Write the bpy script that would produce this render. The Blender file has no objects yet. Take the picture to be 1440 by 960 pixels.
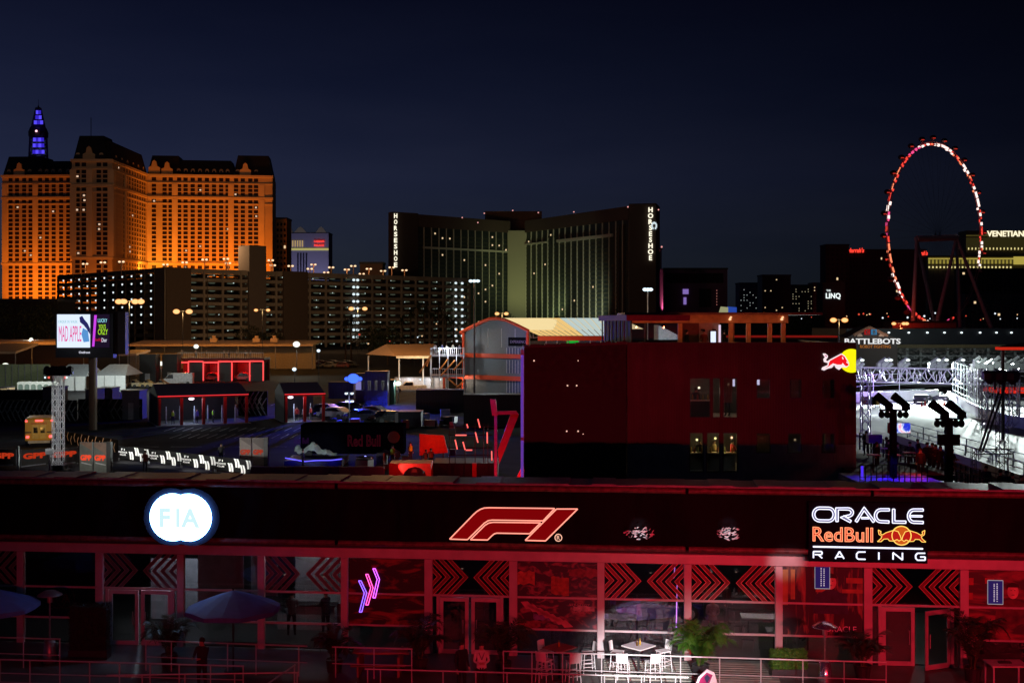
import bpy, math, random
from math import sin, cos, pi, radians, atan2, sqrt, hypot
from mathutils import Vector, Matrix
random.seed(7)
SC = bpy.context.scene
COL = SC.collection
# ------------------------------------------------------------------ camera, sky, exposure
F, HY, H = 1640.0, 452.0, 12.3          # focal length in photo pixels, horizon row, eye height in metres
cd = bpy.data.cameras.new('camera'); cam = bpy.data.objects.new('camera', cd); COL.objects.link(cam)
cam.location = (0, 0, H); cam.rotation_euler = (radians(90), 0, 0)
cd.sensor_width = 36; cd.lens = F / 1440 * 36; cd.shift_y = -(480 - HY) / 1440
cd.clip_start = 0.5; cd.clip_end = 8000
SC.camera = cam
SC.view_settings.view_transform = 'Standard'; SC.view_settings.look = 'None'
SC.view_settings.exposure = 0.0; SC.view_settings.gamma = 1.0
try: SC.view_settings.use_curve_mapping = False
except Exception: pass
SC.cycles.use_denoising = True
SC.cycles.max_bounces = 5; SC.cycles.diffuse_bounces = 2; SC.cycles.glossy_bounces = 2
SC.cycles.transparent_max_bounces = 12; SC.cycles.transmission_bounces = 2
SC.cycles.sample_clamp_indirect = 2.0; SC.cycles.sample_clamp_direct = 0
SC.cycles.caustics_reflective = False; SC.cycles.caustics_refractive = False
w = bpy.data.worlds.new('World'); SC.world = w; w.use_nodes = True
nt = w.node_tree; nt.nodes.clear()
def nn(t, typ, **k):
    n = t.nodes.new(typ)
    for a, b in k.items(): setattr(n, a, b)
    return n
wo = nn(nt, 'ShaderNodeOutputWorld'); bg = nn(nt, 'ShaderNodeBackground'); tc = nn(nt, 'ShaderNodeTexCoord')
sp = nn(nt, 'ShaderNodeSeparateXYZ'); nt.links.new(tc.outputs['Generated'], sp.inputs[0])
cr = nn(nt, 'ShaderNodeValToRGB'); nt.links.new(sp.outputs['Z'], cr.inputs[0])
def ramp(cr, stops):
    el = cr.color_ramp.elements
    while len(el) > 1: el.remove(el[-1])
    el[0].position = stops[0][0]; el[0].color = (*stops[0][1], 1)
    for p, c in stops[1:]:
        e_ = el.new(p); e_.color = (*c, 1)
ramp(cr, [(0, (.0120, .0160, .0215)), (.05, (.0140, .0185, .031)), (.12, (.0125, .0165, .040)), (.19, (.0062, .0088, .0255)), (.27, (.0027, .0038, .0130)), (1, (.0008, .0010, .004))])
mr = nn(nt, 'ShaderNodeMapRange'); nt.links.new(sp.outputs['X'], mr.inputs[0])
mr.inputs[1].default_value = -.42; mr.inputs[2].default_value = .42; mr.inputs[3].default_value = 1.25; mr.inputs[4].default_value = .22
skn = nn(nt, 'ShaderNodeTexNoise'); skn.inputs['Scale'].default_value = 5; skn.inputs['Detail'].default_value = 6; skm = nn(nt, 'ShaderNodeMapping'); skm.inputs['Scale'].default_value = (1, 1, 5)
nt.links.new(tc.outputs['Generated'], skm.inputs[0]); nt.links.new(skm.outputs[0], skn.inputs[0]); skr = nn(nt, 'ShaderNodeValToRGB'); ramp(skr, [(.3, (.88, .90, .94)), (.7, (1.14, 1.10, 1.06))]); nt.links.new(skn.outputs['Fac'], skr.inputs[0])
skx = nn(nt, 'ShaderNodeMix', data_type='RGBA', blend_type='MULTIPLY'); skx.inputs[0].default_value = 1; nt.links.new(cr.outputs[0], skx.inputs[6]); nt.links.new(skr.outputs[0], skx.inputs[7])
nt.links.new(skx.outputs[2], bg.inputs[0]); nt.links.new(mr.outputs[0], bg.inputs[1]); nt.links.new(bg.outputs[0], wo.inputs[0])

# ------------------------------------------------------------------ materials
MATS = {}
def m(key, col, rough=.6, metal=0.0, var=.18, scale=3.0, spec=.4, stretch=None):
    if key in MATS: return MATS[key]
    mt = bpy.data.materials.new(key); mt.use_nodes = True; t = mt.node_tree
    b = t.nodes['Principled BSDF']; b.inputs['Metallic'].default_value = metal
    b.inputs['Specular IOR Level'].default_value = spec
    tx = nn(t, 'ShaderNodeTexCoord'); nz = nn(t, 'ShaderNodeTexNoise'); nz.inputs['Scale'].default_value = scale; nz.inputs['Detail'].default_value = 5
    mp = nn(t, 'ShaderNodeMapping'); mp.inputs['Scale'].default_value = stretch or (1, 1, 1)
    t.links.new(tx.outputs['Object'], mp.inputs[0]); t.links.new(mp.outputs[0], nz.inputs[0])
    r = nn(t, 'ShaderNodeValToRGB'); t.links.new(nz.outputs['Fac'], r.inputs[0])
    ramp(r, [(.3, tuple(c * (1 - var) for c in col)), (.7, tuple(min(1, c * (1 + var)) for c in col))])
    t.links.new(r.outputs[0], b.inputs['Base Color'])
    rr = nn(t, 'ShaderNodeMapRange'); t.links.new(nz.outputs['Fac'], rr.inputs[0])
    rr.inputs[3].default_value = max(0, rough - .1); rr.inputs[4].default_value = min(1, rough + .1); t.links.new(rr.outputs[0], b.inputs['Roughness'])
    MATS[key] = mt; return mt
def e(key, col, s=1.0, samp=False):
    if key in MATS: return MATS[key]
    mt = bpy.data.materials.new(key); mt.use_nodes = True; t = mt.node_tree; t.nodes.clear()
    o = nn(t, 'ShaderNodeOutputMaterial'); em = nn(t, 'ShaderNodeEmission'); em.inputs[0].default_value = (*col, 1); em.inputs[1].default_value = s
    t.links.new(em.outputs[0], o.inputs[0])
    if not samp: mt.cycles.emission_sampling = 'NONE'
    MATS[key] = mt; return mt
def glass(key, tint=(.6, .6, .62), refl=.12, rough=.04):
    if key in MATS: return MATS[key]
    mt = bpy.data.materials.new(key); mt.use_nodes = True; t = mt.node_tree; t.nodes.clear()
    o = nn(t, 'ShaderNodeOutputMaterial'); tr = nn(t, 'ShaderNodeBsdfTransparent'); tr.inputs[0].default_value = (*tint, 1)
    g = nn(t, 'ShaderNodeBsdfGlossy'); g.inputs['Roughness'].default_value = rough; g.inputs[0].default_value = (.9, .9, .9, 1)
    lw = nn(t, 'ShaderNodeFresnel'); lw.inputs[0].default_value = 1.45
    ad = nn(t, 'ShaderNodeMath', operation='ADD'); ad.inputs[1].default_value = refl; t.links.new(lw.outputs[0], ad.inputs[0])
    mx = nn(t, 'ShaderNodeMixShader'); t.links.new(ad.outputs[0], mx.inputs[0]); t.links.new(tr.outputs[0], mx.inputs[1]); t.links.new(g.outputs[0], mx.inputs[2])
    t.links.new(mx.outputs[0], o.inputs[0]); MATS[key] = mt; return mt
def brushed(key, base, accent, scale, stretch, lo=.5, hi=.62, rough=.5):
    """two-colour streaked print"""
    if key in MATS: return MATS[key]
    mt = bpy.data.materials.new(key); mt.use_nodes = True; t = mt.node_tree; b = t.nodes['Principled BSDF']
    tx = nn(t, 'ShaderNodeTexCoord'); mp = nn(t, 'ShaderNodeMapping'); mp.inputs['Scale'].default_value = stretch; mp.inputs['Rotation'].default_value = (0, radians(25), 0)
    nz = nn(t, 'ShaderNodeTexNoise'); nz.inputs['Scale'].default_value = scale; nz.inputs['Detail'].default_value = 8; nz.inputs['Distortion'].default_value = 1.2
    t.links.new(tx.outputs['Object'], mp.inputs[0]); t.links.new(mp.outputs[0], nz.inputs[0])
    r = nn(t, 'ShaderNodeValToRGB'); t.links.new(nz.outputs['Fac'], r.inputs[0]); ramp(r, [(lo, base), (hi, accent), (hi + .08, tuple(c * .4 for c in accent))])
    t.links.new(r.outputs[0], b.inputs['Base Color']); b.inputs['Roughness'].default_value = rough
    MATS[key] = mt; return mt

# ------------------------------------------------------------------ building blocks
OFF = {}
def link(o): COL.objects.link(o); return o
def tag(o, label=None, cat=None, group=None, kind=None):
    if label: o['label'] = label
    if cat: o['category'] = cat
    if group: o['group'] = group
    if kind: o['kind'] = kind
    return o
def thing(name, label, cat, loc=(0, 0, 0), rz=0.0, group=None):
    o = link(bpy.data.objects.new(name, None)); o.location = loc; o.rotation_euler = (0, 0, rz); o.empty_display_size = .5
    OFF[o.name] = tuple(loc) if rz == 0 else (0, 0, 0)
    return tag(o, label, cat, group)
class MB:
    def __init__(s): s.v = []; s.f = []; s.mi = []; s.cur = 0
    def add(s, vs, fs):
        b = len(s.v); s.v += [tuple(p) for p in vs]; s.f += [tuple(i + b for i in f) for f in fs]; s.mi += [s.cur] * len(fs); return s
    def box(s, x0, x1, y0, y1, z0, z1):
        if x0 > x1: x0, x1 = x1, x0
        if y0 > y1: y0, y1 = y1, y0
        if z0 > z1: z0, z1 = z1, z0
        return s.add([(x0, y0, z0), (x1, y0, z0), (x1, y1, z0), (x0, y1, z0), (x0, y0, z1), (x1, y0, z1), (x1, y1, z1), (x0, y1, z1)],
                     [(0, 3, 2, 1), (4, 5, 6, 7), (0, 1, 5, 4), (1, 2, 6, 5), (2, 3, 7, 6), (3, 0, 4, 7)])
    def tube(s, p, q, r, n=6, r2=None):
        p, q = Vector(p), Vector(q); d = q - p
        if d.length < 1e-6: return s
        d.normalize(); a = d.orthogonal().normalized() if abs(d.z) < .999 else Vector((1, 0, 0)); b = d.cross(a); r2 = r if r2 is None else r2
        o = pi / 4 if n == 4 else 0
        vs = [p + (a * cos(o + 2 * pi * i / n) + b * sin(o + 2 * pi * i / n)) * r for i in range(n)] + [q + (a * cos(o + 2 * pi * i / n) + b * sin(o + 2 * pi * i / n)) * r2 for i in range(n)]
        return s.add(vs, [(i, (i + 1) % n, n + (i + 1) % n, n + i) for i in range(n)] + [tuple(range(n))[::-1], tuple(range(n, 2 * n))])
    def path(s, pts, r, n=6, closed=False):
        for i in range(len(pts) - (0 if closed else 1)): s.tube(pts[i], pts[(i + 1) % len(pts)], r, n)
        return s
    def prism(s, pts, y0, y1, ax='y'):
        """polygon (u,z) extruded along y"""
        n = len(pts)
        if ax == 'y': vs = [(a, y0, b) for a, b in pts] + [(a, y1, b) for a, b in pts]
        elif ax == 'x': vs = [(y0, a, b) for a, b in pts] + [(y1, a, b) for a, b in pts]
        else: vs = [(a, b, y0) for a, b in pts] + [(a, b, y1) for a, b in pts]
        return s.add(vs, [tuple(range(n)), tuple(range(n, 2 * n))[::-1]] + [(i, n + i, n + (i + 1) % n, (i + 1) % n) for i in range(n)])
    def lathe(s, prof, c=(0, 0, 0), n=16, sx=1, sy=1):
        b = []; 
        for r, z in prof: b += [(c[0] + r * sx * cos(2 * pi * i / n), c[1] + r * sy * sin(2 * pi * i / n), c[2] + z) for i in range(n)]
        fs = []
        for k in range(len(prof) - 1):
            for i in range(n): fs.append((k * n + i, k * n + (i + 1) % n, (k + 1) * n + (i + 1) % n, (k + 1) * n + i))
        fs.append(tuple(range(n))[::-1]); fs.append(tuple((len(prof) - 1) * n + i for i in range(n)))
        return s.add(b, fs)
    def ball(s, c, rx, ry=None, rz=None, n=10, k=6):
        ry = ry or rx; rz = rz or rx
        return s.lathe([(max(1e-3, sin(pi * i / k)), -cos(pi * i / k) * rz) for i in range(k + 1)], c, n, rx, ry)
    def build(s, name, mat, parent=None, smooth=False, bevel=0):
        off = OFF.get(parent.name, (0, 0, 0)) if parent is not None else (0, 0, 0)
        me = bpy.data.meshes.new(name); me.from_pydata([(a - off[0], b - off[1], c - off[2]) for a, b, c in s.v], [], s.f)
        for x in (mat if isinstance(mat, (list, tuple)) else [mat]): me.materials.append(x)
        if any(s.mi): me.polygons.foreach_set('material_index', s.mi)
        if smooth: me.polygons.foreach_set('use_smooth', [True] * len(me.polygons))
        me.update(); o = link(bpy.data.objects.new(name, me))
        if parent is not None: o.parent = parent; OFF[o.name] = off
        if bevel:
            bv = o.modifiers.new('bevel', 'BEVEL'); bv.width = bevel; bv.segments = 2
        return o
def kids(o): return [c for c in o.children]
def dup(root, loc=None, rz=None, label=None, parent=None):
    c = root.copy(); link(c)
    if parent is not None: c.parent = parent
    if loc is not None: c.location = loc
    if rz is not None: c.rotation_euler = (0, 0, rz)
    if label: c['label'] = label
    for k in list(root.children): dup(k, parent=c)
    return c
def X(px, d): return (px - 720) / F * d
def Z(py, d): return H - (py - HY) / F * d
def DG(py, z=0.0): return (H - z) * F / (py - HY)           # depth of a point of height z seen on row py
class Fr:
    """an upright plane through (ox, oy) turned by a; maps a photo point onto it"""
    def __init__(s, ox, oy, a): s.o = (ox, oy); s.a = a
    @classmethod
    def two(c, p0, d0, p1, d1):
        x0, x1 = X(p0, d0), X(p1, d1); return c(x0, d0, atan2(d1 - d0, x1 - x0))
    def p(s, px, py=HY, v=0):
        tx = (px - 720) / F; ca, sa = cos(s.a), sin(s.a)
        t = (v + (-sa * s.o[0] + ca * s.o[1])) / (-sa * tx + ca)
        x, y = tx * t, t
        return ca * (x - s.o[0]) + sa * (y - s.o[1]), H - (py - HY) / F * t
    def u(s, px, v=0): return s.p(px, HY, v)[0]
    def world(s, u, v, z): return (s.o[0] + cos(s.a) * u - sin(s.a) * v, s.o[1] + sin(s.a) * u + cos(s.a) * v, z)
def text_mesh(body, size, sx=1.0, extrude=.02, outline=0.0, spacing=1.0, align='CENTER', offset=0.0, shear=0.0):
    cu = bpy.data.curves.new('t', 'FONT'); cu.body = body; cu.size = size; cu.align_x = align; cu.align_y = 'CENTER'
    cu.space_character = spacing; cu.resolution_u = 3; cu.offset = offset; cu.shear = shear
    if outline: cu.fill_mode = 'NONE'; cu.bevel_depth = outline; cu.bevel_resolution = 1
    else: cu.extrude = extrude
    ob = bpy.data.objects.new('t', cu); link(ob); bpy.context.view_layer.update()
    me = bpy.data.meshes.new_from_object(ob.evaluated_get(bpy.context.evaluated_depsgraph_get()))
    bpy.data.objects.remove(ob); 
    for v in me.vertices: x, y, z = v.co; v.co = (x * sx, -z, y)      # stands upright, faces -y
    return me
def text(name, body, mat, parent, x, y, z, size=None, width=None, height=None, **k):
    me = text_mesh(body, 1.0, **k); me.name = name; me.materials.clear(); me.materials.append(mat)
    xs = [v.co.x for v in me.vertices]; zs = [v.co.z for v in me.vertices]
    if not xs: return None
    sx = sz = size or 1
    if width: sx = width / (max(xs) - min(xs))
    if height: sz = height / (max(zs) - min(zs))
    elif width: sz = sx
    if height and not width: sx = sz
    cx, cz = (max(xs) + min(xs)) / 2, (max(zs) + min(zs)) / 2
    for v in me.vertices: v.co = ((v.co.x - cx) * sx, v.co.y * (1 if not k.get('outline') else sz), (v.co.z - cz) * sz)
    o = link(bpy.data.objects.new(name, me))
    off = OFF.get(parent.name, (0, 0, 0)) if parent is not None else (0, 0, 0)
    if parent is not None: o.parent = parent; OFF[o.name] = off
    o.location = (x - off[0], y - off[1], z - off[2]); return o
def lamp(name, kind, loc, energy, col, parent=None, aim=None, radius=.15, angle=None, blend=.5, size=None):
    ld = bpy.data.lights.new(name, kind); ld.energy = energy; ld.color = col
    if kind in ('POINT', 'SPOT'): ld.shadow_soft_size = radius
    if kind == 'SPOT': ld.spot_size = radians(angle or 60); ld.spot_blend = blend
    if kind == 'AREA': ld.shape = 'RECTANGLE'; ld.size, ld.size_y = size or (1, 1)
    o = link(bpy.data.objects.new(name, ld)); off = (0, 0, 0)
    o.location = loc
    if parent is not None:
        o.parent = parent
        if tuple(loc) != (0, 0, 0): o.matrix_parent_inverse = Matrix.LocRotScale(parent.location, parent.rotation_euler, None).inverted()
    if aim is not None: o.rotation_euler = (Vector(aim) - Vector(loc)).to_track_quat('-Z', 'Y').to_euler()
    return o
ORD = ['first', 'second', 'third', 'fourth', 'fifth', 'sixth', 'seventh', 'eighth', 'ninth', 'tenth', 'eleventh', 'twelfth', 'thirteenth', 'fourteenth', 'fifteenth', 'sixteenth', 'seventeenth', 'eighteenth', 'nineteenth', 'twentieth', 'twenty-first', 'twenty-second', 'twenty-third', 'twenty-fourth', 'twenty-fifth', 'twenty-sixth', 'twenty-seventh', 'twenty-eighth', 'twenty-ninth', 'thirtieth']
# common materials
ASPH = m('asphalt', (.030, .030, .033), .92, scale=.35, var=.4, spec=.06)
BLK = m('black_metal', (.02, .02, .022), .5); DARK = m('dark_paint', (.03, .03, .035), .6)
GREY = m('grey_metal', (.25, .25, .26), .45, .4); WHITE = m('white_paint', (.75, .75, .74), .5, var=.06); STEEL = m('galvanised_steel', (.5, .5, .5), .4, .7)
ALU = m('truss_aluminium', (.7, .7, .72), .35, .5)
def globe(key, core, edge, s=1.0):  # hot core and coloured rim put the lamp's glow into the lens
    mt = bpy.data.materials.new(key); mt.use_nodes = True; t = mt.node_tree; t.nodes.clear()
    o = nn(t, 'ShaderNodeOutputMaterial'); em = nn(t, 'ShaderNodeEmission'); lw = nn(t, 'ShaderNodeLayerWeight'); lw.inputs[0].default_value = .5; r = nn(t, 'ShaderNodeValToRGB')
    t.links.new(lw.outputs['Facing'], r.inputs[0]); ramp(r, [(.0, core), (.35, core), (.62, edge), (.95, tuple(c * .12 for c in edge))]); t.links.new(r.outputs[0], em.inputs[0]); em.inputs[1].default_value = s
    t.links.new(em.outputs[0], o.inputs[0]); mt.cycles.emission_sampling = 'NONE'; MATS[key] = mt; return mt
SOD = globe('sodium_lens', (1, .60, .24), (.85, .20, .012), 1.3); LEDW = globe('white_led_lens', (1, 1, .92), (.35, .55, .22), 1.3); LEDB = e('cool_led_lens', (.7, .88, 1), 1.6)
WIN = m('dark_window', (.008, .008, .012), .15, spec=.5)
LITW = e('lit_window_warm', (1, .72, .4), .9); LITC = e('lit_window_cool', (.8, .95, 1), .8)
NEONR = e('red_neon', (1, .10, .07), 2.2); NEONRS = e('red_led_strip', (1, .05, .03), 1.4)
# ------------------------------------------------------------------ ground
g = MB(); g.add([(-2500, -60, 0), (2500, -60, 0), (2500, 3200, 0), (-2500, 3200, 0)], [(0, 1, 2, 3)]); tag(g.build('ground', ASPH), kind='structure')
FA = Fr(0, 43.0, atan2(-.095, 1))          # the pavilion's glass front
fu = FA.u
# terrace paving
g = MB(); 
for iv, v0 in enumerate([-9.5]): g.box(fu(-260), fu(1700), -9.5, 12, .002, .012)
fl = g.build('terrace_floor', m('terrace_paving', (.10, .10, .09), .55, scale=1.3, var=.3)); fl.location = (FA.o[0], FA.o[1], 0); fl.rotation_euler = (0, 0, FA.a); tag(fl, kind='structure')
# ------------------------------------------------------------------ glass fronted pavilion with its dark fascia
B = thing('hospitality_pavilion', 'long glass fronted pavilion washed in red light with a black fabric fascia', 'building', (FA.o[0], FA.o[1], 0), FA.a)
FRM = m('frame_paint', (.52, .42, .43), .42, .2, var=.10, scale=2)
XL, XR = fu(-240), fu(1690)
FAB = m('black_fabric', (.0035, .003, .005), .65, var=.5, scale=.8, stretch=(4, 1, .6), spec=.06)
# fascia : rippled fabric
g = MB(); nx = 220; rows = [4.22, 4.7, 5.2, 5.7, 6.12]
def rip(u, z): return .05 * sin(u * 1.7 + z * 1.2) * sin(u * .31) + .03 * sin(u * 5.3 - z * 2.6) + .018 * sin(u * 13 + z)
vs = []; fs = []
for j, z in enumerate(rows):
    for i in range(nx + 1):
        u = XL + (XR - XL) * i / nx; vs.append((u, -.42 + rip(u, z) + (.0 if j else -.02), z))
for j in range(len(rows) - 1):
    for i in range(nx): a = j * (nx + 1) + i; fs.append((a, a + 1, a + nx + 2, a + nx + 1))
g.add(vs, fs); g.build('fascia', FAB, B, smooth=True)
for nm, z0, z1, v, md in (('fascia_rail', 6.12, 6.32, -.52, m('rail_fabric', (.13, .05, .05), .5, var=.5, scale=5)), ('fascia_rail', 4.02, 4.22, -.50, MATS['rail_fabric'])):
    br = sorted([XL] + [fu(p) for p in (478, 965, 1222)] + [XR])
    for a, b in zip(br, br[1:]):
        g = MB()
        n = 24; prof = [(v + .09 * (1 - cos(t)) - .06, z0 + (z1 - z0) * .5 + .1 * sin(t)) for t in (-pi / 2, -pi / 4, 0, pi / 4, pi / 2)]
        vs = []; fs = []
        for i in range(n + 1):
            u = a + .06 + (b - a - .12) * i / n
            for pv, pz in prof: vs.append((u, pv + random.uniform(-.008, .008), pz + random.uniform(-.006, .006)))
        for i in range(n):
            for k in range(4): q = i * 5 + k; fs.append((q, q + 5, q + 6, q + 1))
        g.add(vs, fs); g.build(nm, md, B, smooth=True)
g = MB(); 
for i in range(60):
    u0 = XL + (XR - XL) * i / 60; u1 = XL + (XR - XL) * (i + 1) / 60
    g.box(u0, u1, -.38, 1.4, 6.32, 6.36 + .05 * abs(sin(i * 1.3)))
g.build('roof_edge', m('grey_membrane', (.22, .20, .24), .45, var=.3, scale=4), B)
g = MB(); g.box(XL, XR, 1.2, 1.5, 3.9, 6.3); g.build('parapet_back', DARK, B)
g = MB(); g.box(XL, XR, 1.5, 12, 3.9, 4.1); g.build('roof', m('roof_membrane', (.12, .12, .13), .6), B)
g = MB(); g.box(XL, XR, .1, 11.9, 3.72, 3.78); g.build('ceiling', m('black_ceiling', (.012, .01, .012), .7), B)
g = MB(); g.box(XL, XR, .12, 11.8, .015, .05); g.build('interior_floor', m('interior_floor', (.07, .075, .065), .35, var=.25, scale=2, stretch=(.4, 5, 1)), B)
g = MB(); g.box(XL, XR, 7.8, 8.0, .05, 3.7); g.build('back_wall', m('interior_wall', (.03, .028, .032), .5, var=.5, scale=.7), B)
# header beam, mullions, transoms
g = MB(); g.box(XL, XR, -.08, .12, 3.50, 3.86); g.build('header_beam', FRM, B, bevel=.015)
g = MB(); g.box(XL, XR, -.06, .10, 3.88, 4.0); g.build('shadow_gap', DARK, B)
MX = [-205, -85, 30, 141, 255, 368, 485, 603, 722, 845, 967, 1095, 1220, 1355, 1495, 1640]
doors = {3: (152, 197, 243), 7: (617, 661, 705), 12: (1238, 1288, 1338)}
U = [fu(p) for p in MX]
for i, u in enumerate(U):
    g = MB(); ww = .13 if i not in (3, 7, 8, 12, 13) else .15
    g.box(u - ww, u + ww, -.12, .09, 0.015, 3.5); g.build('mullion', FRM, B, bevel=.012)
GL = glass('pane_glass', (.62, .58, .6), .05); GLD = glass('pane_glass_tinted', (.42, .36, .38), .07)
chev = {1, 3, 5, 7, 9, 10, 12, 14}
LINE = m('chevron_line', (.85, .30, .26), .4, var=.1); CHB = m('chevron_film', (.17, .014, .018), .4, var=.3, scale=1.2); CHG = m('chevron_film_grey', (.10, .07, .085), .4, var=.3)
CHL = m('chevron_line_grey', (.30, .20, .22), .4, var=.1)
for i in range(len(U) - 1):
    a, b = U[i] + .14, U[i + 1] - .14
    # transoms
    for z in ((2.17,) if i in doors else (2.17, 1.0)):
        g = MB(); g.box(a, b, -.05, .06, z - .035, z + .035); g.build('transom', FRM, B)
    if i in doors:
        dl, dc, dr = [fu(p) for p in doors[i]]
        wd = []
        for s0, s1 in ((dl, dc), (dc, dr)):
            mid = (s0 + s1) / 2; openr = (i == 12 and s1 == dr)
            D = MB(); w0, w1 = s0 + .05, s1 - .05
            if openr:      # hinged on the right jamb, swung outwards
                hx = w1; L = (w1 - w0); ca, sa = cos(radians(28)), sin(radians(28))
                def rp(k, z, t=0): return (hx - (L - k) * ca, -.05 - (L - k) * sa + t, z)
                def bar(k0, k1, z0, z1):
                    D.add([rp(k0, z0), rp(k1, z0), rp(k1, z1), rp(k0, z1), rp(k0, z0, .06), rp(k1, z0, .06), rp(k1, z1, .06), rp(k0, z1, .06)], [(0, 1, 2, 3), (7, 6, 5, 4), (0, 4, 5, 1), (1, 5, 6, 2), (2, 6, 7, 3), (3, 7, 4, 0)])
                bar(0, .14, .03, 2.1); bar(L - .14, L, .03, 2.1); bar(.14, L - .14, .03, .2); bar(.14, L - .14, 1.95, 2.1)
                d = D.build('door', FRM, B); P = MB(); P.add([rp(.14, .2, .03), rp(L - .14, .2, .03), rp(L - .14, 1.95, .03), rp(.14, 1.95, .03)], [(0, 1, 2, 3)]); P.build('pane', GLD, d)
                Hn = MB(); Hn.tube(rp(.2, .8, -.06), rp(.2, 1.3, -.06), .018); Hn.build('handle', STEEL, d)
            else:
                D.box(w0, w0 + .13, -.05, .03, .03, 2.1); D.box(w1 - .13, w1, -.05, .03, .03, 2.1); D.box(w0 + .13, w1 - .13, -.05, .03, .03, .18); D.box(w0 + .13, w1 - .13, -.05, .03, 1.96, 2.1)
                d = D.build('door', FRM, B); P = MB(); P.box(w0 + .13, w1 - .13, -.015, -.005, .18, 1.96); P.build('pane', GLD if i != 3 else GL, d)
                hx = w1 - .2 if s0 == dl else w0 + .2
                Hn = MB(); Hn.tube((hx, -.1, .8), (hx, -.1, 1.3), .018); Hn.build('handle', STEEL, d)
        MB().box(a, dl - .02, -.005, .005, .03, 2.13).build('side_pane', GLD, B); MB().box(dr + .02, b, -.005, .005, .03, 2.13).build('side_pane', GLD, B)
        for q in (dl - .02, dr + .02):
            g = MB(); g.box(q - .055, q + .055, -.07, .06, .015, 2.13); g.build('door_post', FRM, B)
    else:
        g = MB(); g.box(a, b, -.006, .006, .05, .96); g.build('lower_pane', GL, B)
        g = MB(); g.box(a, b, -.006, .006, 1.04, 2.13); g.build('middle_pane', GL if i != 5 else GL, B)
    if i in chev:
        grey = i < 6
        g = MB(); c = (a + b) / 2; z0, z1 = 2.21, 3.49; zm = (z0 + z1) / 2; hh = (z1 - z0) / 2; sl = .95
        n = 7
        halves = []
        W2 = (b - a) / 2
        for sgn in (1, -1):
            film = MB(); lines = MB(); halves.append((film, lines))
            for k in range(n * 2):
                ap = W2 - .10 - k * W2 / (n * 1.25)          # apex distance from the outer edge; falls toward it
                if ap < .05: break
                # chevron pointing to the middle
                for (za, zb) in ((z0, zm), (zm, z1)):
                    def uz(z, off=0.0): return ap - off - abs(z - zm) * sl
                    def seg(off, wdt, tgt, yy):
                        pts = []
                        N = 8
                        for q in range(N):
                            s0 = za + (zb - za) * q / N; s1 = za + (zb - za) * (q + 1) / N
                            quad = [(uz(s0, off), s0), (uz(s0, off + wdt), s0), (uz(s1, off + wdt), s1), (uz(s1, off), s1)]
                            quad = [(max(.0, x), z) for x, z in quad]
                            if max(x for x, z in quad) <= .001: continue
                            q3 = [((a + x) if sgn == 1 else (b - x), yy, z) for x, z in quad]
                            tgt.add(q3, [(0, 1, 2, 3)] if sgn == -1 else [(3, 2, 1, 0)])
                    seg(0, .022, lines, -.022)
                    if k % 2 == 0: seg(.03, W2 / (n * 1.25) - .03, film, -.020)
        bk = MB(); bk.box(a, b, -.006, .006, z0 - .02, z1); cp = bk.build('chevron_panel', GLD, B)
        
        for film, lines in halves: film.build('chevron_band', CHG if grey else CHB, cp); lines.build('chevron_outline', CHL if grey else LINE, cp)
    else:
        g = MB(); g.box(a, b, -.006, .006, 2.21, 3.5); g.build('upper_pane', GL, B)
# posters behind the glass
PO5 = brushed('poster_red_streaks', (.015, .005, .006), (.30, .035, .035), .8, (.9, 1, 3), .50, .64)
PO7 = brushed('poster_racing', (.03, .015, .03), (.30, .08, .10), 2.0, (1, 1, 2.0), .50, .66)
def poster(i, mat, z0=1.05, z1=3.48, nm='window_graphic', v=-.028):
    g = MB(); g.box(U[i] + .15, U[i + 1] - .15, v, v + .012, z0, z1); return g.build(nm, mat, B)
poster(6, PO5, .98); p7 = poster(8, PO7, .98)
SKIN = m('printed_skin', (.72, .36, .28), .5, var=.35, scale=2.5); SHIRT = m('printed_shirt', (.03, .03, .06), .5, var=.5)
def bust(par, cu, z, s, shirt=SHIRT):
    g = MB(); g.prism([(cu + s * .46 * cos(t), z + s * .62 * sin(t)) for t in [2 * pi * k / 18 for k in range(18)]], -.036, -.030); g.build('portrait_face', SKIN, par)
    g = MB(); g.prism([(cu + s * .52 * cos(t), z + s * (.36 + .40 * sin(t))) for t in [pi * k / 14 for k in range(15)]], -.0385, -.0365); g.build('portrait_hair', m('printed_hair', (.03, .012, .01), .6), par)
    g = MB(); g.prism([(cu - s * 1.5, z - s * 2.7), (cu - s * 1.3, z - s * 1.1), (cu - s * .35, z - s * .66), (cu + s * .35, z - s * .66), (cu + s * 1.3, z - s * 1.1), (cu + s * 1.5, z - s * 2.7)], -.035, -.029); g.build('portrait_shirt', shirt, par)
    g = MB()
    g.box(cu - s * .2, cu - s * .1, -.042, -.039, z + s * .08, z + s * .13); g.box(cu + s * .1, cu + s * .2, -.042, -.039, z + s * .08, z + s * .13); g.box(cu - s * .12, cu + s * .12, -.042, -.039, z - s * .3, z - s * .25); g.build('portrait_features', MATS['printed_hair'], par)
p10 = poster(11, brushed('poster_portrait', (.02, .01, .02), (.34, .15, .08), 1.2, (2.6, 1, .6), .52, .68), .98)
bust(p10, fu(1168), 2.95, .42)
text('printed_word', 'ORACLE', m('printed_white', (.9, .8, .85), .5), p10, fu(1182), -.045, 1.28, width=1.1, extrude=.002)
p12 = poster(13, brushed('poster_portrait_red', (.05, .01, .014), (.34, .05, .06), 1.0, (.5, 1, 2), .45, .6), .98)
bust(p12, fu(1424), 2.75, .42, m('printed_shirt_red', (.12, .02, .03), .5, var=.6))
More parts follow.
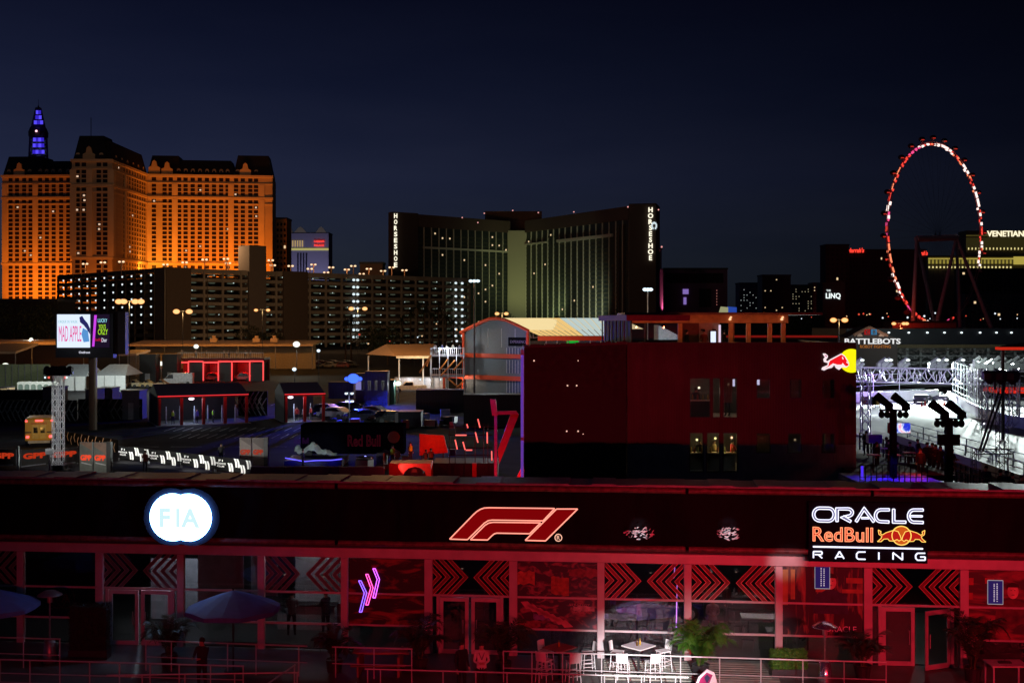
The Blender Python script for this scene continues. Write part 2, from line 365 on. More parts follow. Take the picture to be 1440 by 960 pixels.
def bars(par, i, lst, key, col):
    mt = m(key, col, .5, var=.3)
    for (a, b, y0, y1) in lst: (u0, z1), (u1, z0) = FA.p(a, y0, -.03), FA.p(b, y1, -.03); MB().box(u0, u1, -.0345, -.0285, z0, z1).build('printed_block', mt, par)
bars(p10, 11, [(1150, 1168, 806, 813), (1190, 1219, 812, 820), (1147, 1160, 828, 832), (1184, 1219, 828, 834)], 'print_orange', (.42, .15, .06)); bars(p10, 11, [(1098, 1108, 800, 850), (1112, 1118, 800, 842)], 'print_gold', (.40, .26, .08))
bars(p12, 13, [(1360, 1369, 812, 822), (1385, 1398, 812, 820), (1360, 1368, 833, 842)], 'print_red', (.42, .06, .05))
g = MB(); us_ = [fu(q, -.03) for q in (728, 742, 758, 770, 785, 800, 812, 826, 838)]
for q in range(7):
    z_ = 2.0 - q * .11; g.add([(fu(732 + q * 9, -.03), -.036, z_), (fu(742 + q * 9, -.03), -.036, z_ + .02), (fu(752 + q * 9, -.03), -.036, z_ - .22), (fu(740 + q * 9, -.03), -.036, z_ - .26)], [(3, 2, 1, 0)])
g.build('printed_chevrons', m('print_pink', (.45, .18, .20), .5, var=.3), p7)
for q, (a, b, y0, y1, c) in enumerate(((724, 752, 802, 822, (.75, .22, .12)), (775, 800, 810, 836, (.6, .12, .06)), (806, 836, 850, 860, (.85, .6, .6)), (750, 775, 862, 872, (.3, .2, .5)), (724, 760, 872, 882, (.5, .1, .12)), (800, 842, 800, 812, (.4, .08, .1)))):
    (u0, z1), (u1, z0) = FA.p(a, y0, -.03), FA.p(b, y1, -.03); g = MB(); n_ = 7; pts = [(u0 + (u1 - u0) * k / n_, z0 + random.uniform(-.05, .08)) for k in range(n_ + 1)] + [(u1 - (u1 - u0) * k / n_, z1 + random.uniform(-.08, .05)) for k in range(n_ + 1)]; g.prism(pts, -.0345, -.0285); g.build('printed_shape', m('print_shape_%d' % q, tuple(q_ * .5 for q_ in c), .5, var=.5, scale=6), p7)
for q in range(3): text('printed_line', ['STRATEGY', 'RACING', 'GRAND PRIX'][q], MATS['print_pink'], p7, fu(815, -.03), -.04, 1.93 - q * .13, width=.75 - q * .1, height=.085, extrude=.002)
for (pp, px_, z_) in ((p10, 1156, 3.14), (p12, 1399, 2.72)):
    g = MB(); u = fu(px_); g.box(u - .26, u + .26, -.055, -.045, z_ - .42, z_ + .42); s = g.build('window_plaque', e('plaque_glow', (.022, .010, .085), 1), B)
    g = MB(); g.path([(u - .26, -.055, z_ - .42), (u + .26, -.055, z_ - .42), (u + .26, -.055, z_ + .42), (u - .26, -.055, z_ + .42)], .012, 4, True); g.build('plaque_frame', e('plaque_edge', (.8, .7, .8), .4), s)
    g = MB()
    for k in range(2): 
        for q in range(9): g.box(u - .06 + k * .1, u - .02 + k * .1, -.062, -.057, z_ - .33 + q * .075, z_ - .33 + q * .075 + random.uniform(.03, .06))
    g.build('plaque_lettering', e('plaque_letters', (.8, .6, .8), .6), s)
# left-hand dark printed screens with a twin disc emblem
g = MB(); g.box(U[2] + .15, U[3] - .15, .03, .05, .98, 3.2); s = g.build('window_graphic', m('navy_print', (.02, .02, .05), .5), B)
g = MB(); u = fu(86); 
for dx in (-.16, .16): g.path([(u + dx + .36 * cos(t), .02, 1.75 + .4 * sin(t)) for t in [2 * pi * k / 24 for k in range(24)]], .014, 4, True)
g.build('emblem_ring', m('emblem_print', (.36, .05, .06), .5), s); text('emblem_letters', 'FIA', MATS['emblem_print'], s, u, .02, 1.75, width=.7, extrude=.003)
# interior partition panels (grey) seen through the left bays
g = MB(); g.box(fu(262), fu(328), 1.2, 1.25, 1.2, 3.5); g.build('partition', m('partition_grey', (.55, .60, .62), .6), B)
g = MB(); g.box(fu(334), fu(372), 1.6, 1.65, 1.6, 3.5); g.build('partition', MATS['partition_grey'], B)
g = MB(); g.box(fu(160), fu(243), 3.5, 3.6, .1, 2.6); g.build('partition', MATS['partition_grey'], B)
g = MB(); g.box(fu(382), fu(480), 3.2, 3.3, .1, 3.5); g.build('partition', MATS['partition_grey'], B)
text('wall_lettering', 'FIA', BLK, B, fu(440, 3.1), 3.15, 3.2, width=.7, extrude=.01)
text('wall_lettering', 'CEO', GREY, B, fu(418, 3.1), 3.15, 3.2, width=.6, extrude=.01)
# neon chevrons in the fifth bay
NB = thing('neon_chevrons', 'three tall neon chevrons, blue, pink and violet, hanging behind the dark red glass', 'neon sign', FA.world(fu(518), -.05, 0), FA.a + 1e-6)
nb0 = fu(518)
for pts, cn, cc in (([(506, 816), (514, 833), (507, 860)], 'neon_blue', (.25, .10, 1)), ([(516, 807), (523, 826), (516, 850)], 'neon_pink', (1, .08, .45)), ([(526, 799), (532, 814), (526, 840)], 'neon_violet', (.62, .10, 1))):
    g = MB(); q = [FA.p(*p, -.05) for p in pts]
    for dx in (-.045, .045): g.path([(a - nb0 + dx, 0, z) for a, z in q], .018, 6)
    for k in (0, -1): g.tube((q[k][0] - nb0 - .045, 0, q[k][1]), (q[k][0] - nb0 + .045, 0, q[k][1]), .018)
    g.build('neon_tube', e(cn, cc, 2.6), NB)
tr_ = [('vertical violet neon tube inside the glass left of the potted palm', 951, 822, 884), ('short pink neon tube above the long violet tube', 948, 791, 812)]
for lb, px_, y0, y1 in tr_:
    a, z1 = FA.p(px_, y0, .5); _, z0 = FA.p(px_, y1, .5); o = MB().tube((0, 0, 0), (.03, 0, z1 - z0), .018).build('neon_tube', e('neon_lilac', (.62, .25, 1), 5)); o.location = FA.world(a, .5, z0); tag(o, lb, 'neon tube')

# ------------------------------------------------------------------ signs on the fascia
def sign_frame(px): return fu(px, -.6)
# twin disc sign
u0 = fu(254, -.75); S1 = thing('disc_sign', 'overexposed white twin disc sign with three pale letters on the left fascia', 'sign', FA.world(u0, -.75, 0), FA.a)
zc = FA.p(254, 727, -.75)[1]; R = (FA.p(243, 694, -.75)[1] - zc) * .95; dx = (fu(265, -.75) - fu(243, -.75)) / 2
g = MB()
pts = [(-dx + R * cos(t), zc + R * sin(t)) for t in [pi / 2 + .32 + (2 * pi - pi - .64 + pi * 0) * k / 28 for k in range(29)]] 
al = math.acos(dx / R)
L_ = [(-dx + R * cos(t), zc + R * sin(t)) for t in [al + (2 * pi - 2 * al) * k / 30 for k in range(31)]]
R_ = [(dx + R * cos(t), zc + R * sin(t)) for t in [pi + al + (2 * pi - 2 * al) * k / 30 for k in range(31)]]
g.prism(L_ + R_[1:-1], -.1, .08); g.build('lightbox', e('disc_glow', (.78, .92, 1), 2.6, True), S1)
g = MB(); g.path([(x * 1.02, .0, zc + (z - zc) * 1.02) for x, z in L_ + R_[1:-1]], .04, 8, True); g.build('bloom_tube', e('disc_halo', (.16, .42, 1), 26, True), S1)  # tube added to imitate the bloom around the sign
g = MB(); g.prism([(x * 1.30, zc + (z - zc) * 1.30) for x, z in L_ + R_[1:-1]], .085, .10); g.build('bloom_plate', m('plate_grey', (.018, .021, .033), .95, spec=.0, var=.02), S1)  # plate added behind the sign to catch the tube's halo
FL = e('disc_letters', (.66, .93, .98), 1.0)
text('letter', 'F', FL, S1, -.55, -.14, zc, height=.70, extrude=.01, offset=.03); text('letter', 'I', FL, S1, -.05, -.14, zc, height=.70, extrude=.01, offset=.02); text('letter', 'A', FL, S1, .42, -.14, zc, height=.70, extrude=.01, offset=.03)
# F1 outline sign
u0 = fu(720, -.62); S2 = thing('neon_sign', 'slanted racing letter and numeral outlined in red neon tube on the middle of the fascia', 'sign', FA.world(u0, -.62, 0), FA.a)
def cpt(cx, cy): a, z = FA.p(620 + cx / 7.2, 700 + cy / 7.2, -.62); return (a - u0, z)
def smooth_poly(ps): return [cpt(*p) for p in ps]
shapes = [[(90, 412), (335, 160), (368, 132), (402, 111), (440, 98), (490, 95), (1152, 103), (1035, 228), (520, 220), (480, 226), (440, 252), (270, 418)],
          [(300, 418), (448, 272), (485, 250), (530, 242), (1010, 248), (900, 358), (565, 352), (540, 360), (520, 376), (474, 421)],
          [(1172, 108), (1385, 108), (1060, 430), (855, 425)]]
for sh in shapes:
    p = smooth_poly(sh); g = MB(); g.prism(p, 0, .04); lt = g.build('letter_face', m('letter_face_red', (.5, .01, .012), .4, var=.1), S2)
    # self-lit acrylic
    lt.data.materials[0] = e('lit_acrylic_red', (.20, .001, .002), 1.0)
    g = MB(); g.path([(a, -.03, z) for a, z in p], .024, 6, True); g.build('neon_tube', e('neon_coral', (1, .30, .22), 1.5), S2)
c = cpt(1190, 398); g = MB(); r = .125
g.path([(c[0] + r * cos(t), -.03, c[1] + r * sin(t)) for t in [2 * pi * k / 20 for k in range(20)]], .018, 5, True); g.build('neon_ring', e('neon_cream', (1, .5, .35), 1.1), S2)
text('ring_letter', 'R', MATS['neon_cream'], S2, c[0], -.03, c[1], height=.14, extrude=.01)
# three-line team sign
u0 = fu(1222, -.66); S3 = thing('team_sign', 'three line white and red neon team sign with two charging bulls on the right fascia', 'sign', FA.world(u0, -.66, 0), FA.a)
def c3(cx, cy): a, z = FA.p(1130 + cx / 8., 700 + cy / 8., -.66); return (a - u0, z)
NW = e('neon_white', (.80, .80, 1), 1.6); ND = e('neon_dim', (.20, .18, .34), .8)
g = MB(); a0, z0 = c3(60, 715); a1, z1 = c3(1400, 60); g.box(a0, a1, .06, .09, z0, z1); g.build('backing_panel', m('sign_backing', (.004, .003, .008), .8, spec=.05), S3)
def arc(cx, cy, rx, ry, t0, t1, n=9): return [(cx + rx * cos(radians(t0 + (t1 - t0) * k / n)), cy + ry * sin(radians(t0 + (t1 - t0) * k / n))) for k in range(n + 1)]
def stroke(name, pts, closed, w, mat_edge, core=None, yy=-.02, r=.018):
    p = [c3(*q) for q in pts]; n = len(p)
    def off(s):
        o = []
        for i in range(n):
            if closed: a, b = p[(i - 1) % n], p[(i + 1) % n]
            else: a, b = p[max(0, i - 1)], p[min(n - 1, i + 1)]
            dx_, dz_ = b[0] - a[0], b[1] - a[1]; L = hypot(dx_, dz_) or 1
            k = 1.0
            if 0 < i < n - 1 or closed:
                p0, p1, p2 = p[(i - 1) % n], p[i], p[(i + 1) % n]; v1 = Vector((p1[0] - p0[0], p1[1] - p0[1])); v2 = Vector((p2[0] - p1[0], p2[1] - p1[1]))
                if v1.length and v2.length: k = min(1.6, 1 / max(.5, cos(v1.angle(v2, 0) / 2)))
            o.append((p[i][0] - dz_ / L * s * k, yy, p[i][1] + dx_ / L * s * k))
        return o
    A, Bq = off(w), off(-w); g = MB(); g.path(A, r, 5, closed); g.path(Bq, r, 5, closed)
    if not closed: g.tube(A[0], Bq[0], r, 5); g.tube(A[-1], Bq[-1], r, 5)
    g.build(name, mat_edge, S3)
    if core:
        g = MB(); mN = n if closed else n - 1
        for i in range(mN): j = (i + 1) % n; g.add([(A[i][0], yy + .03, A[i][2]), (A[j][0], yy + .03, A[j][2]), (Bq[j][0], yy + .03, Bq[j][2]), (Bq[i][0], yy + .03, Bq[i][2])], [(0, 1, 2, 3)])
        g.build('letter_core', core, S3)
w_ = .042
stroke('letter', arc(180, 182, 68, 72, 90, 270) + arc(282, 184, 62, 72, 270, 450), True, w_, NW, ND)
stroke('letter', [(375, 262), (375, 118), (490, 118)] + arc(495, 160, 52, 42, 270, 450) + [(430, 204), (530, 262)], False, w_, NW, ND)
stroke('letter', [(590, 262), (680, 118), (790, 265)], False, w_, NW, ND); stroke('letter', [(650, 222), (735, 222)], False, w_ * .6, NW, ND)
stroke('letter', [(965, 130), (880, 130)] + arc(868, 196, 60, 66, 270, 90) + [(960, 266)], False, w_, NW, ND)
stroke('letter', [(1012, 122), (1012, 266), (1150, 268)], False, w_, NW, ND)
stroke('letter', [(1345, 132), (1250, 132)] + arc(1238, 200, 58, 68, 270, 90) + [(1345, 272)], False, w_, NW, ND); stroke('letter', [(1190, 200), (1335, 202)], False, w_ * .6, NW, ND)
(a0, z0), (a1, z1) = c3(100, 485), c3(780, 330)
text('team_name_outline', 'RedBull', e('neon_orange', (1, .30, .14), 1.5), S3, (a0 + a1) / 2, -.03, (z0 + z1) / 2, width=a1 - a0, height=z1 - z0, outline=.022)
text('team_name', 'RedBull', e('team_name_fill', (.62, .008, .006), 1), S3, (a0 + a1) / 2, -.01, (z0 + z1) / 2, width=(a1 - a0) * .985, height=(z1 - z0) * .96, extrude=.01)
g = MB(); (a0, z0), (a1, z1) = c3(105, 543), c3(1340, 567); g.tube((a0, -.03, z0), (a1, -.03, z1), .032, 6); g.build('underline', NW, S3)
RL = [[(110, 670), (110, 597), (200, 597), (208, 612), (200, 632), (125, 632)], [(165, 634), (208, 672)], [(355, 678), (403, 597), (453, 678)], [(375, 655), (435, 655)], [(695, 603), (615, 603), (595, 625), (595, 665), (612, 683), (695, 685)],
      [(845, 607), (845, 688)], [(1005, 688), (1005, 610), (1110, 692), (1110, 612)], [(1365, 617), (1280, 617), (1258, 640), (1260, 675), (1280, 695), (1365, 695), (1365, 658), (1310, 658)]]
for q in RL:
    g = MB(); g.path([(c3(*p)[0], -.03, c3(*p)[1]) for p in q], .026, 6); g.build('letter_stroke', NW, S3)
# bulls and disc
YL = e('neon_yellow', (1, .62, .12), 1.3); BR = e('bull_red', (.50, .012, .008), 1)
c = c3(1100, 420); g = MB(); r = abs(c3(1100, 315)[1] - c[1]); g.prism([(c[0] + r * cos(t), c[1] + r * sin(t)) for t in [2 * pi * k / 28 for k in range(28)]], 0, .02); g.build('sun_disc', e('disc_amber', (.62, .10, .01), 1), S3)
g = MB(); g.path([(c[0] + r * cos(t), -.02, c[1] + r * sin(t)) for t in [2 * pi * k / 28 for k in range(28)]], .02, 5, True); g.build('sun_ring', YL, S3)
bull = [(838, 355), (870, 372), (862, 395), (885, 410), (925, 385), (1010, 358), (1060, 372), (1085, 420), (1098, 462), (1070, 480), (1050, 462), (1010, 480), (965, 478), (945, 455), (900, 458), (870, 486), (828, 486), (868, 452), (880, 425), (845, 405)]
for sgn in (1, -1):
    pp = [c3(x if sgn == 1 else 2200 - x, y + (0 if sgn == 1 else 4)) for x, y in bull]
    g = MB(); g.prism(pp, -.025, -.005); bo = g.build('bull_figure', BR, S3)
    g = MB(); g.path([(a, -.04, z) for a, z in pp], .014, 5, True); g.build('bull_outline', YL, S3)
# two crumpled patches of pale foil shards
for px_, lb in ((899, 'crumpled silver patch on the fascia, the wider one nearer the neon sign'), (1025, 'small silver patch on the fascia beside the three line team sign')):
    a, z = FA.p(px_, 749, -.6); g = MB()
    wd = .55 if px_ == 899 else .42
    for k in range(46):
        t = random.uniform(0, 2 * pi); r = random.uniform(0, 1) ** .6; cx, cz = r * wd * cos(t), r * .24 * sin(t); L = random.uniform(.03, .12); th = random.uniform(-.5, .9)
        g.add([(cx - L * cos(th), random.uniform(-.03, .03), cz - L * sin(th)), (cx, random.uniform(-.05, 0), cz - .03), (cx + L * cos(th), random.uniform(-.03, .03), cz + L * sin(th)), (cx, random.uniform(-.05, 0), cz + .03)], [(0, 1, 2, 3)])
    o = g.build('foil_patch', m('silver_foil', (.7, .78, .8), .5, .0, var=.4, scale=12)); o.location = FA.world(a, -.62, z); o.rotation_euler = (0, 0, FA.a); tag(o, lb, 'patch', 'silver patches on the fascia')
    lamp('patch_fill', 'SPOT', FA.world(a, -3.2, 3.5), 260, (.8, .92, 1), None, FA.world(a, -.6, z), .05, 16, 1)  # floating spot added to brighten the foil patch
# ------------------------------------------------------------------ floodlights on the roof edge behind the viewer (red wash, one white spot)
def flood(x, y, z, aim, en, col, lb, ang=60, blend=.6):
    t = thing('floodlight', lb, 'floodlight', (x, y, z), group='floodlights washing the pavilion from the opposite roof')
    g = MB(); g.tube((x, y, z - 1.2), (x, y, z - .25), .04); g.build('bracket', BLK, t)
    g = MB(); g.box(x - .25, x + .25, y - .45, y - .2, z - .2, z + .2); g.build('housing', BLK, t)
    return lamp('flood_lamp', 'SPOT', (x, y, z), en, col, t, aim, .12, ang, blend)
RED = (1, .022, .05)
flood(6, 12, 7.98, (X(760, 44), 44, 3.5), 9500, RED, 'red floodlight on the opposite roof aimed at the racing neon sign', 40, .9)
flood(15, 12, 7.98, (X(1120, 44), 44, 4.0), 14000, RED, 'red floodlight on the opposite roof aimed at the team sign', 44, .9)
flood(24, 12, 7.98, (X(1330, 42), 44, 3.5), 7000, RED, 'red floodlight on the opposite roof aimed at the right end of the pavilion', 40, .9)
flood(-9, 12, 7.98, (X(330, 44), 44, 1.5), 4200, (1, .03, .05), 'weak red floodlight on the opposite roof aimed at the twin disc sign', 52, 1)
flood(4.5, 12, 7.9, (X(900, 39.8), 39.8, .1), 85000, (.95, .97, 1), 'white spotlight on the opposite roof aimed at the white bar stools', 10, 1)
flood(7.5, 12, 7.9, (X(1030, 40), 40, .2), 17000, (.95, .97, 1), 'second white spotlight on the opposite roof aimed at the palm and the hedge', 13, 1)
flood(10.5, 12, 7.9, (X(1110, 41.5), 41.5, 3.72), 13000, (1, .9, .95), 'narrow white spotlight on the opposite roof aimed at the header beam', 3.0, 1)
# interior lamps
def inside(px, v, z, en, col, lb):
    p = FA.world(FA.u(px, v), v, z)
    t = thing('ceiling_spotlight', lb, 'spotlight', p, group='ceiling spotlights inside the glass pavilion')
    g = MB(); g.tube((p[0], p[1], z + .05), (p[0], p[1], z + .28), .07, 10); g.build('housing', BLK, t)
    lamp('bulb', 'POINT', (p[0], p[1], z - .05), en, col, t, radius=.07)
inside(300, 2.2, 3.3, 90, (.75, .85, 1), 'cool ceiling spotlight above the grey partition left of the umbrella')
inside(200, 2.2, 3.3, 90, (.75, .88, 1), 'cool ceiling spotlight behind the leftmost double door')
inside(430, 2.0, 3.3, 60, (.8, .95, .95), 'cool ceiling spotlight behind the chevron window right of the umbrella')
inside(900, 4.5, 3.3, 90, (.62, .35, 1), 'violet ceiling spotlight over the show car')
inside(1010, 3.4, 3.3, 170, (.85, 1, .9), 'cool ceiling spotlight over the dining tables behind the palm')
inside(1110, 3.6, 3.3, 120, (1, .85, .75), 'warm ceiling spotlight behind the portrait window')
inside(660, 4.5, 3.3, 25, (.4, .6, 1), 'cool ceiling spotlight behind the middle double door')
inside(1300, 4.5, 3.3, 30, (.7, .8, .8), 'cool ceiling spotlight behind the open right-hand door')
inside(780, 4.5, 3.3, 60, (.6, .4, .9), 'violet ceiling spotlight behind the racing window print')

# ------------------------------------------------------------------ railings
RAILM = m('rail_paint', (.60, .58, .58), .35, .3, var=.08)
def railing(lb, p0, p1, posts, top=1.07, low=.5, d0=None, d1=None, r=.022, hgt=1.07, foot=0.0, end=None, mids=None):
    (a, ya), (b, yb) = p0, p1; da = d0 or DG(ya, top); db = d1 or DG(yb, top)
    x0, x1 = X(a, da), X(b, db)
    t = thing('railing', lb, 'railing', (x0, da, 0), group='steel railings on the terrace')
    def pt(px, z):
        # intersection of the sight line with the railing plane
        fr = Fr.two(a, da, b, db); u = fr.u(px); return fr.world(u, 0, z)
    g = MB(); g.tube((x0, da, top), (x1, db, top), r * 1.15, 8); g.build('top_rail', RAILM, t)
    for z in (mids or [low]):
        g = MB(); g.tube((x0, da, z), (x1, db, z), r * .85, 6); g.build('mid_rail', RAILM, t)
    for px in posts: g = MB(); g.tube(pt(px, foot), pt(px, top), r, 6); g.build('post', RAILM, t)
    return t
railing('short two bar railing at the far left, in front of the dark twin disc window', (-60, 894), (85, 898), [-20, 33, 84])
railing('long railing in front of the leftmost double door and the blue umbrella', (204, 900), (432, 908), [205, 241, 281, 320, 360, 420])
railing('railing below the violet neon chevrons', (467, 909), (580, 912), [472, 526, 579])
railing('long white lit railing in front of the bar stools and the palm', (707, 915), (1247, 931), [708, 748, 791, 846, 957, 1012, 1070, 1129, 1187, 1246])
railing('front row railing across the lower left corner', (-60, 925), (343, 936), [0, 42, 84, 126, 168, 211, 252, 296, 342], mids=[.32, .62])
railing('front row railing before the two standing people, running towards the palm', (513, 940), (968, 952), [517, 535, 579, 623, 669, 713, 758, 806, 850, 902, 950], mids=[.30])
railing('ramp railing at the bottom left below the person', (150, 949), (420, 945), [200, 260, 330, 418], top=.9, mids=[.4])
railing('red lit handrail slanting down beside the ramp left of the neon chevrons', (372, 960), (415, 938), [374, 414], d0=36.0, d1=38.2)

# ------------------------------------------------------------------ patio umbrellas
CANV = m('umbrella_canvas', (.10, .16, .50), .7, var=.1)
def umbrella(px, yapex, d, w, lb):
    x = X(px, d); za = Z(yapex, d)
    t = thing('patio_umbrella', lb, 'umbrella', (x, d, 0), group='blue grey umbrellas on the terrace')
    g = MB(); n = 8; r = w / 2; drop = .62
    for i in range(n):
        a0, a1 = 2 * pi * (i + .5) / n, 2 * pi * (i + 1.5) / n
        P0 = [(x + r * k * cos(a0), d + r * k * sin(a0), za - drop * (k ** 1.12)) for k in (0, .33, .66, 1)]; P1 = [(x + r * k * cos(a1), d + r * k * sin(a1), za - drop * (k ** 1.12)) for k in (0, .33, .66, 1)]
        M = [(x + r * k * .955 * cos((a0 + a1) / 2), d + r * k * .955 * sin((a0 + a1) / 2), za - drop * (k ** 1.12) + .035 * k) for k in (0, .33, .66, 1)]
        for k in range(3): g.add([P0[k], P0[k + 1], M[k + 1], M[k]], [(0, 1, 2, 3)]); g.add([M[k], M[k + 1], P1[k + 1], P1[k]], [(0, 1, 2, 3)])
        g.add([P0[3], (P0[3][0], P0[3][1], P0[3][2] - .14), (M[3][0], M[3][1], M[3][2] - .17), (P1[3][0], P1[3][1], P1[3][2] - .14), P1[3], M[3]], [(0, 1, 2, 5), (5, 2, 3, 4)])
    g.build('canopy', CANV, t)
    g = MB(); g.tube((x, d, 0.1), (x, d, za + .08), .03, 8); g.build('pole', BLK, t)
    for i in range(n): a0 = 2 * pi * (i + .5) / n; g = MB(); g.tube((x, d, za - .06), (x + r * cos(a0), d + r * sin(a0), za - drop - .02), .012, 4); g.build('rib', BLK, t)
    g = MB(); g.tube((x, d, 0), (x, d, .1), .32, 14); g.build('base', BLK, t)
umbrella(328, 829, 40.9, 3.3, 'blue grey patio umbrella standing below the twin disc sign')
umbrella(-18, 826, 40.9, 3.5, 'blue grey patio umbrella cut off by the left edge')
# ------------------------------------------------------------------ mushroom heaters
def heater(px, ytop, d, lb, mat):
    x = X(px, d); z = Z(ytop, d); t = thing('patio_heater', lb, 'patio heater', (x, d, 0), group='mushroom patio heaters')
    g = MB(); g.lathe([(.02, z), (.2, z - .03), (.42, z - .16), (.44, z - .19), (.40, z - .18), (.1, z - .08)], (x, d, 0), 20); g.build('reflector', mat, t, smooth=True)
    g = MB(); g.tube((x, d, z - .45), (x, d, z - .1), .09, 12); g.build('burner', STEEL, t)
    g = MB(); g.tube((x, d, .85), (x, d, z - .42), .03, 10); g.build('pole', mat, t)
    g = MB(); g.lathe([(.24, .06), (.24, .25), (.19, .85), (.08, .9)], (x, d, 0), 14); g.build('gas_housing', mat, t, smooth=True)
    g = MB(); g.tube((x, d, 0), (x, d, .06), .3, 16); g.build('foot', BLK, t)
PS = m('polished_steel', (.75, .72, .78), .18, .9, var=.05)
heater(1160, 873, 39.3, 'polished mushroom heater in front of the portrait window', PS)
heater(70, 829, 42.0, 'dark mushroom heater in front of the twin disc window print', m('dull_steel', (.3, .3, .34), .4, .7))
# ------------------------------------------------------------------ potted palms
def palm(px, ybase, d, hgt, spread, lb, col, nf=17, leaf=1.0, seed=1):
    rr = random.Random(seed); x = X(px, d)
    t = thing('potted_palm', lb, 'potted plant', (x, d, 0), group='potted palms on the terrace')
    g = MB(); g.lathe([(.24, 0), (.30, .42), (.33, .46), (.29, .46), (.27, .40)], (x, d, 0), 16); g.build('pot', m('dark_pot', (.04, .04, .045), .4), t)
    g = MB()
    for k in range(5): a = rr.uniform(0, 6.3); g.tube((x + .08 * cos(a), d + .08 * sin(a), .4), (x + .16 * cos(a), d + .16 * sin(a), .4 + hgt * .3), .022, 5, .014)
    g.build('stem', m('palm_stem', (.16, .17, .06), .6), t)
    lm = m('palm_leaf_' + col[0], col[1], .42, var=.45, scale=5)
    g = MB()
    for k in range(nf):
        a = 2 * pi * k / nf + rr.uniform(-.25, .25); L = spread * rr.uniform(.75, 1.15); up = hgt * rr.uniform(.55, 1.0); dr = rr.uniform(.0, .5)
        pts = []
        for q in range(15):
            s = q / 14; rad = .1 + L * s ** 1.25; zz = .45 + up * (1 - (1 - s) ** 2) - dr * up * s ** 3; pts.append(Vector((x + rad * cos(a), d + rad * sin(a), zz)))
        for q in range(14):
            p, nx_ = pts[q], pts[q + 1]; g.tube(p, nx_, .009, 3)
            if q < 2: continue
            dv = (nx_ - p).normalized(); sd = dv.cross(Vector((0, 0, 1))).normalized(); ll = leaf * .32 * sin(pi * min(.97, (q - 1) / 13.5)) ** .6 + .04
            for sg in (-1, 1):
                for o_ in (0, .5):
                    b = p.lerp(nx_, o_); tip = b + dv * ll * .75 + sd * sg * ll * .75 + Vector((0, 0, -ll * rr.uniform(.1, .5))); wv = dv * .014
                    mid = b.lerp(tip, .5) + Vector((0, 0, .01)); g.add([b - wv, mid - wv * 1.6, tip, mid + wv * 1.6, b + wv], [(0, 1, 2, 3, 4)])
    g.build('fronds', lm, t)
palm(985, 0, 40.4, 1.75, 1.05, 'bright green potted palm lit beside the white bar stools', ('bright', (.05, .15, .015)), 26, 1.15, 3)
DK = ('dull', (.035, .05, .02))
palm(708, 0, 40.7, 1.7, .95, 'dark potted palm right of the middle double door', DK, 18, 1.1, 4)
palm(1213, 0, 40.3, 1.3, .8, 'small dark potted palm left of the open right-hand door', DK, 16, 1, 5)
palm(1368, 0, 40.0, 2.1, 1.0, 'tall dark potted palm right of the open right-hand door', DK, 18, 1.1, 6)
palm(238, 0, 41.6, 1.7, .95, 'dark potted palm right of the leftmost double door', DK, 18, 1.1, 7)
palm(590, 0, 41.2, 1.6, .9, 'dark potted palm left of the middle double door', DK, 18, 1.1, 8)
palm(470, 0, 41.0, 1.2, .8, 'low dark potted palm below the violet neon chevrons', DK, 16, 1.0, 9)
# hedge boxes
def hedge(px0, px1, ytop, d, lb, mat, seed):
    rr = random.Random(seed); x0, x1 = X(px0, d), X(px1, d); z1 = Z(ytop, d); t = thing('hedge_planter', lb, 'hedge', ((x0 + x1) / 2, d, 0), group='clipped hedge planters')
    g = MB(); g.box(x0, x1, d, d + .5, 0, .35); g.build('planter', m('dark_pot', (.04, .04, .045)), t)
    g = MB(); g.box(x0 + .04, x1 - .04, d + .05, d + .45, .3, z1 - .04)
    for k in range(2600):
        f = rr.random()
        if f < .6: p = (rr.uniform(x0, x1), d + .02 + rr.uniform(-.02, .03), rr.uniform(.33, z1))
        elif f < .85: p = (rr.uniform(x0, x1), rr.uniform(d, d + .5), z1 + rr.uniform(-.05, .03))
        else: p = (rr.choice((x0, x1)) + rr.uniform(-.02, .02), rr.uniform(d, d + .5), rr.uniform(.33, z1))
        a, b = Vector([rr.uniform(-1, 1) for _ in range(3)]).normalized() * .03, Vector([rr.uniform(-1, 1) for _ in range(3)]).normalized() * .025
        p = Vector(p); g.add([p - a, p - b, p + a, p + b], [(0, 1, 2, 3)])
    g.build('foliage', mat, t)
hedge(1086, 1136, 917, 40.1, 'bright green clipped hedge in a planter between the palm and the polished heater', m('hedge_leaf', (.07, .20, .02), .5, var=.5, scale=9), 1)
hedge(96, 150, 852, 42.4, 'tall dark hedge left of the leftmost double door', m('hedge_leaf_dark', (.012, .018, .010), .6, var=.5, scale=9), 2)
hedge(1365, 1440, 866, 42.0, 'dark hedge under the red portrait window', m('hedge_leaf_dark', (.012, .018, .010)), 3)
# ------------------------------------------------------------------ high tables and bar stools
TOPW = m('table_top_white', (.62, .60, .58), .4, var=.06); STW = m('stool_white', (.72, .70, .70), .4, var=.05)
def high_table(px, d, lb, mt=TOPW, s=.46, rz=pi / 4, z=1.1, grp='high tables'):
    x = X(px, d); t = thing('high_table', lb, 'table', (x, d, 0), group=grp)
    g = MB(); g.prism([(x + s * cos(rz + pi / 4 + pi / 2 * k) * 1.3, d + s * sin(rz + pi / 4 + pi / 2 * k) * 1.3) for k in range(4)], z - .04, z, 'z'); g.build('table_top', mt, t)
    g = MB(); g.tube((x, d, .04), (x, d, z - .04), .045, 8); g.build('column', BLK, t); g = MB(); g.box(x - .25, x + .25, d - .25, d + .25, 0, .04); g.build('base', BLK, t); return t
high_table(898, 40.4, 'white square high table among the brightly lit white stools'); high_table(787, 40.2, 'red lit square high table left of the white stools', m('table_top_dark', (.25, .12, .12), .4)); 
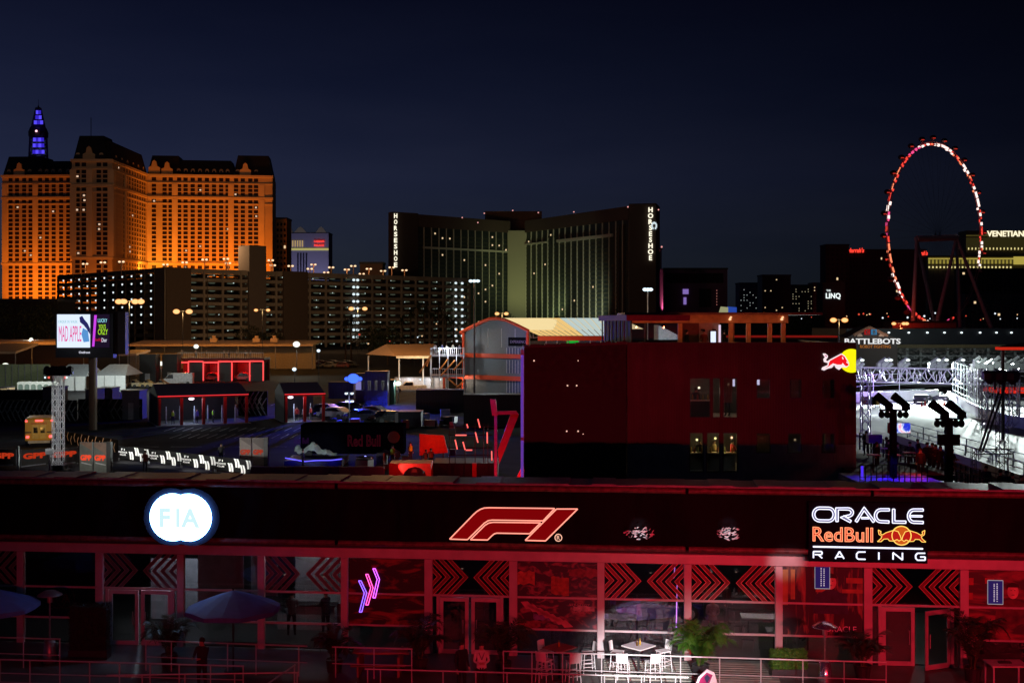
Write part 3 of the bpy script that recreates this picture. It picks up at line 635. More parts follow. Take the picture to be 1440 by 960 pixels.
def bottle(px, d, z, lb, col=(.12, .06, .01)):
    x = X(px, d); g = MB(); g.lathe([(.035, 0), (.035, .12), (.012, .17), (.012, .23), (.016, .235)], (0, 0, 0), 8); o = g.build('sauce_bottle', m('bottle_%d' % int(px), col, .2), smooth=True); o.location = (x, d, z); tag(o, lb, 'bottle', 'bottles on tables')
bottle(896, 40.35, 1.1, 'dark sauce bottle on the white high table'); bottle(900, 40.45, 1.1, 'amber sauce bottle on the white high table', (.45, .28, .02)); bottle(786, 40.2, 1.1, 'amber sauce bottle on the red lit high table', (.45, .28, .02))
def stool(lb, px, d, rz):
    t = thing('bar_stool', lb, 'bar stool', (X(px, d), d, 0), rz or 1e-5, group='white bar stools'); 
    def P_(g, n): g.build(n, STW, t)
    g = MB(); g.prism([(-.2, -.2), (.2, -.2), (.19, .19), (-.19, .19)], .72, .755, 'z'); P_(g, 'seat')
    for sx in (-1, 1):
        for sy in (-1, 1):
            g = MB(); g.tube((sx * .22, sy * .22, 0), (sx * .17, sy * .17, .72), .016, 6); P_(g, 'leg')
    g = MB()
    for z, k in ((.28, .20), (.42, .19)):
        g.path([(-k, -k, z), (k, -k, z), (k, k, z), (-k, k, z)], .012, 5, True)
    P_(g, 'footrest')
    g = MB(); n = 6
    for i in range(n):
        a0, a1 = -1 + 2 * i / n, -1 + 2 * (i + 1) / n; f = lambda a: (a * .2, .2 + .05 * (1 - a * a))
        (x0, y0), (x1, y1) = f(a0), f(a1); g.add([(x0, y0, .75), (x1, y1, .75), (x1, y1 + .04, 1.08), (x0, y0 + .04, 1.08), (x0, y0 + .015, .75), (x1, y1 + .015, .75), (x1, y1 + .055, 1.08), (x0, y0 + .055, 1.08)], [(0, 1, 2, 3), (7, 6, 5, 4), (3, 2, 6, 7)])
    P_(g, 'backrest'); return t
s0 = stool('white bar stool front left of the white high table', 876, 39.75, 2.9)
for px_, d_, rz_, lb_ in ((918, 39.7, 3.5, 'white bar stool front right of the white high table'), (868, 40.9, 1.2, 'white bar stool back left of the white high table'), (933, 41.0, 5.2, 'white bar stool back right of the white high table'),
                       (765, 39.9, 2.6, 'red lit bar stool front left of the red high table'), (806, 39.7, 3.4, 'pinkish bar stool front right of the red high table'), (827, 40.8, 4.9, 'bar stool on the right of the red high table, back against the glass'), (768, 41.0, .9, 'red lit bar stool behind the red high table')):
    dup(s0, (X(px_, d_), d_, 0), rz_, lb_)
# table at the right edge
t = thing('side_table', 'low pink topped table with red legs and a dark menu stand at the bottom right', 'table', (X(1415, 39), 39, 0)); x = X(1415, 39)
g = MB(); g.box(x - .62, x + .62, 38.6, 39.4, .86, .9); g.build('table_top', m('table_top_pink', (.60, .45, .48), .5), t)
for sx in (-1, 1):
    for sy in (-1, 1): g = MB(); g.box(x + sx * .56 - .025, x + sx * .56 + .025, 39 + sy * .34 - .025, 39 + sy * .34 + .025, 0, .86); g.build('leg', RAILM, t)
o = MB().prism([(-.22, -.08), (.2, -.1), (.22, .1), (-.05, .14), (-.2, .1)], 0, .04, 'z').tube((0, 0, .04), (0, 0, .13), .012).build('menu_stand', BLK); o.location = (x - .05, 39, .90); tag(o, 'black menu stand on the pink table at the bottom right', 'menu stand')
# bench below neon chevrons
t = thing('picnic_table', 'red lit picnic table in front of the violet neon window', 'table', (X(535, 41), 41, 0)); x = X(535, 41)
g = MB(); g.box(x - .95, x + .95, 40.7, 41.4, .72, .76); g.build('table_top', m('bench_wood', (.30, .14, .10), .6), t)
for s_ in (-1, 1): g = MB(); g.box(x - .95, x + .95, 41 + s_ * .75 - .12, 41 + s_ * .75 + .12, .42, .46); g.build('bench_seat', MATS['bench_wood'], t); g = MB(); g.box(x + s_ * .7 - .04, x + s_ * .7 + .04, 40.3, 41.75, 0, .7); g.build('trestle', MATS['bench_wood'], t)
# diamond crest board at the bottom edge
d_ = 38.2; x = X(995, d_); t = thing('diamond_sign', 'white rimmed diamond crest board on a post at the bottom edge below the palm', 'sign', (x, d_, 0)); z = Z(964, d_)
g = MB(); g.prism([(x - .42, z), (x - .3, z + .3), (x - .02, z + .56), (x + .22, z + .45), (x + .32, z + .1), (x + .25, z - .3), (x - .3, z - .3)], d_ - .03, d_ + .03); g.build('board', m('crest_rim', (.85, .8, .84), .35), t)
g = MB(); g.prism([(x - .33, z + .02), (x - .24, z + .26), (x - .03, z + .46), (x + .16, z + .37), (x + .05, z + .1)], d_ - .04, d_ - .032); g.build('crest_panel', m('crest_magenta', (.35, .02, .12), .3), t)
g = MB(); g.prism([(x - .03, z + .1), (x - .12, z + .3), (x - .02, z + .4), (x + .08, z + .28)], d_ - .045, d_ - .041); g.build('crest_mark', m('crest_dark', (.03, .03, .09), .3), t)
g = MB(); g.tube((x, d_, 0), (x, d_, z - .25), .03); g.build('post', BLK, t)
# ------------------------------------------------------------------ furniture inside
BC = m('black_plastic', (.02, .02, .022), .35)
def dining(px, v, lb, L=.9):
    u = FA.u(px, v); t = thing('dining_table', lb, 'table', FA.world(u, v, 0), FA.a + 1e-6, group='white dining tables inside the pavilion')
    g = MB(); g.box(-L, L, -.4, .4, .74, .78); g.build('table_top', TOPW, t)
    for s_ in (-1, 1): g = MB(); g.tube((s_ * L * .7, 0, .05), (s_ * L * .7, 0, .74), .035); g.build('column', BLK, t)
dining(1112, 1.6, 'white dining table nearest the glass behind the hedge'); dining(1075, 3.6, 'white dining table second from the glass behind the palm'); dining(870, 3.0, 'white dining table behind the bar stools', .7); dining(758, 2.2, 'pink lit dining table behind the racing window print', .7); dining(1150, 3.8, 'white dining table behind the polished heater', .7)
def chair(px, v, lb, rz=0):
    u = FA.u(px, v); t = thing('dining_chair', lb, 'chair', FA.world(u, v, 0), FA.a + rz, group='black chairs inside the pavilion')
    g = MB(); g.box(-.22, .22, -.22, .22, .44, .48); g.build('seat', BC, t)
    g = MB(); g.box(-.22, .22, .19, .22, .55, .9); g.build('backrest', BC, t)
    for sx in (-1, 1):
        for sy in (-1, 1): g = MB(); g.tube((sx * .2, sy * .2, 0.05), (sx * .19, sy * .19, .44 if sy < 0 else .88), .014); g.build('leg', STEEL, t)
    return t
c0 = chair(1052, 1.5, 'black chair left of the nearest white dining table', 1.4)
for px_, v_, lb_, r_ in ((1040, 3.4, 'black chair left of the second white dining table', 1.5), (1112, 2.5, 'black chair behind the nearest white dining table', 0), (905, 3.0, 'black chair right of the table behind the bar stools', -1.5), (838, 3.1, 'black chair left of the table behind the bar stools', 1.5), (1180, 3.7, 'black chair right of the table behind the polished heater', -1.4), (727, 2.3, 'black chair left of the pink lit dining table', 1.5)):
    dup(c0, FA.world(FA.u(px_, v_), v_, 0), FA.a + r_, lb_)
# racing car used for the show car and for the cars on the track
def race_car(loc, rz, body, lb, group=None, sc_=1.0):
    t = thing('racing_car', lb, 'racing car', loc, rz or 1e-5, group)
    def P_(g, n, mt): return g.build(n, mt, t)
    g = MB(); pr = [(-2.2, .25, .30), (-1.0, .42, .55), (-.2, .5, .72), (.5, .36, .62), (1.5, .2, .42), (2.6, .1, .3)]
    vs = []; 
    for y, hw, z in pr: vs += [(y, -hw, .08), (y, hw, .08), (y, hw * .7, z), (y, -hw * .7, z)]
    fs = [(0, 1, 2, 3), tuple(len(vs) - 4 + k for k in (3, 2, 1, 0))]
    for i in range(len(pr) - 1):
        for k in range(4): fs.append((i * 4 + k, i * 4 + (k + 1) % 4, i * 4 + 4 + (k + 1) % 4, i * 4 + 4 + k))
    g.add(vs, fs); P_(g, 'body', body)
    for yy in (-1.6, 1.7):
        for sx in (-1, 1):
            g = MB(); g.tube((yy, sx * .62, .35), (yy, sx * .95, .35), .35, 16); wh = P_(g, 'wheel', BLK)
            g = MB(); g.tube((yy, sx * .94, .35), (yy, sx * .965, .35), .2, 12); g.build('rim', STEEL, wh)
    g = MB(); g.box(-2.5, -2.1, -.5, .5, .78, .84); g.box(-2.5, -2.1, -.52, -.49, .3, .9); g.box(-2.5, -2.1, .49, .52, .3, .9); P_(g, 'rear_wing', body)
    g = MB(); g.box(2.4, 2.8, -.9, .9, .1, .15); g.box(2.4, 2.8, -.92, -.89, .1, .3); g.box(2.4, 2.8, .89, .92, .1, .3); P_(g, 'front_wing', body)
    g = MB(); g.path([(.9, 0, .5), (.6, 0, .85), (.2, -.25, .85), (-.2, -.3, .75)], .035, 5); g.path([(.6, 0, .85), (.2, .25, .85), (-.2, .3, .75)], .035, 5); P_(g, 'halo', BLK)
    return t
race_car(FA.world(FA.u(905, 5.6), 5.6, .05), FA.a + .25, m('show_car_paint', (.20, .16, .45), .25, .3), 'violet lit racing car on display inside the pavilion')

# ------------------------------------------------------------------ people (body grown from one skeleton; hair as a child)
def person(lb, loc, rz, top=(.03, .03, .035), legs=(.02, .02, .03), skin=(.45, .26, .18), hair=(.02, .015, .01), arms='down', sc_=1.0, vest=None, group=None, fingers=False, hat=None):
    V = {'pel': (0, 0, .95, .14), 'sp': (0, 0, 1.15, .135), 'ch': (0, -.01, 1.36, .15), 'nk': (0, 0, 1.51, .055), 'h0': (0, -.02, 1.60, .085), 'h1': (0, -.01, 1.70, .088)}
    E = [('pel', 'sp'), ('sp', 'ch'), ('ch', 'nk'), ('nk', 'h0'), ('h0', 'h1')]
    for s, nm in ((-1, 'l'), (1, 'r')):
        V[nm + 'hip'] = (s * .10, 0, .90, .10); V[nm + 'kn'] = (s * .12, -.01, .50, .065); V[nm + 'an'] = (s * .13, .02, .10, .045); V[nm + 'to'] = (s * .14, -.14, .045, .04)
        E += [('pel', nm + 'hip'), (nm + 'hip', nm + 'kn'), (nm + 'kn', nm + 'an'), (nm + 'an', nm + 'to')]
        V[nm + 'sh'] = (s * .19, 0, 1.42, .065)
        if arms == 'down': V[nm + 'el'] = (s * .25, .02, 1.14, .045); V[nm + 'wr'] = (s * .25, -.08, .90, .03); V[nm + 'hd'] = (s * .245, -.11, .81, .032)
        elif arms == 'fold': V[nm + 'el'] = (s * .24, -.04, 1.15, .048); V[nm + 'wr'] = (s * .07, -.22, 1.10, .032); V[nm + 'hd'] = (s * -.02, -.24, 1.11, .03)
        else: V[nm + 'el'] = (s * .23, -.12, 1.18, .045); V[nm + 'wr'] = (s * .13, -.34, 1.16, .03); V[nm + 'hd'] = (s * .10, -.42, 1.17, .03)
        E += [('ch', nm + 'sh'), (nm + 'sh', nm + 'el'), (nm + 'el', nm + 'wr'), (nm + 'wr', nm + 'hd')]
        if fingers:
            hx, hy, hz, _ = V[nm + 'hd']; wx, wy, wz, _ = V[nm + 'wr']; dv = (Vector((hx, hy, hz)) - Vector((wx, wy, wz))).normalized(); sd = dv.cross(Vector((s, 0, 0))).normalized() if arms == 'down' else Vector((0, 0, 1))
            for k in range(5):
                off = sd * (.03 - .015 * k); L = (.055, .075, .08, .075, .06)[k]
                if k == 0: off = sd * .035; 
                b = Vector((hx, hy, hz)) + off; tp = b + dv * L + (sd * .02 if k == 0 else Vector()) ; V['%sf%d' % (nm, k)] = (*b, .011); V['%sg%d' % (nm, k)] = (*tp, .009); E += [(nm + 'hd', '%sf%d' % (nm, k)), ('%sf%d' % (nm, k), '%sg%d' % (nm, k))]
    ks = list(V); me = bpy.data.meshes.new('p'); me.from_pydata([V[k][:3] for k in ks], [(ks.index(a), ks.index(b)) for a, b in E], [])
    ob = link(bpy.data.objects.new('p', me)); sk = ob.modifiers.new('s', 'SKIN'); me.skin_vertices[0].data[0].use_root = True
    for i, k in enumerate(ks):
        r = V[k][3]; ry = r
        if k in ('pel', 'sp', 'ch'): r, ry = r * 1.15, r * .85
        me.skin_vertices[0].data[i].radius = (r, ry)
    ss = ob.modifiers.new('u', 'SUBSURF'); ss.levels = ss.render_levels = 2 if fingers else 1
    bpy.context.view_layer.update(); bm_ = bpy.data.meshes.new_from_object(ob.evaluated_get(bpy.context.evaluated_depsgraph_get())); bpy.data.objects.remove(ob)
    bm_.name = 'person'; bm_.materials.clear()
    k = lambda c: 'cloth_%d_%d_%d' % tuple(int(q * 1000) for q in c)
    for mt in (m(k(skin) + 's', skin, .5), m(k(top), top, .8), m(k(legs), legs, .8), BLK): bm_.materials.append(mt)
    for p in bm_.polygons:
        c = p.center
        i = 1
        if c.z > 1.50: i = 0
        elif c.z < .09: i = 3
        elif c.z < .92 and abs(c.x) < .215: i = 2
        elif arms == 'down' and abs(c.x) > .2 and c.z < .90: i = 0
        elif arms != 'down' and c.y < -.24 - (.1 if arms == 'reach' else 0): i = 0
        p.material_index = i
    bm_.polygons.foreach_set('use_smooth', [True] * len(bm_.polygons))
    o = link(bpy.data.objects.new('person', bm_)); o.location = loc; o.rotation_euler = (0, 0, rz); o.scale = (sc_,) * 3; tag(o, lb, 'person', group)
    g = MB(); g.lathe([(.001, .115), (.06, .10), (.098, .04), (.102, -.01), (.085, -.07)], (0, .012, 1.685), 12); g.build('hair', m(k(hair), hair, .8), o, smooth=True)
    if vest: g = MB(); g.lathe([(.165, 1.0), (.175, 1.2), (.19, 1.38), (.12, 1.47)], (0, 0, 0), 10, 1.1, .85); g.build('vest', m('hi_vis_' + k(vest), vest, .6), o)
    if fingers:
        g = MB()
        for s in (-1, 1): g.ball((s * .032, -.098, 1.655), .012, .008, .008, 6, 4)
        g.build('eyes', BLK, o); g = MB(); g.add([(-.014, -.095, 1.615), (.014, -.095, 1.615), (0, -.125, 1.62), (0, -.1, 1.655)], [(0, 1, 2), (0, 2, 3), (1, 3, 2)]); g.build('nose', MATS[k(skin) + 's'], o)
    return o
person('person in dark clothes standing at the railing, left of the one in the pale jacket', (X(649, 38.5), 38.5, 0), .7, (.012, .012, .015), (.012, .012, .015), fingers=True)
pj = person('person in a pale jacket with a lanyard, hands together at the railing', (X(677, 38.4), 38.4, 0), .1, (.62, .55, .52), (.03, .03, .03), arms='fold', fingers=True)
g = MB(); g.path([(-.09, -.12, 1.45), (0, -.165, 1.22), (.09, -.12, 1.45)], .008, 4); g.build('lanyard', BLK, pj)
person('person in a dark jacket with a red lit face behind the left railing', (X(284, 38.9), 38.9, 0), -.3, (.03, .02, .025), (.02, .02, .02), arms='reach', fingers=True)

# deck boards, bar fittings and screens that fill the rooms behind the glass
t = thing('boarded_deck', 'pale boarded deck strip lit white under the bar stools', 'deck', FA.world(fu(842), -2.6, 0), FA.a)
for k in range(9): g = MB(); g.box(.2, fu(1085) - fu(842), k * .27, k * .27 + .2, .013, .05); g.build('deck_board', m('deck_pale', (.26, .25, .21), .6, var=.2, scale=3), t)
def fitting(lb, px0, px1, v, z1, mt, topm, cat='counter', nm='bar_counter'):
    u0, u1 = FA.u(px0, v), FA.u(px1, v); t = thing(nm, lb, cat, FA.world(u0, v, .05), FA.a); g = MB(); g.box(0, u1 - u0, 0, .5, 0, z1 - .05); g.build('front', mt, t); g = MB(); g.box(-.05, u1 - u0 + .05, -.08, .56, z1 - .05, z1); g.build('counter_top', topm, t); return t, u0, u1
fitting('long black bar counter far behind the palm window', 990, 1085, 5.6, 1.05, BC, TOPW); fitting('dark serving counter behind the racing print window', 735, 830, 6.0, 1.1, BC, m('counter_red', (.3, .08, .08), .4)); fitting('low grey counter behind the leftmost chevron windows', 390, 470, 2.6, 1.0, MATS['partition_grey'], BLK)
rr = random.Random(77)
for k in range(14):
    v = 5.8; u = FA.u(994 + k * 6.4, v); h = rr.uniform(.22, .34); o = MB().lathe([(.04, 0), (.04, h * .6), (.015, h * .8), (.015, h)], (0, 0, 0), 8).build('bottle', m('bar_bottle_%d' % (k % 4), [(.4, .2, .03), (.1, .3, .1), (.5, .5, .5), (.3, .03, .03)][k % 4], .2), smooth=True); o.location = FA.world(u, v, 1.1); tag(o, '%s bottle from the left on the long black bar counter' % ORD[k], 'bottle', 'bottles on the long bar')
for px, y0, y1, w_, v, c, lb in ((880, 851, 858, 34, 6.5, (.30, .36, .40), 'pale grey wall screen left of the violet neon tube'), (1010, 852, 862, 22, 7.5, (.16, .03, .10), 'dim magenta wall screen behind the palm window'), (1060, 846, 858, 26, 7.5, (.05, .06, .08), 'dim grey wall screen right of the magenta one'), (640, 852, 862, 20, 7.5, (.03, .04, .09), 'dim navy wall screen behind the middle double door'), (440, 852, 862, 28, 2.9, (.16, .18, .18), 'pale wall screen behind the window right of the blue umbrella'), (1290, 870, 880, 30, 7.4, (.05, .07, .08), 'dim wall screen seen through the open door')):
    (u0, z1), (u1, z0) = FA.p(px - w_ / 2, y0, v), FA.p(px + w_ / 2, y1, v); t = thing('wall_screen', lb, 'screen', FA.world(u0, v, z0), FA.a); g = MB(); g.box(0, u1 - u0, 0, .06, 0, z1 - z0); g.build('frame', BLK, t); g = MB(); g.box(.04, u1 - u0 - .04, -.01, 0, .04, z1 - z0 - .04); g.build('display', e('wall_display_%d' % px, c, 1), t)
for k, (px, v) in enumerate(((875, 3.6), (915, 3.9), (1000, 4.2), (1035, 4.4), (1075, 4.0), (1120, 4.6), (760, 4.2), (400, 2.2), (455, 2.0), (650, 4.0))):
    u = FA.u(px, v); z = 2.35; t = thing('pendant_lamp', ['pendant lamp above the violet lit show car, left one', 'pendant lamp above the violet lit show car, right one', 'pendant lamp left over the long black bar', 'pendant lamp in the middle over the long black bar', 'pendant lamp right over the long black bar', 'pendant lamp behind the portrait window', 'pendant lamp behind the racing print window', 'pendant lamp left of the low grey counter', 'pendant lamp right above the low grey counter', 'pendant lamp behind the middle double door'][k], 'lamp', FA.world(u, v, z), FA.a, 'pendant lamps inside the pavilion'); g = MB(); g.tube((0, 0, .1), (0, 0, 1.35), .008, 4); g.build('cord', BLK, t); g = MB(); g.lathe([(.12, 0), (.04, .12)], (0, 0, 0), 10); g.build('shade', BLK, t); g = MB(); g.ball((0, 0, -.01), .045); g.build('bulb', e('tiny_bulb', (1, .85, .6), 1.6), t)
for k, (px, v, c, ar) in enumerate(((1002, 2.2, (.35, .30, .30), 'fold'), (1022, 4.9, (.1, .02, .02), 'down'), (862, 4.2, (.12, .1, .3), 'reach'), (745, 4.6, (.3, .06, .06), 'down'), (410, 1.6, (.3, .3, .3), 'fold'), (458, 1.9, (.05, .05, .06), 'reach'), (1130, 2.9, (.05, .02, .04), 'down'), (640, 3.4, (.05, .05, .08), 'down'))):
    person(['guest in a pale top behind the bright palm', 'guest in dark red at the long black bar', 'guest in violet light beside the show car', 'guest in a red top behind the racing print', 'guest in a grey top right of the blue umbrella', 'guest in dark clothes at the low grey counter', 'guest in dark clothes behind the portrait window', 'guest in dark clothes behind the middle double door'][k], FA.world(FA.u(px, v), v, .05), k * .8, c, arms=ar, group='guests inside the pavilion')
# ------------------------------------------------------------------ three storey box building, red light put into its upper cladding
RBF = Fr(X(882, 70), 70.0, radians(-1.5)); ru = RBF.u
CORR_LIT = m('cladding_red_lit', (.024, .005, .006), .5, var=.25, scale=1.2, stretch=(1, 1, .4)); CORR_SHADE = m('cladding_in_shade', (.26, .30, .27), .55, var=.25, scale=1.2)  # cladding split at the shadow line; upper tone carries the red light
R_ = thing('box_building', 'three storey clad building, red lit above and shaded below, with a lit roof terrace', 'building', (RBF.o[0], 70, 0), RBF.a)
W0, W1 = ru(882), ru(1204); ZT = RBF.p(1000, 483)[1]; ZM = 4.95
openings = []
for (a, b, y0, y1) in [(969, 1000, 530, 588), (1001, 1014, 530, 588), (1016, 1038, 530, 588), (969, 990, 607, 664), (993, 1013, 607, 664), (1016, 1038, 607, 664),
                     (1063, 1084, 532, 561), (1110, 1128, 532, 561), (1156, 1175, 532, 561), (1063, 1084, 608, 637), (1107, 1128, 608, 637), (1155, 1175, 608, 637)]:
    (u0, z1), (u1, z0) = RBF.p(a, y0), RBF.p(b, y1); openings.append((u0, u1, z0, z1))
def holed(u0, u1, z0, z1, v0, v1, ops):
    """wall as boxes around its openings"""
    g = MB(); us = sorted({u0, u1} | {q for o in ops for q in o[:2] if u0 < q < u1}); zs = sorted({z0, z1} | {q for o in ops for q in o[2:] if z0 < q < z1})
    for a, b in zip(us, us[1:]):
        run = None
        for c, d in zip(zs, zs[1:]):
            inside_ = any(o[0] - 1e-4 <= a and b <= o[1] + 1e-4 and o[2] - 1e-4 <= c and d <= o[3] + 1e-4 for o in ops)
            if not inside_:
                if run is None: run = c
                end = d
            elif run is not None: g.box(a, b, v0, v1, run, end); run = None
        if run is not None: g.box(a, b, v0, v1, run, end)
    return g
holed(W0, W1, 0, ZM, 0, .3, openings).build('lower_wall', CORR_SHADE, R_); holed(W0, W1, ZM, ZT, 0, .3, openings).build('upper_wall', CORR_LIT, R_)
g = MB(); u = W0
while u < W1 - .1:
    zz = [ZM + .02]; ops = sorted([o for o in openings if o[0] - .06 < u < o[1] + .02], key=lambda o: o[2])
    for lo, hi, tgt in ((0, ZM - .01, 0), (ZM + .01, ZT, 1)):
        cur = lo
        for o in ops:
            if o[3] < lo or o[2] > hi: continue
            if o[2] > cur: g.cur = tgt; g.box(u, u + .05, -.03, .0 - .002, cur, min(hi, o[2]))
            cur = max(cur, o[3])
        if cur < hi: g.cur = tgt; g.box(u, u + .05, -.03, -.002, cur, hi)
    u += .16
g.build('cladding_ribs', [CORR_SHADE, CORR_LIT], R_)
g = MB(); g.box(W1 - .3, W1, .3, 15, 0, ZT); g.build('side_wall', CORR_LIT, R_)
g = MB(); g.box(W0, W1, 14.7, 15, 0, ZT); g.build('rear_wall', CORR_LIT, R_)
for z in (.1, 3.25, 6.45, ZT - 1.0): g = MB(); g.box(W0, W1 - .3, .3, 14.7, z - .12, z); g.build('floor_slab', m('slab_grey', (.16, .15, .14), .6), R_)
g = MB(); g.box(W0 - .1, W1 + .1, -.08, .42, ZT, ZT + .07); g.build('coping', BLK, R_)
WG = glass('building_glass', (.75, .75, .75), .03)
WH = m('window_frame_dark', (.015, .015, .017), .5)
for k, (u0, u1, z0, z1) in enumerate(openings):
    g = MB(); g.box(u0, u1, .02, .1, z1 - .07, z1); g.box(u0, u1, .02, .1, z0, z0 + .07); g.box(u0, u0 + .07, .02, .1, z0 + .07, z1 - .07); g.box(u1 - .07, u1, .02, .1, z0 + .07, z1 - .07)
    wdw = g.build('window', WH, R_); g = MB(); g.box(u0 + .07, u1 - .07, .055, .065, z0 + .07, z1 - .07); g.build('pane', WG, wdw)
# rooms behind
CUR = m('curtain_tan', (.32, .24, .15), .8, var=.25, scale=3, stretch=(6, 1, .3)); PAR = m('room_partition', (.020, .016, .014), .7)
for z in (3.25, 6.45): 
    g = MB(); g.box(W0 + .3, W1 - .3, 5, 5.1, z, z + 3.05); g.build('room_wall', PAR, R_)
for (a, b, y0, y1) in ((1013, 1030, 532, 566), (1062, 1082, 612, 637), (1113, 1126, 533, 559), (1158, 1168, 533, 559), (1160, 1168, 610, 634)):
    (u0, z1), (u1, z0) = RBF.p(a, y0, .5), RBF.p(b, y1, .5); g = MB(); n = 12
    for i in range(n): q = u0 + (u1 - u0) * i / n; g.box(q, q + (u1 - u0) / n * .8, .48 + .03 * (i % 2), .55, z0, z1)
    g.build('curtain', CUR, R_)
def room_lamp(px, py, v, en, col, lb):
    u, z = RBF.p(px, py, v); p = RBF.world(u, v, z); t = thing('pendant_lamp', lb, 'lamp', p, group='lamps inside the box building')
    g = MB(); g.ball(p, .07); g.build('bulb', e('bulb_%d' % px, col, min(4, en / 15)), t); g = MB(); g.tube((p[0], p[1], p[2] + .06), (p[0], p[1], p[2] + .3), .012); g.build('cord', BLK, t)
    lamp('bulb_light', 'POINT', (p[0], p[1], p[2] - .1), en, col, t, radius=.08)
room_lamp(980, 618, 2.6, 110, (1, .75, .35), 'warm pendant lamp in the lower left window of the box building')
room_lamp(1006, 616, 2.4, 80, (1, .80, .30), 'yellow pendant lamp in the lower middle window of the box building')
room_lamp(1029, 615, 2.4, 60, (1, .5, .3), 'amber pendant lamp in the lower right window of the big group')
room_lamp(1073, 616, 2.0, 20, (1, .72, .4), 'small pendant lamp in the lower small window next to the big group')
room_lamp(983, 545, 3.4, 50, (1, .8, .55), 'small pendant lamp in the upper left window of the box building')
room_lamp(1118, 618, 1.6, 7, (1, .7, .4), 'faint lamp in the lower middle small window')
room_lamp(1163, 616, 1.6, 9, (1, .72, .4), 'faint lamp in the lower right small window')
room_lamp(1120, 541, 1.6, 9, (.9, .8, .7), 'faint lamp in the upper middle small window')
room_lamp(1166, 541, 1.6, 14, (1, .75, .45), 'faint lamp in the upper right small window')
room_lamp(1025, 540, 3.0, 50, (1, .7, .45), 'small pendant lamp beside the upper curtain of the box building')
for (px, y0, y1, wd, lb) in ((1032, 533, 543, 3, 'narrow white light bar in the upper right window of the big group'), (1066, 533, 541, 4.5, 'short white light panel in the first small upper window')):
    (u0, z1), (u1, z0) = RBF.p(px - wd / 2, y0, .9), RBF.p(px + wd / 2, y1, .9); o = MB().box(0, u1 - u0, 0, .05, 0, z1 - z0).build('ceiling_light', e('light_bar', (.75, .70, 1), 1.3)); o.location = RBF.world(u0, .9, z0); tag(o, lb, 'light')
# things on the sills: counter, bottles, seated guests as small figures
for (a, b, y, z_, lb) in ((971, 1000, 578, 0, 'pale counter behind the upper left window'), (970, 990, 650, 0, 'pale counter behind the lower left window'), (995, 1036, 648, 0, 'pale counter behind the lower middle windows')):
    (u0, z1) = RBF.p(a, y, 1.2); u1 = RBF.u(b, 1.2); fl_ = 3.25 if y > 600 else 6.45
    t = thing('counter', lb, 'counter', RBF.world(u0, 1.2, fl_), RBF.a + 1e-6); g = MB(); g.box(0, u1 - u0, 0, .6, 1.0, 1.06); g.build('counter_top', m('counter_pale', (.8, .72, .55), .4), t); g = MB(); g.box(.05, u1 - u0 - .05, .1, .5, 0, 1.0); g.build('counter_front', PAR, t)
    rr = random.Random(int(a))
    for q in range(4):
        gg = MB(); gg.lathe([(.05, 0), (.06, .18), (.03, .3), (.03, .34)], (0, 0, 0), 8); o = gg.build('bottle', m('glassware_%d' % (q % 3), [(.5, .35, .05), (.4, .03, .02), (.3, .4, .15)][q % 3], .2), smooth=True)
        o.location = RBF.world(u0 + (u1 - u0) * (q + .5) / 4, 1.45, fl_ + 1.06); tag(o, '%s bottle or glass from the left on the %s' % (ORD[q], lb), 'bottle', 'glassware on the counters')
for k, (px, fl_, c) in enumerate(((984, 3.25, (.03, .03, .04)), (1004, 3.25, (.35, .30, .10)), (1030, 3.25, (.5, .03, .03)), (979, 6.45, (.02, .02, .02)), (1023, 6.45, (.05, .05, .05)))):
    p = RBF.world(RBF.u(px, 2.2), 2.2, fl_); person(['guest in dark clothes in the lower left window', 'guest in a mustard top in the lower middle window', 'guest in a red top in the lower right window of the big group', 'guest in black behind the upper left window', 'guest in grey behind the upper right window of the big group'][k], p, k * .9, c, arms=['down', 'fold', 'reach', 'down', 'fold'][k], group='guests inside the box building')
# darker wing at the left
LW = Fr.two(737, 69.8, 882, 69.8001)
WNG = thing('dark_wing', 'black windowless wing left of the red lit building with a violet lit corner', 'building', (LW.o[0], LW.o[1], 0), LW.a)
l1 = LW.u(881); zt = LW.p(740, 489)[1]; zt2 = LW.p(878, 484)[1]
g = MB(); g.box(0, l1, 0, 9, 0, ZM - .05); g.build('lower_wall', m('black_cladding_low', (.012, .013, .015), .6), WNG)
g = MB(); g.add([(0, 0, ZM - .05), (l1, 0, ZM - .05), (l1, 0, zt2), (0, 0, zt), (0, 9, ZM - .05), (l1, 9, ZM - .05), (l1, 9, zt2), (0, 9, zt)], [(0, 1, 2, 3), (7, 6, 5, 4), (3, 2, 6, 7), (0, 3, 7, 4), (1, 5, 6, 2), (0, 4, 5, 1)]); g.build('upper_wall', m('black_cladding', (.0022, .0012, .0016), .6, var=.4), WNG)
g = MB(); n = 20
for i in range(n): g.box(l1 * i / n, l1 * (i + 1) / n, -.1, .5, zt + (zt2 - zt) * i / n + .002, zt + (zt2 - zt) * i / n + .12 + .09 * abs(sin(i * 1.1)))
g.build('tarp_edge', BLK, WNG)
g = MB(); g.box(-.2, -.01, -.12, .2, 0, zt - .1); g.build('corner_column', m('corner_column_grey', (.45, .42, .5), .5), WNG)
for z0_, z1_ in ((5.4, 10.3), (2.2, 5.2)): g = MB(); g.box(-.20, -.04, -.145, -.125, z0_, z1_); g.build('led_strip', e('violet_strip', (.11, .035, .32), 1), WNG)
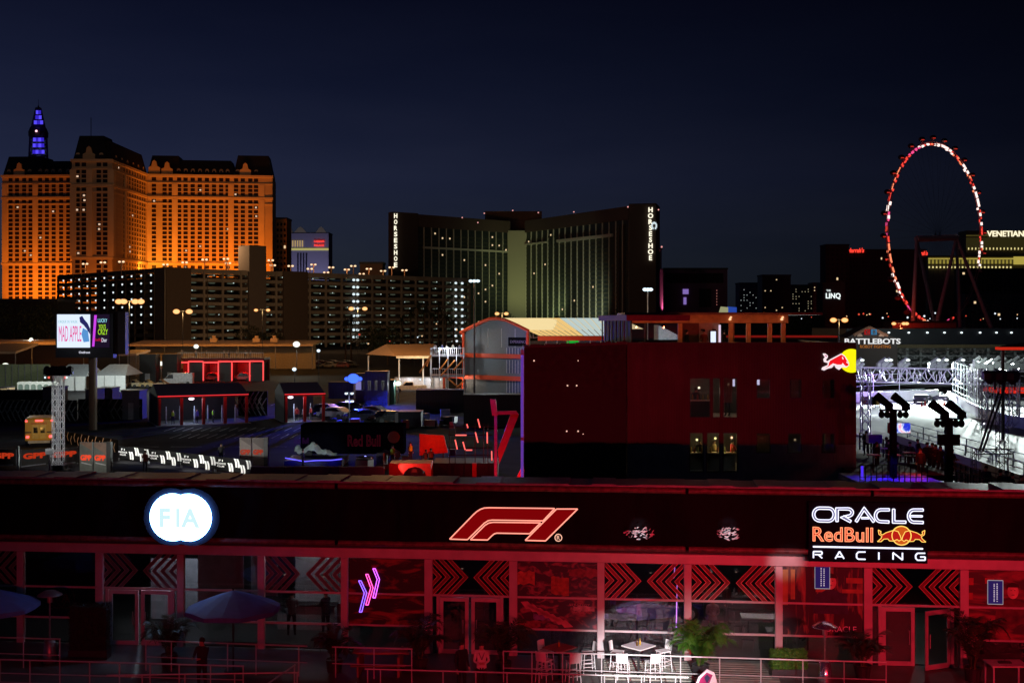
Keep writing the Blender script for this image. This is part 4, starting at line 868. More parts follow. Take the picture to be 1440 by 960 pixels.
for i, (px, py) in enumerate(((751, 507), (813, 507), (798, 542), (811, 542), (797, 606), (813, 606), (820, 610))):
    u, z = LW.p(px, py, -.1); o = MB().ball((0, 0, 0), .045 if i not in (1, 6) else .03).build('indicator_lamp', e('pin_light', (1, .6, .45), 1.2)); o.location = LW.world(u, -.1, z); tag(o, '%s tiny pin light from the top left on the black wing' % ORD[i], 'light', 'pin lights on the black wing')
# roof terrace pergola
PG = thing('roof_pergola', 'timber and steel pergola glowing amber on the roof terrace', 'pergola', (RBF.o[0], 74, ZT - 1.0), RBF.a)
zb = 0; PV = 4.0
WOOD = m('pergola_wood', (.46, .24, .12), .6, var=.2, scale=3)
def pgz(px, py, v): u, z = RBF.p(px, py, v); return u, z - (ZT - 1.0)
# pergola frame is placed in RBF coordinates with its origin at v=4
o_ = RBF.world(0, 4, ZT - 1.0); PG.location = o_
ua, zr = pgz(882, 446, 4); ub, _ = pgz(1108, 446, 4); ztop = pgz(1000, 440, 4)[1]
g = MB(); g.box(ua - .2, ub + 2.0, -.7, 7, ztop - .12, ztop + .02); g.build('roof_slab', m('pergola_roof', (.20, .10, .08), .6), PG)
g = MB(); g.box(ua, ub, -.1, .12, pgz(1000, 454, 4)[1], ztop - .12); g.build('front_beam', WOOD, PG)
for i in range(12): g = MB(); q = ua + (ub - ua) * (i + .5) / 12; g.box(q - .06, q + .06, .14, 6.8, ztop - .34, ztop - .125); g.build('rafter', WOOD, PG)
for px in (956, 1027, 1040, 1052, 1082, 1101):
    wd = 3.0 if px != 1040 else 1.2; (u0, _), (u1, _) = pgz(px - wd, 470, 4.1), pgz(px + wd, 470, 4.1); g = MB(); v_ = .0 if px != 1040 else 2.5
    g.box(u0, u1, v_ - .09, v_ + .11, 0, pgz(1000, 454.5, 4)[1]); g.build('column', WOOD, PG)
(u0, _), (u1, zq) = pgz(983, 470, 7), pgz(1012, 453, 7)
g = MB(); g.box(u0, u1, 3, 3.2, 0, zq + .1); g.build('service_wall', m('service_wall_tan', (.50, .38, .28), .6), PG)
g = MB(); g.box(pgz(958, 470, 7)[0], u0, 3.05, 3.2, 0, zq); g.build('back_panel', m('brown_panel', (.16, .07, .04), .6), PG)
for a in (988, 1004): (q0, z0), (q1, z1) = pgz(a - 2, 463, 6.8), pgz(a + 3, 465, 6.8); g = MB(); g.box(q0, q1, 2.75, 2.95, z1, z0 + .02); g.build('speaker', BLK, PG)
PGG = glass('terrace_glass', (.8, .8, .85), .05)
for a, b in ((884, 907), (908, 954)): (q0, _), (q1, zz) = pgz(a, 470, 4), pgz(b, 455, 4); g = MB(); g.box(q0, q1, -.01, .01, .0, zz); g.build('glass_screen', PGG, PG); g = MB(); g.box(q1 - .03, q1 + .03, -.03, .03, 0, zz); g.build('screen_post', BLK, PG)
for px in (900, 940, 985, 1030, 1065, 1098):
    u, z = RBF.p(px, 449, 2.6); p = RBF.world(u, 2.6, z - .5)
    lamp('terrace_light', 'POINT', p, 10, (1, .34, .10), PG, radius=.06)
for px in (1027, 1100): u, z = pgz(px, 448, 3.7); g = MB(); g.add([(u - .05, -.32, z - .12), (u + .12, -.32, z + .12), (u + .02, -.2, z + .16), (u - .1, -.2, z - .05)], [(0, 1, 2, 3)]); g.box(u - .06, u + .06, -.3, -.12, z - .1, z + .02); g.build('sconce', e('sconce_glow', (1, .5, .25), 1.5), PG)
# left canopy end
LP = Fr.two(843, 78, 880, 71); t = thing('entrance_canopy', 'dark red slatted canopy at the left end of the roof terrace', 'canopy', (LP.o[0], LP.o[1], 9.5), LP.a)
q1 = LP.u(881); zc0 = LP.p(845, 451)[1] - 9.5; g = MB(); g.box(-.3, q1, 0, 4, zc0, zc0 + .35); g.build('fascia_board', m('reddish_board', (.30, .12, .10), .6), t)
for i in range(7): g = MB(); g.box(.2 + i * (q1 - .4) / 7, .26 + i * (q1 - .4) / 7, .1, .18, 0, zc0); g.build('slat', m('slat_violet', (.12, .08, .14), .6), t)
g = MB(); g.box(0, q1, .3, .35, 0, zc0); g.build('screen_wall', DARK, t)
t = thing('lit_screen', 'small bright screen on the roof terrace service wall', 'screen', RBF.world(RBF.u(1003, 6.5), 6.5, ZT - 1), RBF.a)
g = MB(); g.box(-.26, .26, 0, .08, .1, 1.75); g.build('housing', BLK, t); g = MB(); g.box(-.17, .17, -.01, 0, .75, 1.68); g.build('display', e('screen_cool', (.7, .78, 1), 1.2), t)
g = MB(); g.box(.36, .5, .05, .08, .1, 2.1); g.build('side_light', e('screen_glow', (.9, .7, .9), .9), t)
for k, (px, v) in enumerate(((990, 6.3), (966, 6.4), (1018, 5.5))):
    person(['guest left of the lit screen on the roof terrace', 'guest near the brown panel on the roof terrace', 'guest right of the lit screen on the roof terrace'][k], RBF.world(RBF.u(px, v), v, ZT - 1), k, (.3, .05, .03) if k == 0 else (.03, .03, .03), group='guests on the roof terrace')
# bull emblem at the top right corner
em = thing('bull_emblem', 'lit emblem of a red bull charging a yellow disc at the top right corner', 'sign', RBF.world(ru(1183), -.12, 0), RBF.a); eu = ru(1183)
def ce(cx, cy): a, z = RBF.p(1140 + cx / 16., 470 + cy / 16., -.15); return (a - eu, z)
c = ce(925, 595); top = ce(925, 328); r = top[1] - c[1]; xr = ce(1024, 500)[0]
ang = math.acos(min(1, (xr - c[0]) / r)); g = MB(); g.prism([(c[0] + r * cos(t), c[1] + r * sin(t)) for t in [ang + (2 * pi - 2 * ang) * k / 30 for k in range(31)]], 0, .08); g.build('sun_disc', e('sun_yellow', (1, .93, .005), 1), em)
bull2 = [(272, 430), (330, 430), (388, 475), (385, 520), (345, 570), (370, 605), (440, 560), (690, 428), (770, 480), (820, 560), (862, 640), (862, 700), (800, 745), (700, 745), (640, 800), (570, 760), (530, 690), (480, 750), (390, 770), (300, 812), (242, 790), (262, 740), (380, 690), (385, 645), (300, 620), (285, 560), (320, 510), (290, 475)]
pp = [ce(*q) for q in bull2]; g = MB(); g.prism(pp, -.04, -.01); bb = g.build('bull_figure', e('emblem_white', (1, .80, .85), 1), em)
inner = [(440, 590), (690, 455), (760, 500), (800, 570), (845, 650), (845, 700), (790, 715), (760, 690), (720, 640), (690, 680), (600, 680), (500, 650), (430, 700), (330, 760), (400, 700), (410, 640)]
g = MB(); g.prism([ce(*q) for q in inner], -.06, -.042); g.build('bull_body', e('emblem_red', (.9, .008, .015), 1), em)
g = MB(); g.prism([ce(*q) for q in [(310, 460), (350, 470), (370, 495), (345, 505)]], -.06, -.042); g.build('tail_tuft', e('emblem_pink', (.6, .1, .25), 1), em)
g = MB(); g.prism([ce(*q) for q in [(700, 510), (720, 505), (740, 560), (715, 560)]], -.07, -.062); g.prism([ce(*q) for q in [(800, 605), (845, 640), (850, 665), (805, 640)]], -.07, -.062); g.build('highlight', MATS['emblem_white'], em)

# ------------------------------------------------------------------ pale pavilion with arched orange gutters
PF = Fr.two(650, 190, 744, 181)
T = thing('arched_pavilion', 'tall grey pavilion with a glowing curved roof and orange gutter beams', 'building', (PF.o[0], PF.o[1], 0), PF.a)
ORG = m('orange_steel', (.75, .075, .015), .5, var=.08); PALE = m('pavilion_panel', (.17, .20, .21), .55, var=.08); 
w1 = PF.u(744); zt_ = lambda px, py: PF.p(px, py)
arch = [(650, 467), (665, 459), (680, 452), (690, 448.5), (700, 448), (712, 450), (728, 457), (744, 465)]
A_ = [zt_(*q) for q in arch]
g = MB(); g.prism([(0.05, 0)] + [(a, z - .1) for a, z in A_] + [(w1 - .05, 0)][:1], 0, .3); g.build('gable_wall', PALE, T)
for i in range(1, 5): g = MB(); q = w1 * i / 5; g.box(q - .04, q + .04, -.03, 0, 8.2, 11.2); g.build('panel_joint', m('joint_white', (.6, .62, .62), .5), T)
g = MB(); g.path([(a, -.15, z) for a, z in [zt_(648, 468)] + A_[1:] ], .28, 6); g.build('gutter_arch', ORG, T)
dp = 32.0; fe = (w1 * 1.0)
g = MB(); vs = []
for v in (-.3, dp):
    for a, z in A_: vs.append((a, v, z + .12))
n = len(A_); g.add(vs, [(i, i + 1, n + i + 1, n + i) for i in range(n - 1)]); g.build('curved_roof', e('roof_pvc_glow', (.92, .72, .36), 1), T, smooth=True)  # roof skin emits its own glow in place of lamps below
# long side roof running right
SF = Fr.two(744, 181, 850, 181.5); tl = thing('long_canopy', 'long roof of emissive sheets glowing yellow to white, joined to the arched pavilion', 'building', (SF.o[0], SF.o[1], 0), SF.a + 1e-6)
sl_ = lambda px, py, v=0: SF.p(px, py, v)
ridge0, ridge1 = (700, 447.5), (850, 448.5); (ru0, rz0), (ru1, rz1) = SF.p(700, 447, 14), SF.p(852, 448, 14); (eu0, ez0), (eu1, ez1) = SF.p(759, 472, 0), SF.p(852, 472, 0)
xs = [0, .25, .5, .66, 1]
g = MB()
N = 14
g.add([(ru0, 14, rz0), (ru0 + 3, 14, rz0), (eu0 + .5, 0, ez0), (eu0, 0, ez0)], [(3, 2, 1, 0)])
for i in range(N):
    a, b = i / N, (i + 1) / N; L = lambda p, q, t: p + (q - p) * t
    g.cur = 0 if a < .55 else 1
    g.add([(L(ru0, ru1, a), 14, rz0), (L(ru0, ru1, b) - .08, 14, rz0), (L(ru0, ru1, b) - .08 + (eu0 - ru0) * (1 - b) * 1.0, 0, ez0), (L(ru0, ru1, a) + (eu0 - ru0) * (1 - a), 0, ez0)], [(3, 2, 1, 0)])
g.build('roof_sheet', [e('glow_sheet', (.86, .56, .20), 1), e('glow_sheet_cool', (.50, .60, .58), 1)], tl)  # sheets and seams emit the glow themselves, no lamps inside
for i in range(1, N): a = i / N; g = MB(); g.tube((L(ru0, ru1, a), 13.9, rz0 + .05), (L(ru0, ru1, a) + (eu0 - ru0) * (1 - a), -.05, ez0 + .02), .03, 4); g.build('roof_seam', e('seam_glow', (.42, .32, .17), 1), tl)
g = MB(); g.box(eu0 - .3, eu1, -.25, .05, ez0 - .75, ez0 - .05); g.build('gutter_beam', ORG, tl)
for k in range(6): g = MB(); q = eu0 + 1 + (eu1 - eu0) * k / 6; g.tube((q, .2, 0), (q, .2, ez0 - .7), .09); g.build('column', GREY, tl)
g = MB(); g.box(0, eu1, 6, 6.2, 0, 9.2); g.build('back_wall', m('navy_wall', (.03, .03, .06), .6), tl)
(q0, z1), (q1, z0) = SF.p(797, 475, 5.9), SF.p(815, 483, 5.9); text('wall_lettering', 'PADDOCK', m('dim_letters', (.25, .18, .35), .5), tl, SF.u(745, 5.9) + 2.5, 5.9, 10.2, width=8, extrude=.02)
g = MB(); g.box(q0, q1, 5.8, 5.9, z0 - .4, z1); g.build('exit_panel', e('green_glow', (.01, .35, .03), 1), tl)
# side frame of the pavilion
for (a, b, py, v) in ((650, 746, 499, -.5), (625, 746, 528, -.5)):
    (q0, z), (q1, _) = zt_(a, py), zt_(b, py); g = MB(); g.box(q0, q1, v, v + .3, z - .35, z + .35); g.build('orange_beam', ORG, T)
for px, y0 in ((654, 467), (744, 467), (627, 528)): (q, z) = zt_(px, y0); g = MB(); g.box(q - .18, q + .18, -.55, -.3, 0, z); g.build('orange_post', ORG, T)
g = MB(); (q0, z1), (q1, z0) = zt_(715, 474), zt_(744, 487); g.box(q0, q1, -.06, -.01, z0, z1); g.build('dark_window', WIN, T); text('window_lettering', 'EXPERIENCE', MATS['dim_letters'], T, (q0 + q1) / 2, -.08, (z0 + z1) / 2, width=(q1 - q0) * .8, extrude=.01)
for a, b, y0, y1 in ((713, 733, 489, 503), (713, 733, 506, 525), (713, 733, 533, 553)):
    (q0, z1), (q1, z0) = zt_(a, y0), zt_(b, y1); g = MB(); g.box(q0, q1, -.06, -.01, z0, z1); wd_ = g.build('window', m('bluish_window', (.10, .12, .2), .3), T)
    for k in range(6): g = MB(); q = q0 + (q1 - q0) * k / 5; g.box(q - .05, q + .05, -.09, -.065, z0, z1); g.build('mullion', MATS['joint_white'], wd_)
lamp('pavilion_uplight', 'SPOT', (X(745, 172), 172, 2), 0, (1, .6, .2), None, (X(745, 181), 181, 12), .3, 100)
def work_light(px, py, d, en, col, lb, lensm, size=.45, pole=True, radius=.3, kind='POINT', aim=None, ang=100, grp='floodlight masts'):
    x, z = X(px, d), Z(py, d); t = thing('floodlight_mast', lb, 'floodlight', (x, d, 0), group=grp)
    if pole: g = MB(); g.tube((x, d + .3, 0), (x, d + .3, z), .07, 6); g.build('mast', DARK, t)
    g = MB(); g.box(x - size * .8, x + size * .8, d + .05, d + .3, z - size * .6, z + size * .6); g.build('housing', BLK, t)
    g = MB(); g.ball((x, d - .1, z), size * 1.15, .3, size * .95, 18, 14); g.build('lens', lensm, t)
    if en: lamp('lamp', kind, (x, d - .5, z), en, col, t, aim, radius, ang)
    return t
YW = (1, .62, .22)
lamp('pavilion_wall_light', 'POINT', (X(690, 170), 168, 12), 1500, (.8, .95, 1), T, None, .3)
lamp('gutter_light', 'POINT', (X(775, 170), 170, 9.3), 1500, (1, .35, .15), T, None, .3)

# ------------------------------------------------------------------ lamp posts
def lamp_post(px, d, py, heads, mat, en, col, lb, zb=0, w=.7, bars=None, grp='street lamps', th=.07, body=DARK, light=True):
    x, z = X(px, d), Z(py, d); t = thing('street_lamp', lb, 'street lamp', (x, d, zb), group=grp)
    g = MB(); g.tube((x, d, zb), (x, d, z + .1), th, 6, th * .6); g.build('pole', body, t)
    for hx in heads:
        xx = x + hx * d / F
        g = MB(); g.tube((x, d, z + .1), (xx, d, z + .15), th * .5, 4); g.build('arm', body, t)
        g = MB(); g.box(xx - w * .6, xx + w * .6, d - .25, d + .25, z + w * .28, z + w * .28 + .12); hd = g.build('lamp_head', body, t)
        g = MB(); g.ball((xx, d, z), w, .5, w * .72, 16, 12); g.build('lens', mat, hd)
    if light and en: lamp('lamp', 'POINT', (x, d - .4, z - .6), en, col, t, None, .4)
    return t
lamp_post(182, 230, 424, [-15, -8, 8, 16], SOD, 2080.0, YW, 'tall sodium street lamp with four glowing heads above the billboard', w=.75)
lamp_post(257, 265, 438, [-9, 9], SOD, 1280.0, YW, 'sodium street lamp with two heads right of the four headed one', w=.8)
lamp_post(369, 270, 436, [-9, 8], SOD, 800.0, YW, 'sodium street lamp with dim twin heads between the billboard and the palms', w=.5)
lamp_post(503, 300, 434, [-9, 10], SOD, 1280.0, YW, 'sodium street lamp with two round heads in front of the garage palms', w=.7)
lamp_post(706, 320, 441, [-7, 6], SOD, 1280.0, YW, 'sodium street lamp with two heads just above the curved roof', w=.65)
lamp_post(1180, 200, 450, [-8, 8], SOD, 720.0, YW, 'sodium street lamp with two heads left of the gabled hall sign', w=.6)
lamp_post(1266, 270, 455, [-9, 5, 9], SOD, 960.0, (1, .3, .1), 'sodium street lamp with three heads at the foot of the big wheel', w=.55)
lamp_post(667, 187, 395, [-5, 0, 5], LEDB, 0.0, YW, 'very tall stadium light mast with cold heads beside the curved roof', w=.33, th=.14)
lamp_post(911, 205, 407, [-4, 0, 4], LEDB, 0.0, YW, 'tall light mast with cold heads in front of the curved hotel end wall', w=.42, th=.14, body=m('lit_mast', (.8, .8, .8), .4))
lamp_post(491, 118, 553, [-4, 4], LEDB, 144.0, (.6, .65, 1), 'slim lamp post with two small cold heads beside the blue light', w=.16, th=.06)
lamp_post(491.5, 118.4, 564, [-4, 4], LEDB, 0.0, (.6, .65, 1), 'lower twin head fixture on the slim lamp post beside the blue light', w=.14, th=.05)
# far lot floodlights
work_light(8, 515, 235, 1123.2, (.85, 1, .8), 'greenish white floodlight at the far left edge', LEDW, .75)
work_light(417, 484, 262, 2592.0, (.95, 1, .8), 'brightest greenish white floodlight above the parked sandy car', LEDW, .7)
work_light(276, 487, 280, 1123.2, (.95, 1, .8), 'greenish white floodlight under the long orange canopy', LEDW, .55)
work_light(226, 511, 240, 604.8, (.85, 1, .8), 'greenish white floodlight between the dark blocks', LEDW, .5)
work_light(44, 477, 300, 345.59999999999997, (.9, 1, .95), 'small white floodlight left of the billboard', LEDW, .45)
work_light(560, 539, 176, 345.59999999999997, (.9, .95, 1), 'round white floodlight above the white truck', LEDW, .42)
work_light(414, 519, 190, 38.879999999999995, (.8, .95, 1), 'small cold light head between the canopies', LEDB, .3)
work_light(448, 493, 230, 38.879999999999995, (.8, .95, 1), 'small cold light head left of the blue light', LEDB, .3)
work_light(497, 532, 168, 30000, (.02, .04, 1), 'row of intensely blue lights on the back of a trailer', globe('blue_beacon', (.06, .16, 1), (.006, .006, .9), 1.6), .75, False, .3)
for k, dx in enumerate((-9, 9)):
    work_light(497 + dx, 532.5, 168.3, 0, (.02, .04, 1), ['left hand blue light beside the intense blue row', 'right hand blue light beside the intense blue row'][k], MATS['blue_beacon'], .34, False)

t = thing('far_marquee', 'small white marquee gable seen through the roof terrace glass', 'tent', (X(938, 190), 190, 0)); d = 190
g = MB(); g.prism([(X(926, d), 0), (X(926, d), Z(457, d)), (X(953, d), Z(471, d)), (X(953, d), 0)], d, d + 6); g.build('canvas', m('marquee_lit', (.6, .64, .6), .6), t); lamp('tent_lamp', 'POINT', (X(935, 186), 184, 8), 900, (.85, 1, .95), t, None, .3)
t = thing('red_edged_roof', 'long low roof with a thin red lit edge behind the roof terrace', 'canopy', (X(1110, 150), 150, 0)); d = 150
g = MB(); g.box(X(1010, d), X(1178, d), d, d + 4, Z(474.5, d), Z(472, d)); g.build('red_edge', e('dim_red_edge', (.16, .006, .004), 1), t); g = MB(); g.box(X(1010, d), X(1178, d), d + .2, d + 4, 0, Z(474.6, d)); g.build('wall', BLK, t)
# ------------------------------------------------------------------ skyline
STONE = m('hotel_stone', (.50, .40, .28), .8, var=.10, scale=.12); STONE2 = m('hotel_cornice', (.60, .50, .36), .8, var=.06, scale=.2); SLATE = m('slate_roof', (.010, .012, .018), .6, var=.3, scale=.3)
PH = thing('mansard_hotel', 'huge amber floodlit hotel with dark mansard roofs and rows of windows', 'hotel', (X(205, 800), 800, 0))
def rowz(z0, z1, n): return [z0 + (z1 - z0) * (i + .5) / n for i in range(n)]
WBANK = []     # (size, parent, transform) windows waiting to be built
def pane_quad(fr, u, z, w, h, v): return [fr.world(u - w / 2, v, z - h / 2), fr.world(u + w / 2, v, z - h / 2), fr.world(u + w / 2, v, z + h / 2), fr.world(u - w / 2, v, z + h / 2)]
def windows(parent, items, mat, nparts=100, name='window', lit=None):
    """items: (fr, u, z, w, h, v). the first nparts become parts, the rest one mesh"""
    random.Random(3).shuffle(items)
    for fr, u, z, w_, h_, v in items[:nparts]:
        g = MB(); q = pane_quad(fr, u, z, w_, h_, v); q2 = pane_quad(fr, u, z, w_, h_, v + .2); g.add(q + q2, [(0, 1, 2, 3), (0, 4, 5, 1), (1, 5, 6, 2), (2, 6, 7, 3), (3, 7, 4, 0)]); g.build(name, mat, parent)
    if items[nparts:]:
        g = MB()
        for fr, u, z, w_, h_, v in items[nparts:]: q = pane_quad(fr, u, z, w_, h_, v); g.add(q, [(0, 1, 2, 3)])
        tag(g.build(name, mat, parent), kind='stuff')
PWIN = []; PLIT = []
def wbox(g, fr, u0, u1, v0, v1, z0, z1):
    p = [fr.world(a, b, z) for z in (z0, z1) for a, b in ((u0, v0), (u1, v0), (u1, v1), (u0, v1))]
    g.add(p, [(0, 3, 2, 1), (4, 5, 6, 7), (0, 1, 5, 4), (1, 2, 6, 5), (2, 3, 7, 6), (3, 0, 4, 7)])
def hotel_wing(p0, d0, p1, d1, cols, ztop, depth, mansard, zmid, zlow, mat=STONE, dormers=None, pil=(), name='wing_wall', litf=.015, wsc=1.0, raised=None):
    fr = Fr.two(p0, d0, p1, d1); L = fr.u(p1); g = MB(); wbox(g, fr, 0, L, 0, depth, 0, ztop); g.build(name, mat, PH)
    for z, h, o in ((ztop - .6, 1.6, 1.2), (zmid, 1.6, 1.0), (zmid - 4.2, .7, .6), (zlow, 1.3, .9), (ztop - 6.0, .6, .6)):
        g = MB(); wbox(g, fr, -o * .5, L + o * .5, -o, .05, z - h / 2, z + h / 2); g.build('cornice', STONE2, PH)
    for u in pil:
        for za, zb in ((zmid + 1, ztop - 6.5), (zlow + 1, zmid - 1)): g = MB(); uu = fr.u(u); wbox(g, fr, uu - 2.0, uu + 2.0, -.7, .02, za, zb); g.build('pilaster', STONE2, PH)
    us = [fr.u(c) for c in cols]; 
    zs = [z for z in rowz(12, zlow - 1, int((zlow - 13) / 2.95))] + rowz(zlow + 1.5, zmid - 5, int((zmid - 6.5 - zlow) / 2.95)) + [zmid - 2.6] + rowz(zmid + 1.4, ztop - 6.6, 3) + [ztop - 3.3]
    for u in us:
        for z in zs:
            it = (fr, u, z, 3.0 * wsc, 2.45, -.06)
            PWIN.append(it)
            if random.random() < litf * 1.4: PLIT.append((fr, u + random.uniform(-.6, .6), z, 1.3, 1.1, -.3))
    g = MB()
    for z in zs[:-1]:
        for u in us: wbox(g, fr, u - 1.5 * wsc, u + 1.5 * wsc, -.35, -.02, z - 1.35, z - 1.1)
    tag(g.build('window_sill', STONE2, PH), kind='stuff')
    # mansard
    for (a, b, hgt) in mansard:
        ua, ub = fr.u(a), fr.u(b); g = MB(); ins = 3.0
        p = [fr.world(ua, 0, ztop), fr.world(ub, 0, ztop), fr.world(ub, depth, ztop), fr.world(ua, depth, ztop)]; q = [fr.world(ua + ins, ins, ztop + hgt), fr.world(ub - ins, ins, ztop + hgt), fr.world(ub - ins, depth - ins, ztop + hgt), fr.world(ua + ins, depth - ins, ztop + hgt)]
        g.add(p + q, [(0, 1, 5, 4), (1, 2, 6, 5), (2, 3, 7, 6), (3, 0, 4, 7), (4, 5, 6, 7)]); g.build('mansard_roof', SLATE, PH)
    for c in (dormers or cols):
        u = fr.u(c); g = MB(); big = dormers and False
        pts = [(u - 1.4, ztop), (u - 1.4, ztop + 3.2)] + [(u + 1.4 * cos(t), ztop + 3.2 + 1.5 * sin(t)) for t in [pi - pi * k / 6 for k in range(7)]] + [(u + 1.4, ztop)]
        w0 = [fr.world(a, .6, z) for a, z in pts]; w1 = [fr.world(a, 3.2, z) for a, z in pts]; n = len(pts)
        g.add(w0 + w1, [tuple(range(n))] + [(i, n + i, n + (i + 1) % n, (i + 1) % n) for i in range(n)]); dm = g.build('dormer', STONE, PH)
        g = MB(); g.add([fr.world(u - .8, .5, ztop + .6), fr.world(u + .8, .5, ztop + .6), fr.world(u + .8, .5, ztop + 3.2), fr.world(u - .8, .5, ztop + 3.2)], [(0, 1, 2, 3)]); g.build('dormer_window', WIN, dm)
    return fr
ZC = 118.0
f1 = hotel_wing(3, 845, 101, 842, [15, 24, 34, 43, 56.5, 66, 75.5, 86, 96], ZC, 24, [(4, 62, 14), (60, 101, 10.5)], ZC - 16.5, 54, pil=(7, 50), dormers=[12, 27, 41, 56, 65, 74, 84, 95])
f2 = hotel_wing(101, 765, 158, 764.99, [109, 118, 139, 148], ZC + .5, 22, [(103, 150, 16)], ZC - 16.5, 54, mat=m('hotel_stone_shade', (.48, .38, .27), .8, var=.1), pil=(103, 126, 156), dormers=[109, 125, 142], litf=.06)
f3 = hotel_wing(158.2, 766, 207, 838, [162, 166, 170, 174.5, 178.5, 182.5, 186.5, 190, 193.5, 197, 200.5, 203.5], ZC, 24, [(158, 207, 13.5)], ZC - 16.5, 54, pil=(159.5, 176), wsc=.9, dormers=[165, 173, 181, 189, 196, 203])
f4 = hotel_wing(207, 838, 383, 848, [216.5, 231.5, 240, 252, 261, 271, 281, 291, 301, 311, 320, 332, 341.5, 352, 360], ZC, 24, [(207, 256, 14), (249, 330, 11), (328, 383, 15)], ZC - 16.5, 54, pil=(246, 325, 368), dormers=[218, 236, 251, 261, 271, 281, 291, 301, 311, 320, 334, 345, 360], litf=.02)
f5 = Fr.two(383, 848, 388, 890); g = MB(); wbox(g, f5, 0, f5.u(388), 0, 10, 0, ZC); g.build('end_wall', STONE, PH)
# tall front dormers of the pavilions
for fr, c, zz in ((f1, 27, ZC), (f2, 125, ZC), (f4, 217, ZC + 1), (f4, 345, ZC), (f4, 235, ZC)):
    u = fr.u(c); pts = [(u - 4, zz), (u - 4, zz + 4), (u - 2, zz + 5), (u - 1.4, zz + 8.2), (u, zz + 9.4), (u + 1.4, zz + 8.2), (u + 2, zz + 5), (u + 4, zz + 4), (u + 4, zz)]
    w0 = [fr.world(a, -.3, z) for a, z in pts]; w1 = [fr.world(a, 2.5, z) for a, z in pts]; n = len(pts); g = MB(); g.add(w0 + w1, [tuple(range(n))] + [(i, n + i, n + (i + 1) % n, (i + 1) % n) for i in range(n)]); g.build('gable_dormer', STONE, PH)
windows(PH, PWIN, m('hotel_window', (.012, .004, .004), .4), 96)
windows(PH, PLIT, e('hotel_lit_window', (1, .66, .45), .8), 40, 'lit_window')
def uplight(px, d, z, en, col, aim, ang=110): lamp('facade_uplight', 'SPOT', (X(px, d), d, z), en, col, PH, aim, 1.5, ang, .8)
AM = (1, .205, .009)
for px, d, en in ((8, 812, 200000), (36, 812, 260000), (60, 812, 260000), (86, 812, 240000), (128, 742, 120000), (172, 748, 75000), (196, 790, 200000), (222, 806, 200000), (246, 806, 200000), (272, 806, 260000), (300, 806, 240000), (325, 806, 260000), (345, 808, 420000), (370, 812, 240000)):
    uplight(px, d, 20, en * .24, AM, (X(px, d + 50), d + 50, 82))
uplight(205, 815, 46, 26000, (1, .36, .03), (X(207, 836), 836, 60), 120)
g = MB(); g.tube((X(128, 800), 800, ZC + 10), (X(128, 800), 800, ZC + 34), .25, 4); g.build('antenna', BLK, PH)
# narrow building right of it
def tower(name, label, px0, px1, ytop, d, depth, mat, rows=0, cols=0, litf=0, ybase=470, winmat=WIN, litmat=LITW, crown=None, cat='building', rz0=0, dd=0, wscale=.5, hsc=.5, nparts=99, top=None):
    fr = Fr.two(px0, d, px1, d + dd); L = fr.u(px1); z1 = Z(ytop, d); t = thing(name, label, cat, (fr.o[0], fr.o[1], 0), fr.a if abs(fr.a) > 1e-6 else 1e-6)
    g = MB(); g.box(0, L, 0, depth, 0, z1); g.build('wall', mat, t)
    g = MB(); g.box(-.4, L + .4, -.4, depth + .4, z1, z1 + 1.2); g.build('roof', top or DARK, t)
    zb = max(0, Z(ybase, d)); dk = []; lt = []
    for r in range(rows):
        for c in range(cols):
            u = L * (c + .5) / cols; z = zb + (z1 - 2 - zb) * (r + .5) / rows; (lt if random.random() < litf else dk).append((u, z))
    ww, wh = L / max(1, cols) * wscale, (z1 - zb) / max(1, rows) * hsc
    for lst, mt, nm in ((dk, winmat, 'window'), (lt, litmat, 'lit_window')):
        random.shuffle(lst)
        for u, z in lst[:nparts // 2]: g = MB(); g.box(u - ww / 2, u + ww / 2, -.12, -.02, z - wh / 2, z + wh / 2); g.build(nm, mt, t)
        if lst[nparts // 2:]:
            g = MB()
            for u, z in lst[nparts // 2:]: g.box(u - ww / 2, u + ww / 2, -.12, -.02, z - wh / 2, z + wh / 2)
            tag(g.build(nm, mt, t), kind='stuff')
    return t, fr, L, z1
BRN = m('brown_concrete', (.16, .09, .06), .8); 
tower('mansard_annex', 'dark amber building tucked behind the right end of the mansard hotel', 388, 403, 308, 900, 20, m('annex_stone', (.4, .25, .12), .8), 20, 3, .02)
# lattice tower with blue lights
d_ = 930; tx = X(54, d_); LT = thing('lattice_tower', 'lattice tower with blue lights rising behind the mansard hotel', 'tower', (tx, d_, 0)); LG = m('lattice_steel', (.10, .08, .10), .6)
prof = [(0, 26), (60, 13), (110, 8), (130, 6.2), (Z(186, d_), 5.6)]
def lattice(z0, w0, z1, w1, nseg, nm='lattice_leg'):
    g = MB()
    for i in range(nseg):
        a, b = z0 + (z1 - z0) * i / nseg, z0 + (z1 - z0) * (i + 1) / nseg; wa, wb = w0 + (w1 - w0) * i / nseg, w0 + (w1 - w0) * (i + 1) / nseg
        ca = [(tx - wa, d_ - wa, a), (tx + wa, d_ - wa, a), (tx + wa, d_ + wa, a), (tx - wa, d_ + wa, a)]; cb = [(tx - wb, d_ - wb, b), (tx + wb, d_ - wb, b), (tx + wb, d_ + wb, b), (tx - wb, d_ + wb, b)]
        for k in range(4):
            j = (k + 1) % 4; g.tube(ca[k], cb[k], .8, 4); g.tube(ca[k], cb[j], .35, 3); g.tube(ca[j], cb[k], .35, 3); g.tube(cb[k], cb[j], .5, 3)
    g.build(nm, LG, LT)
lattice(0, 22, 100, 8, 6, 'lower_lattice'); lattice(100, 6.5, Z(188, d_), 4.6, 7, 'upper_lattice'); lattice(Z(178, d_), 3.6, Z(152, d_), 1.2, 6, 'top_lattice')
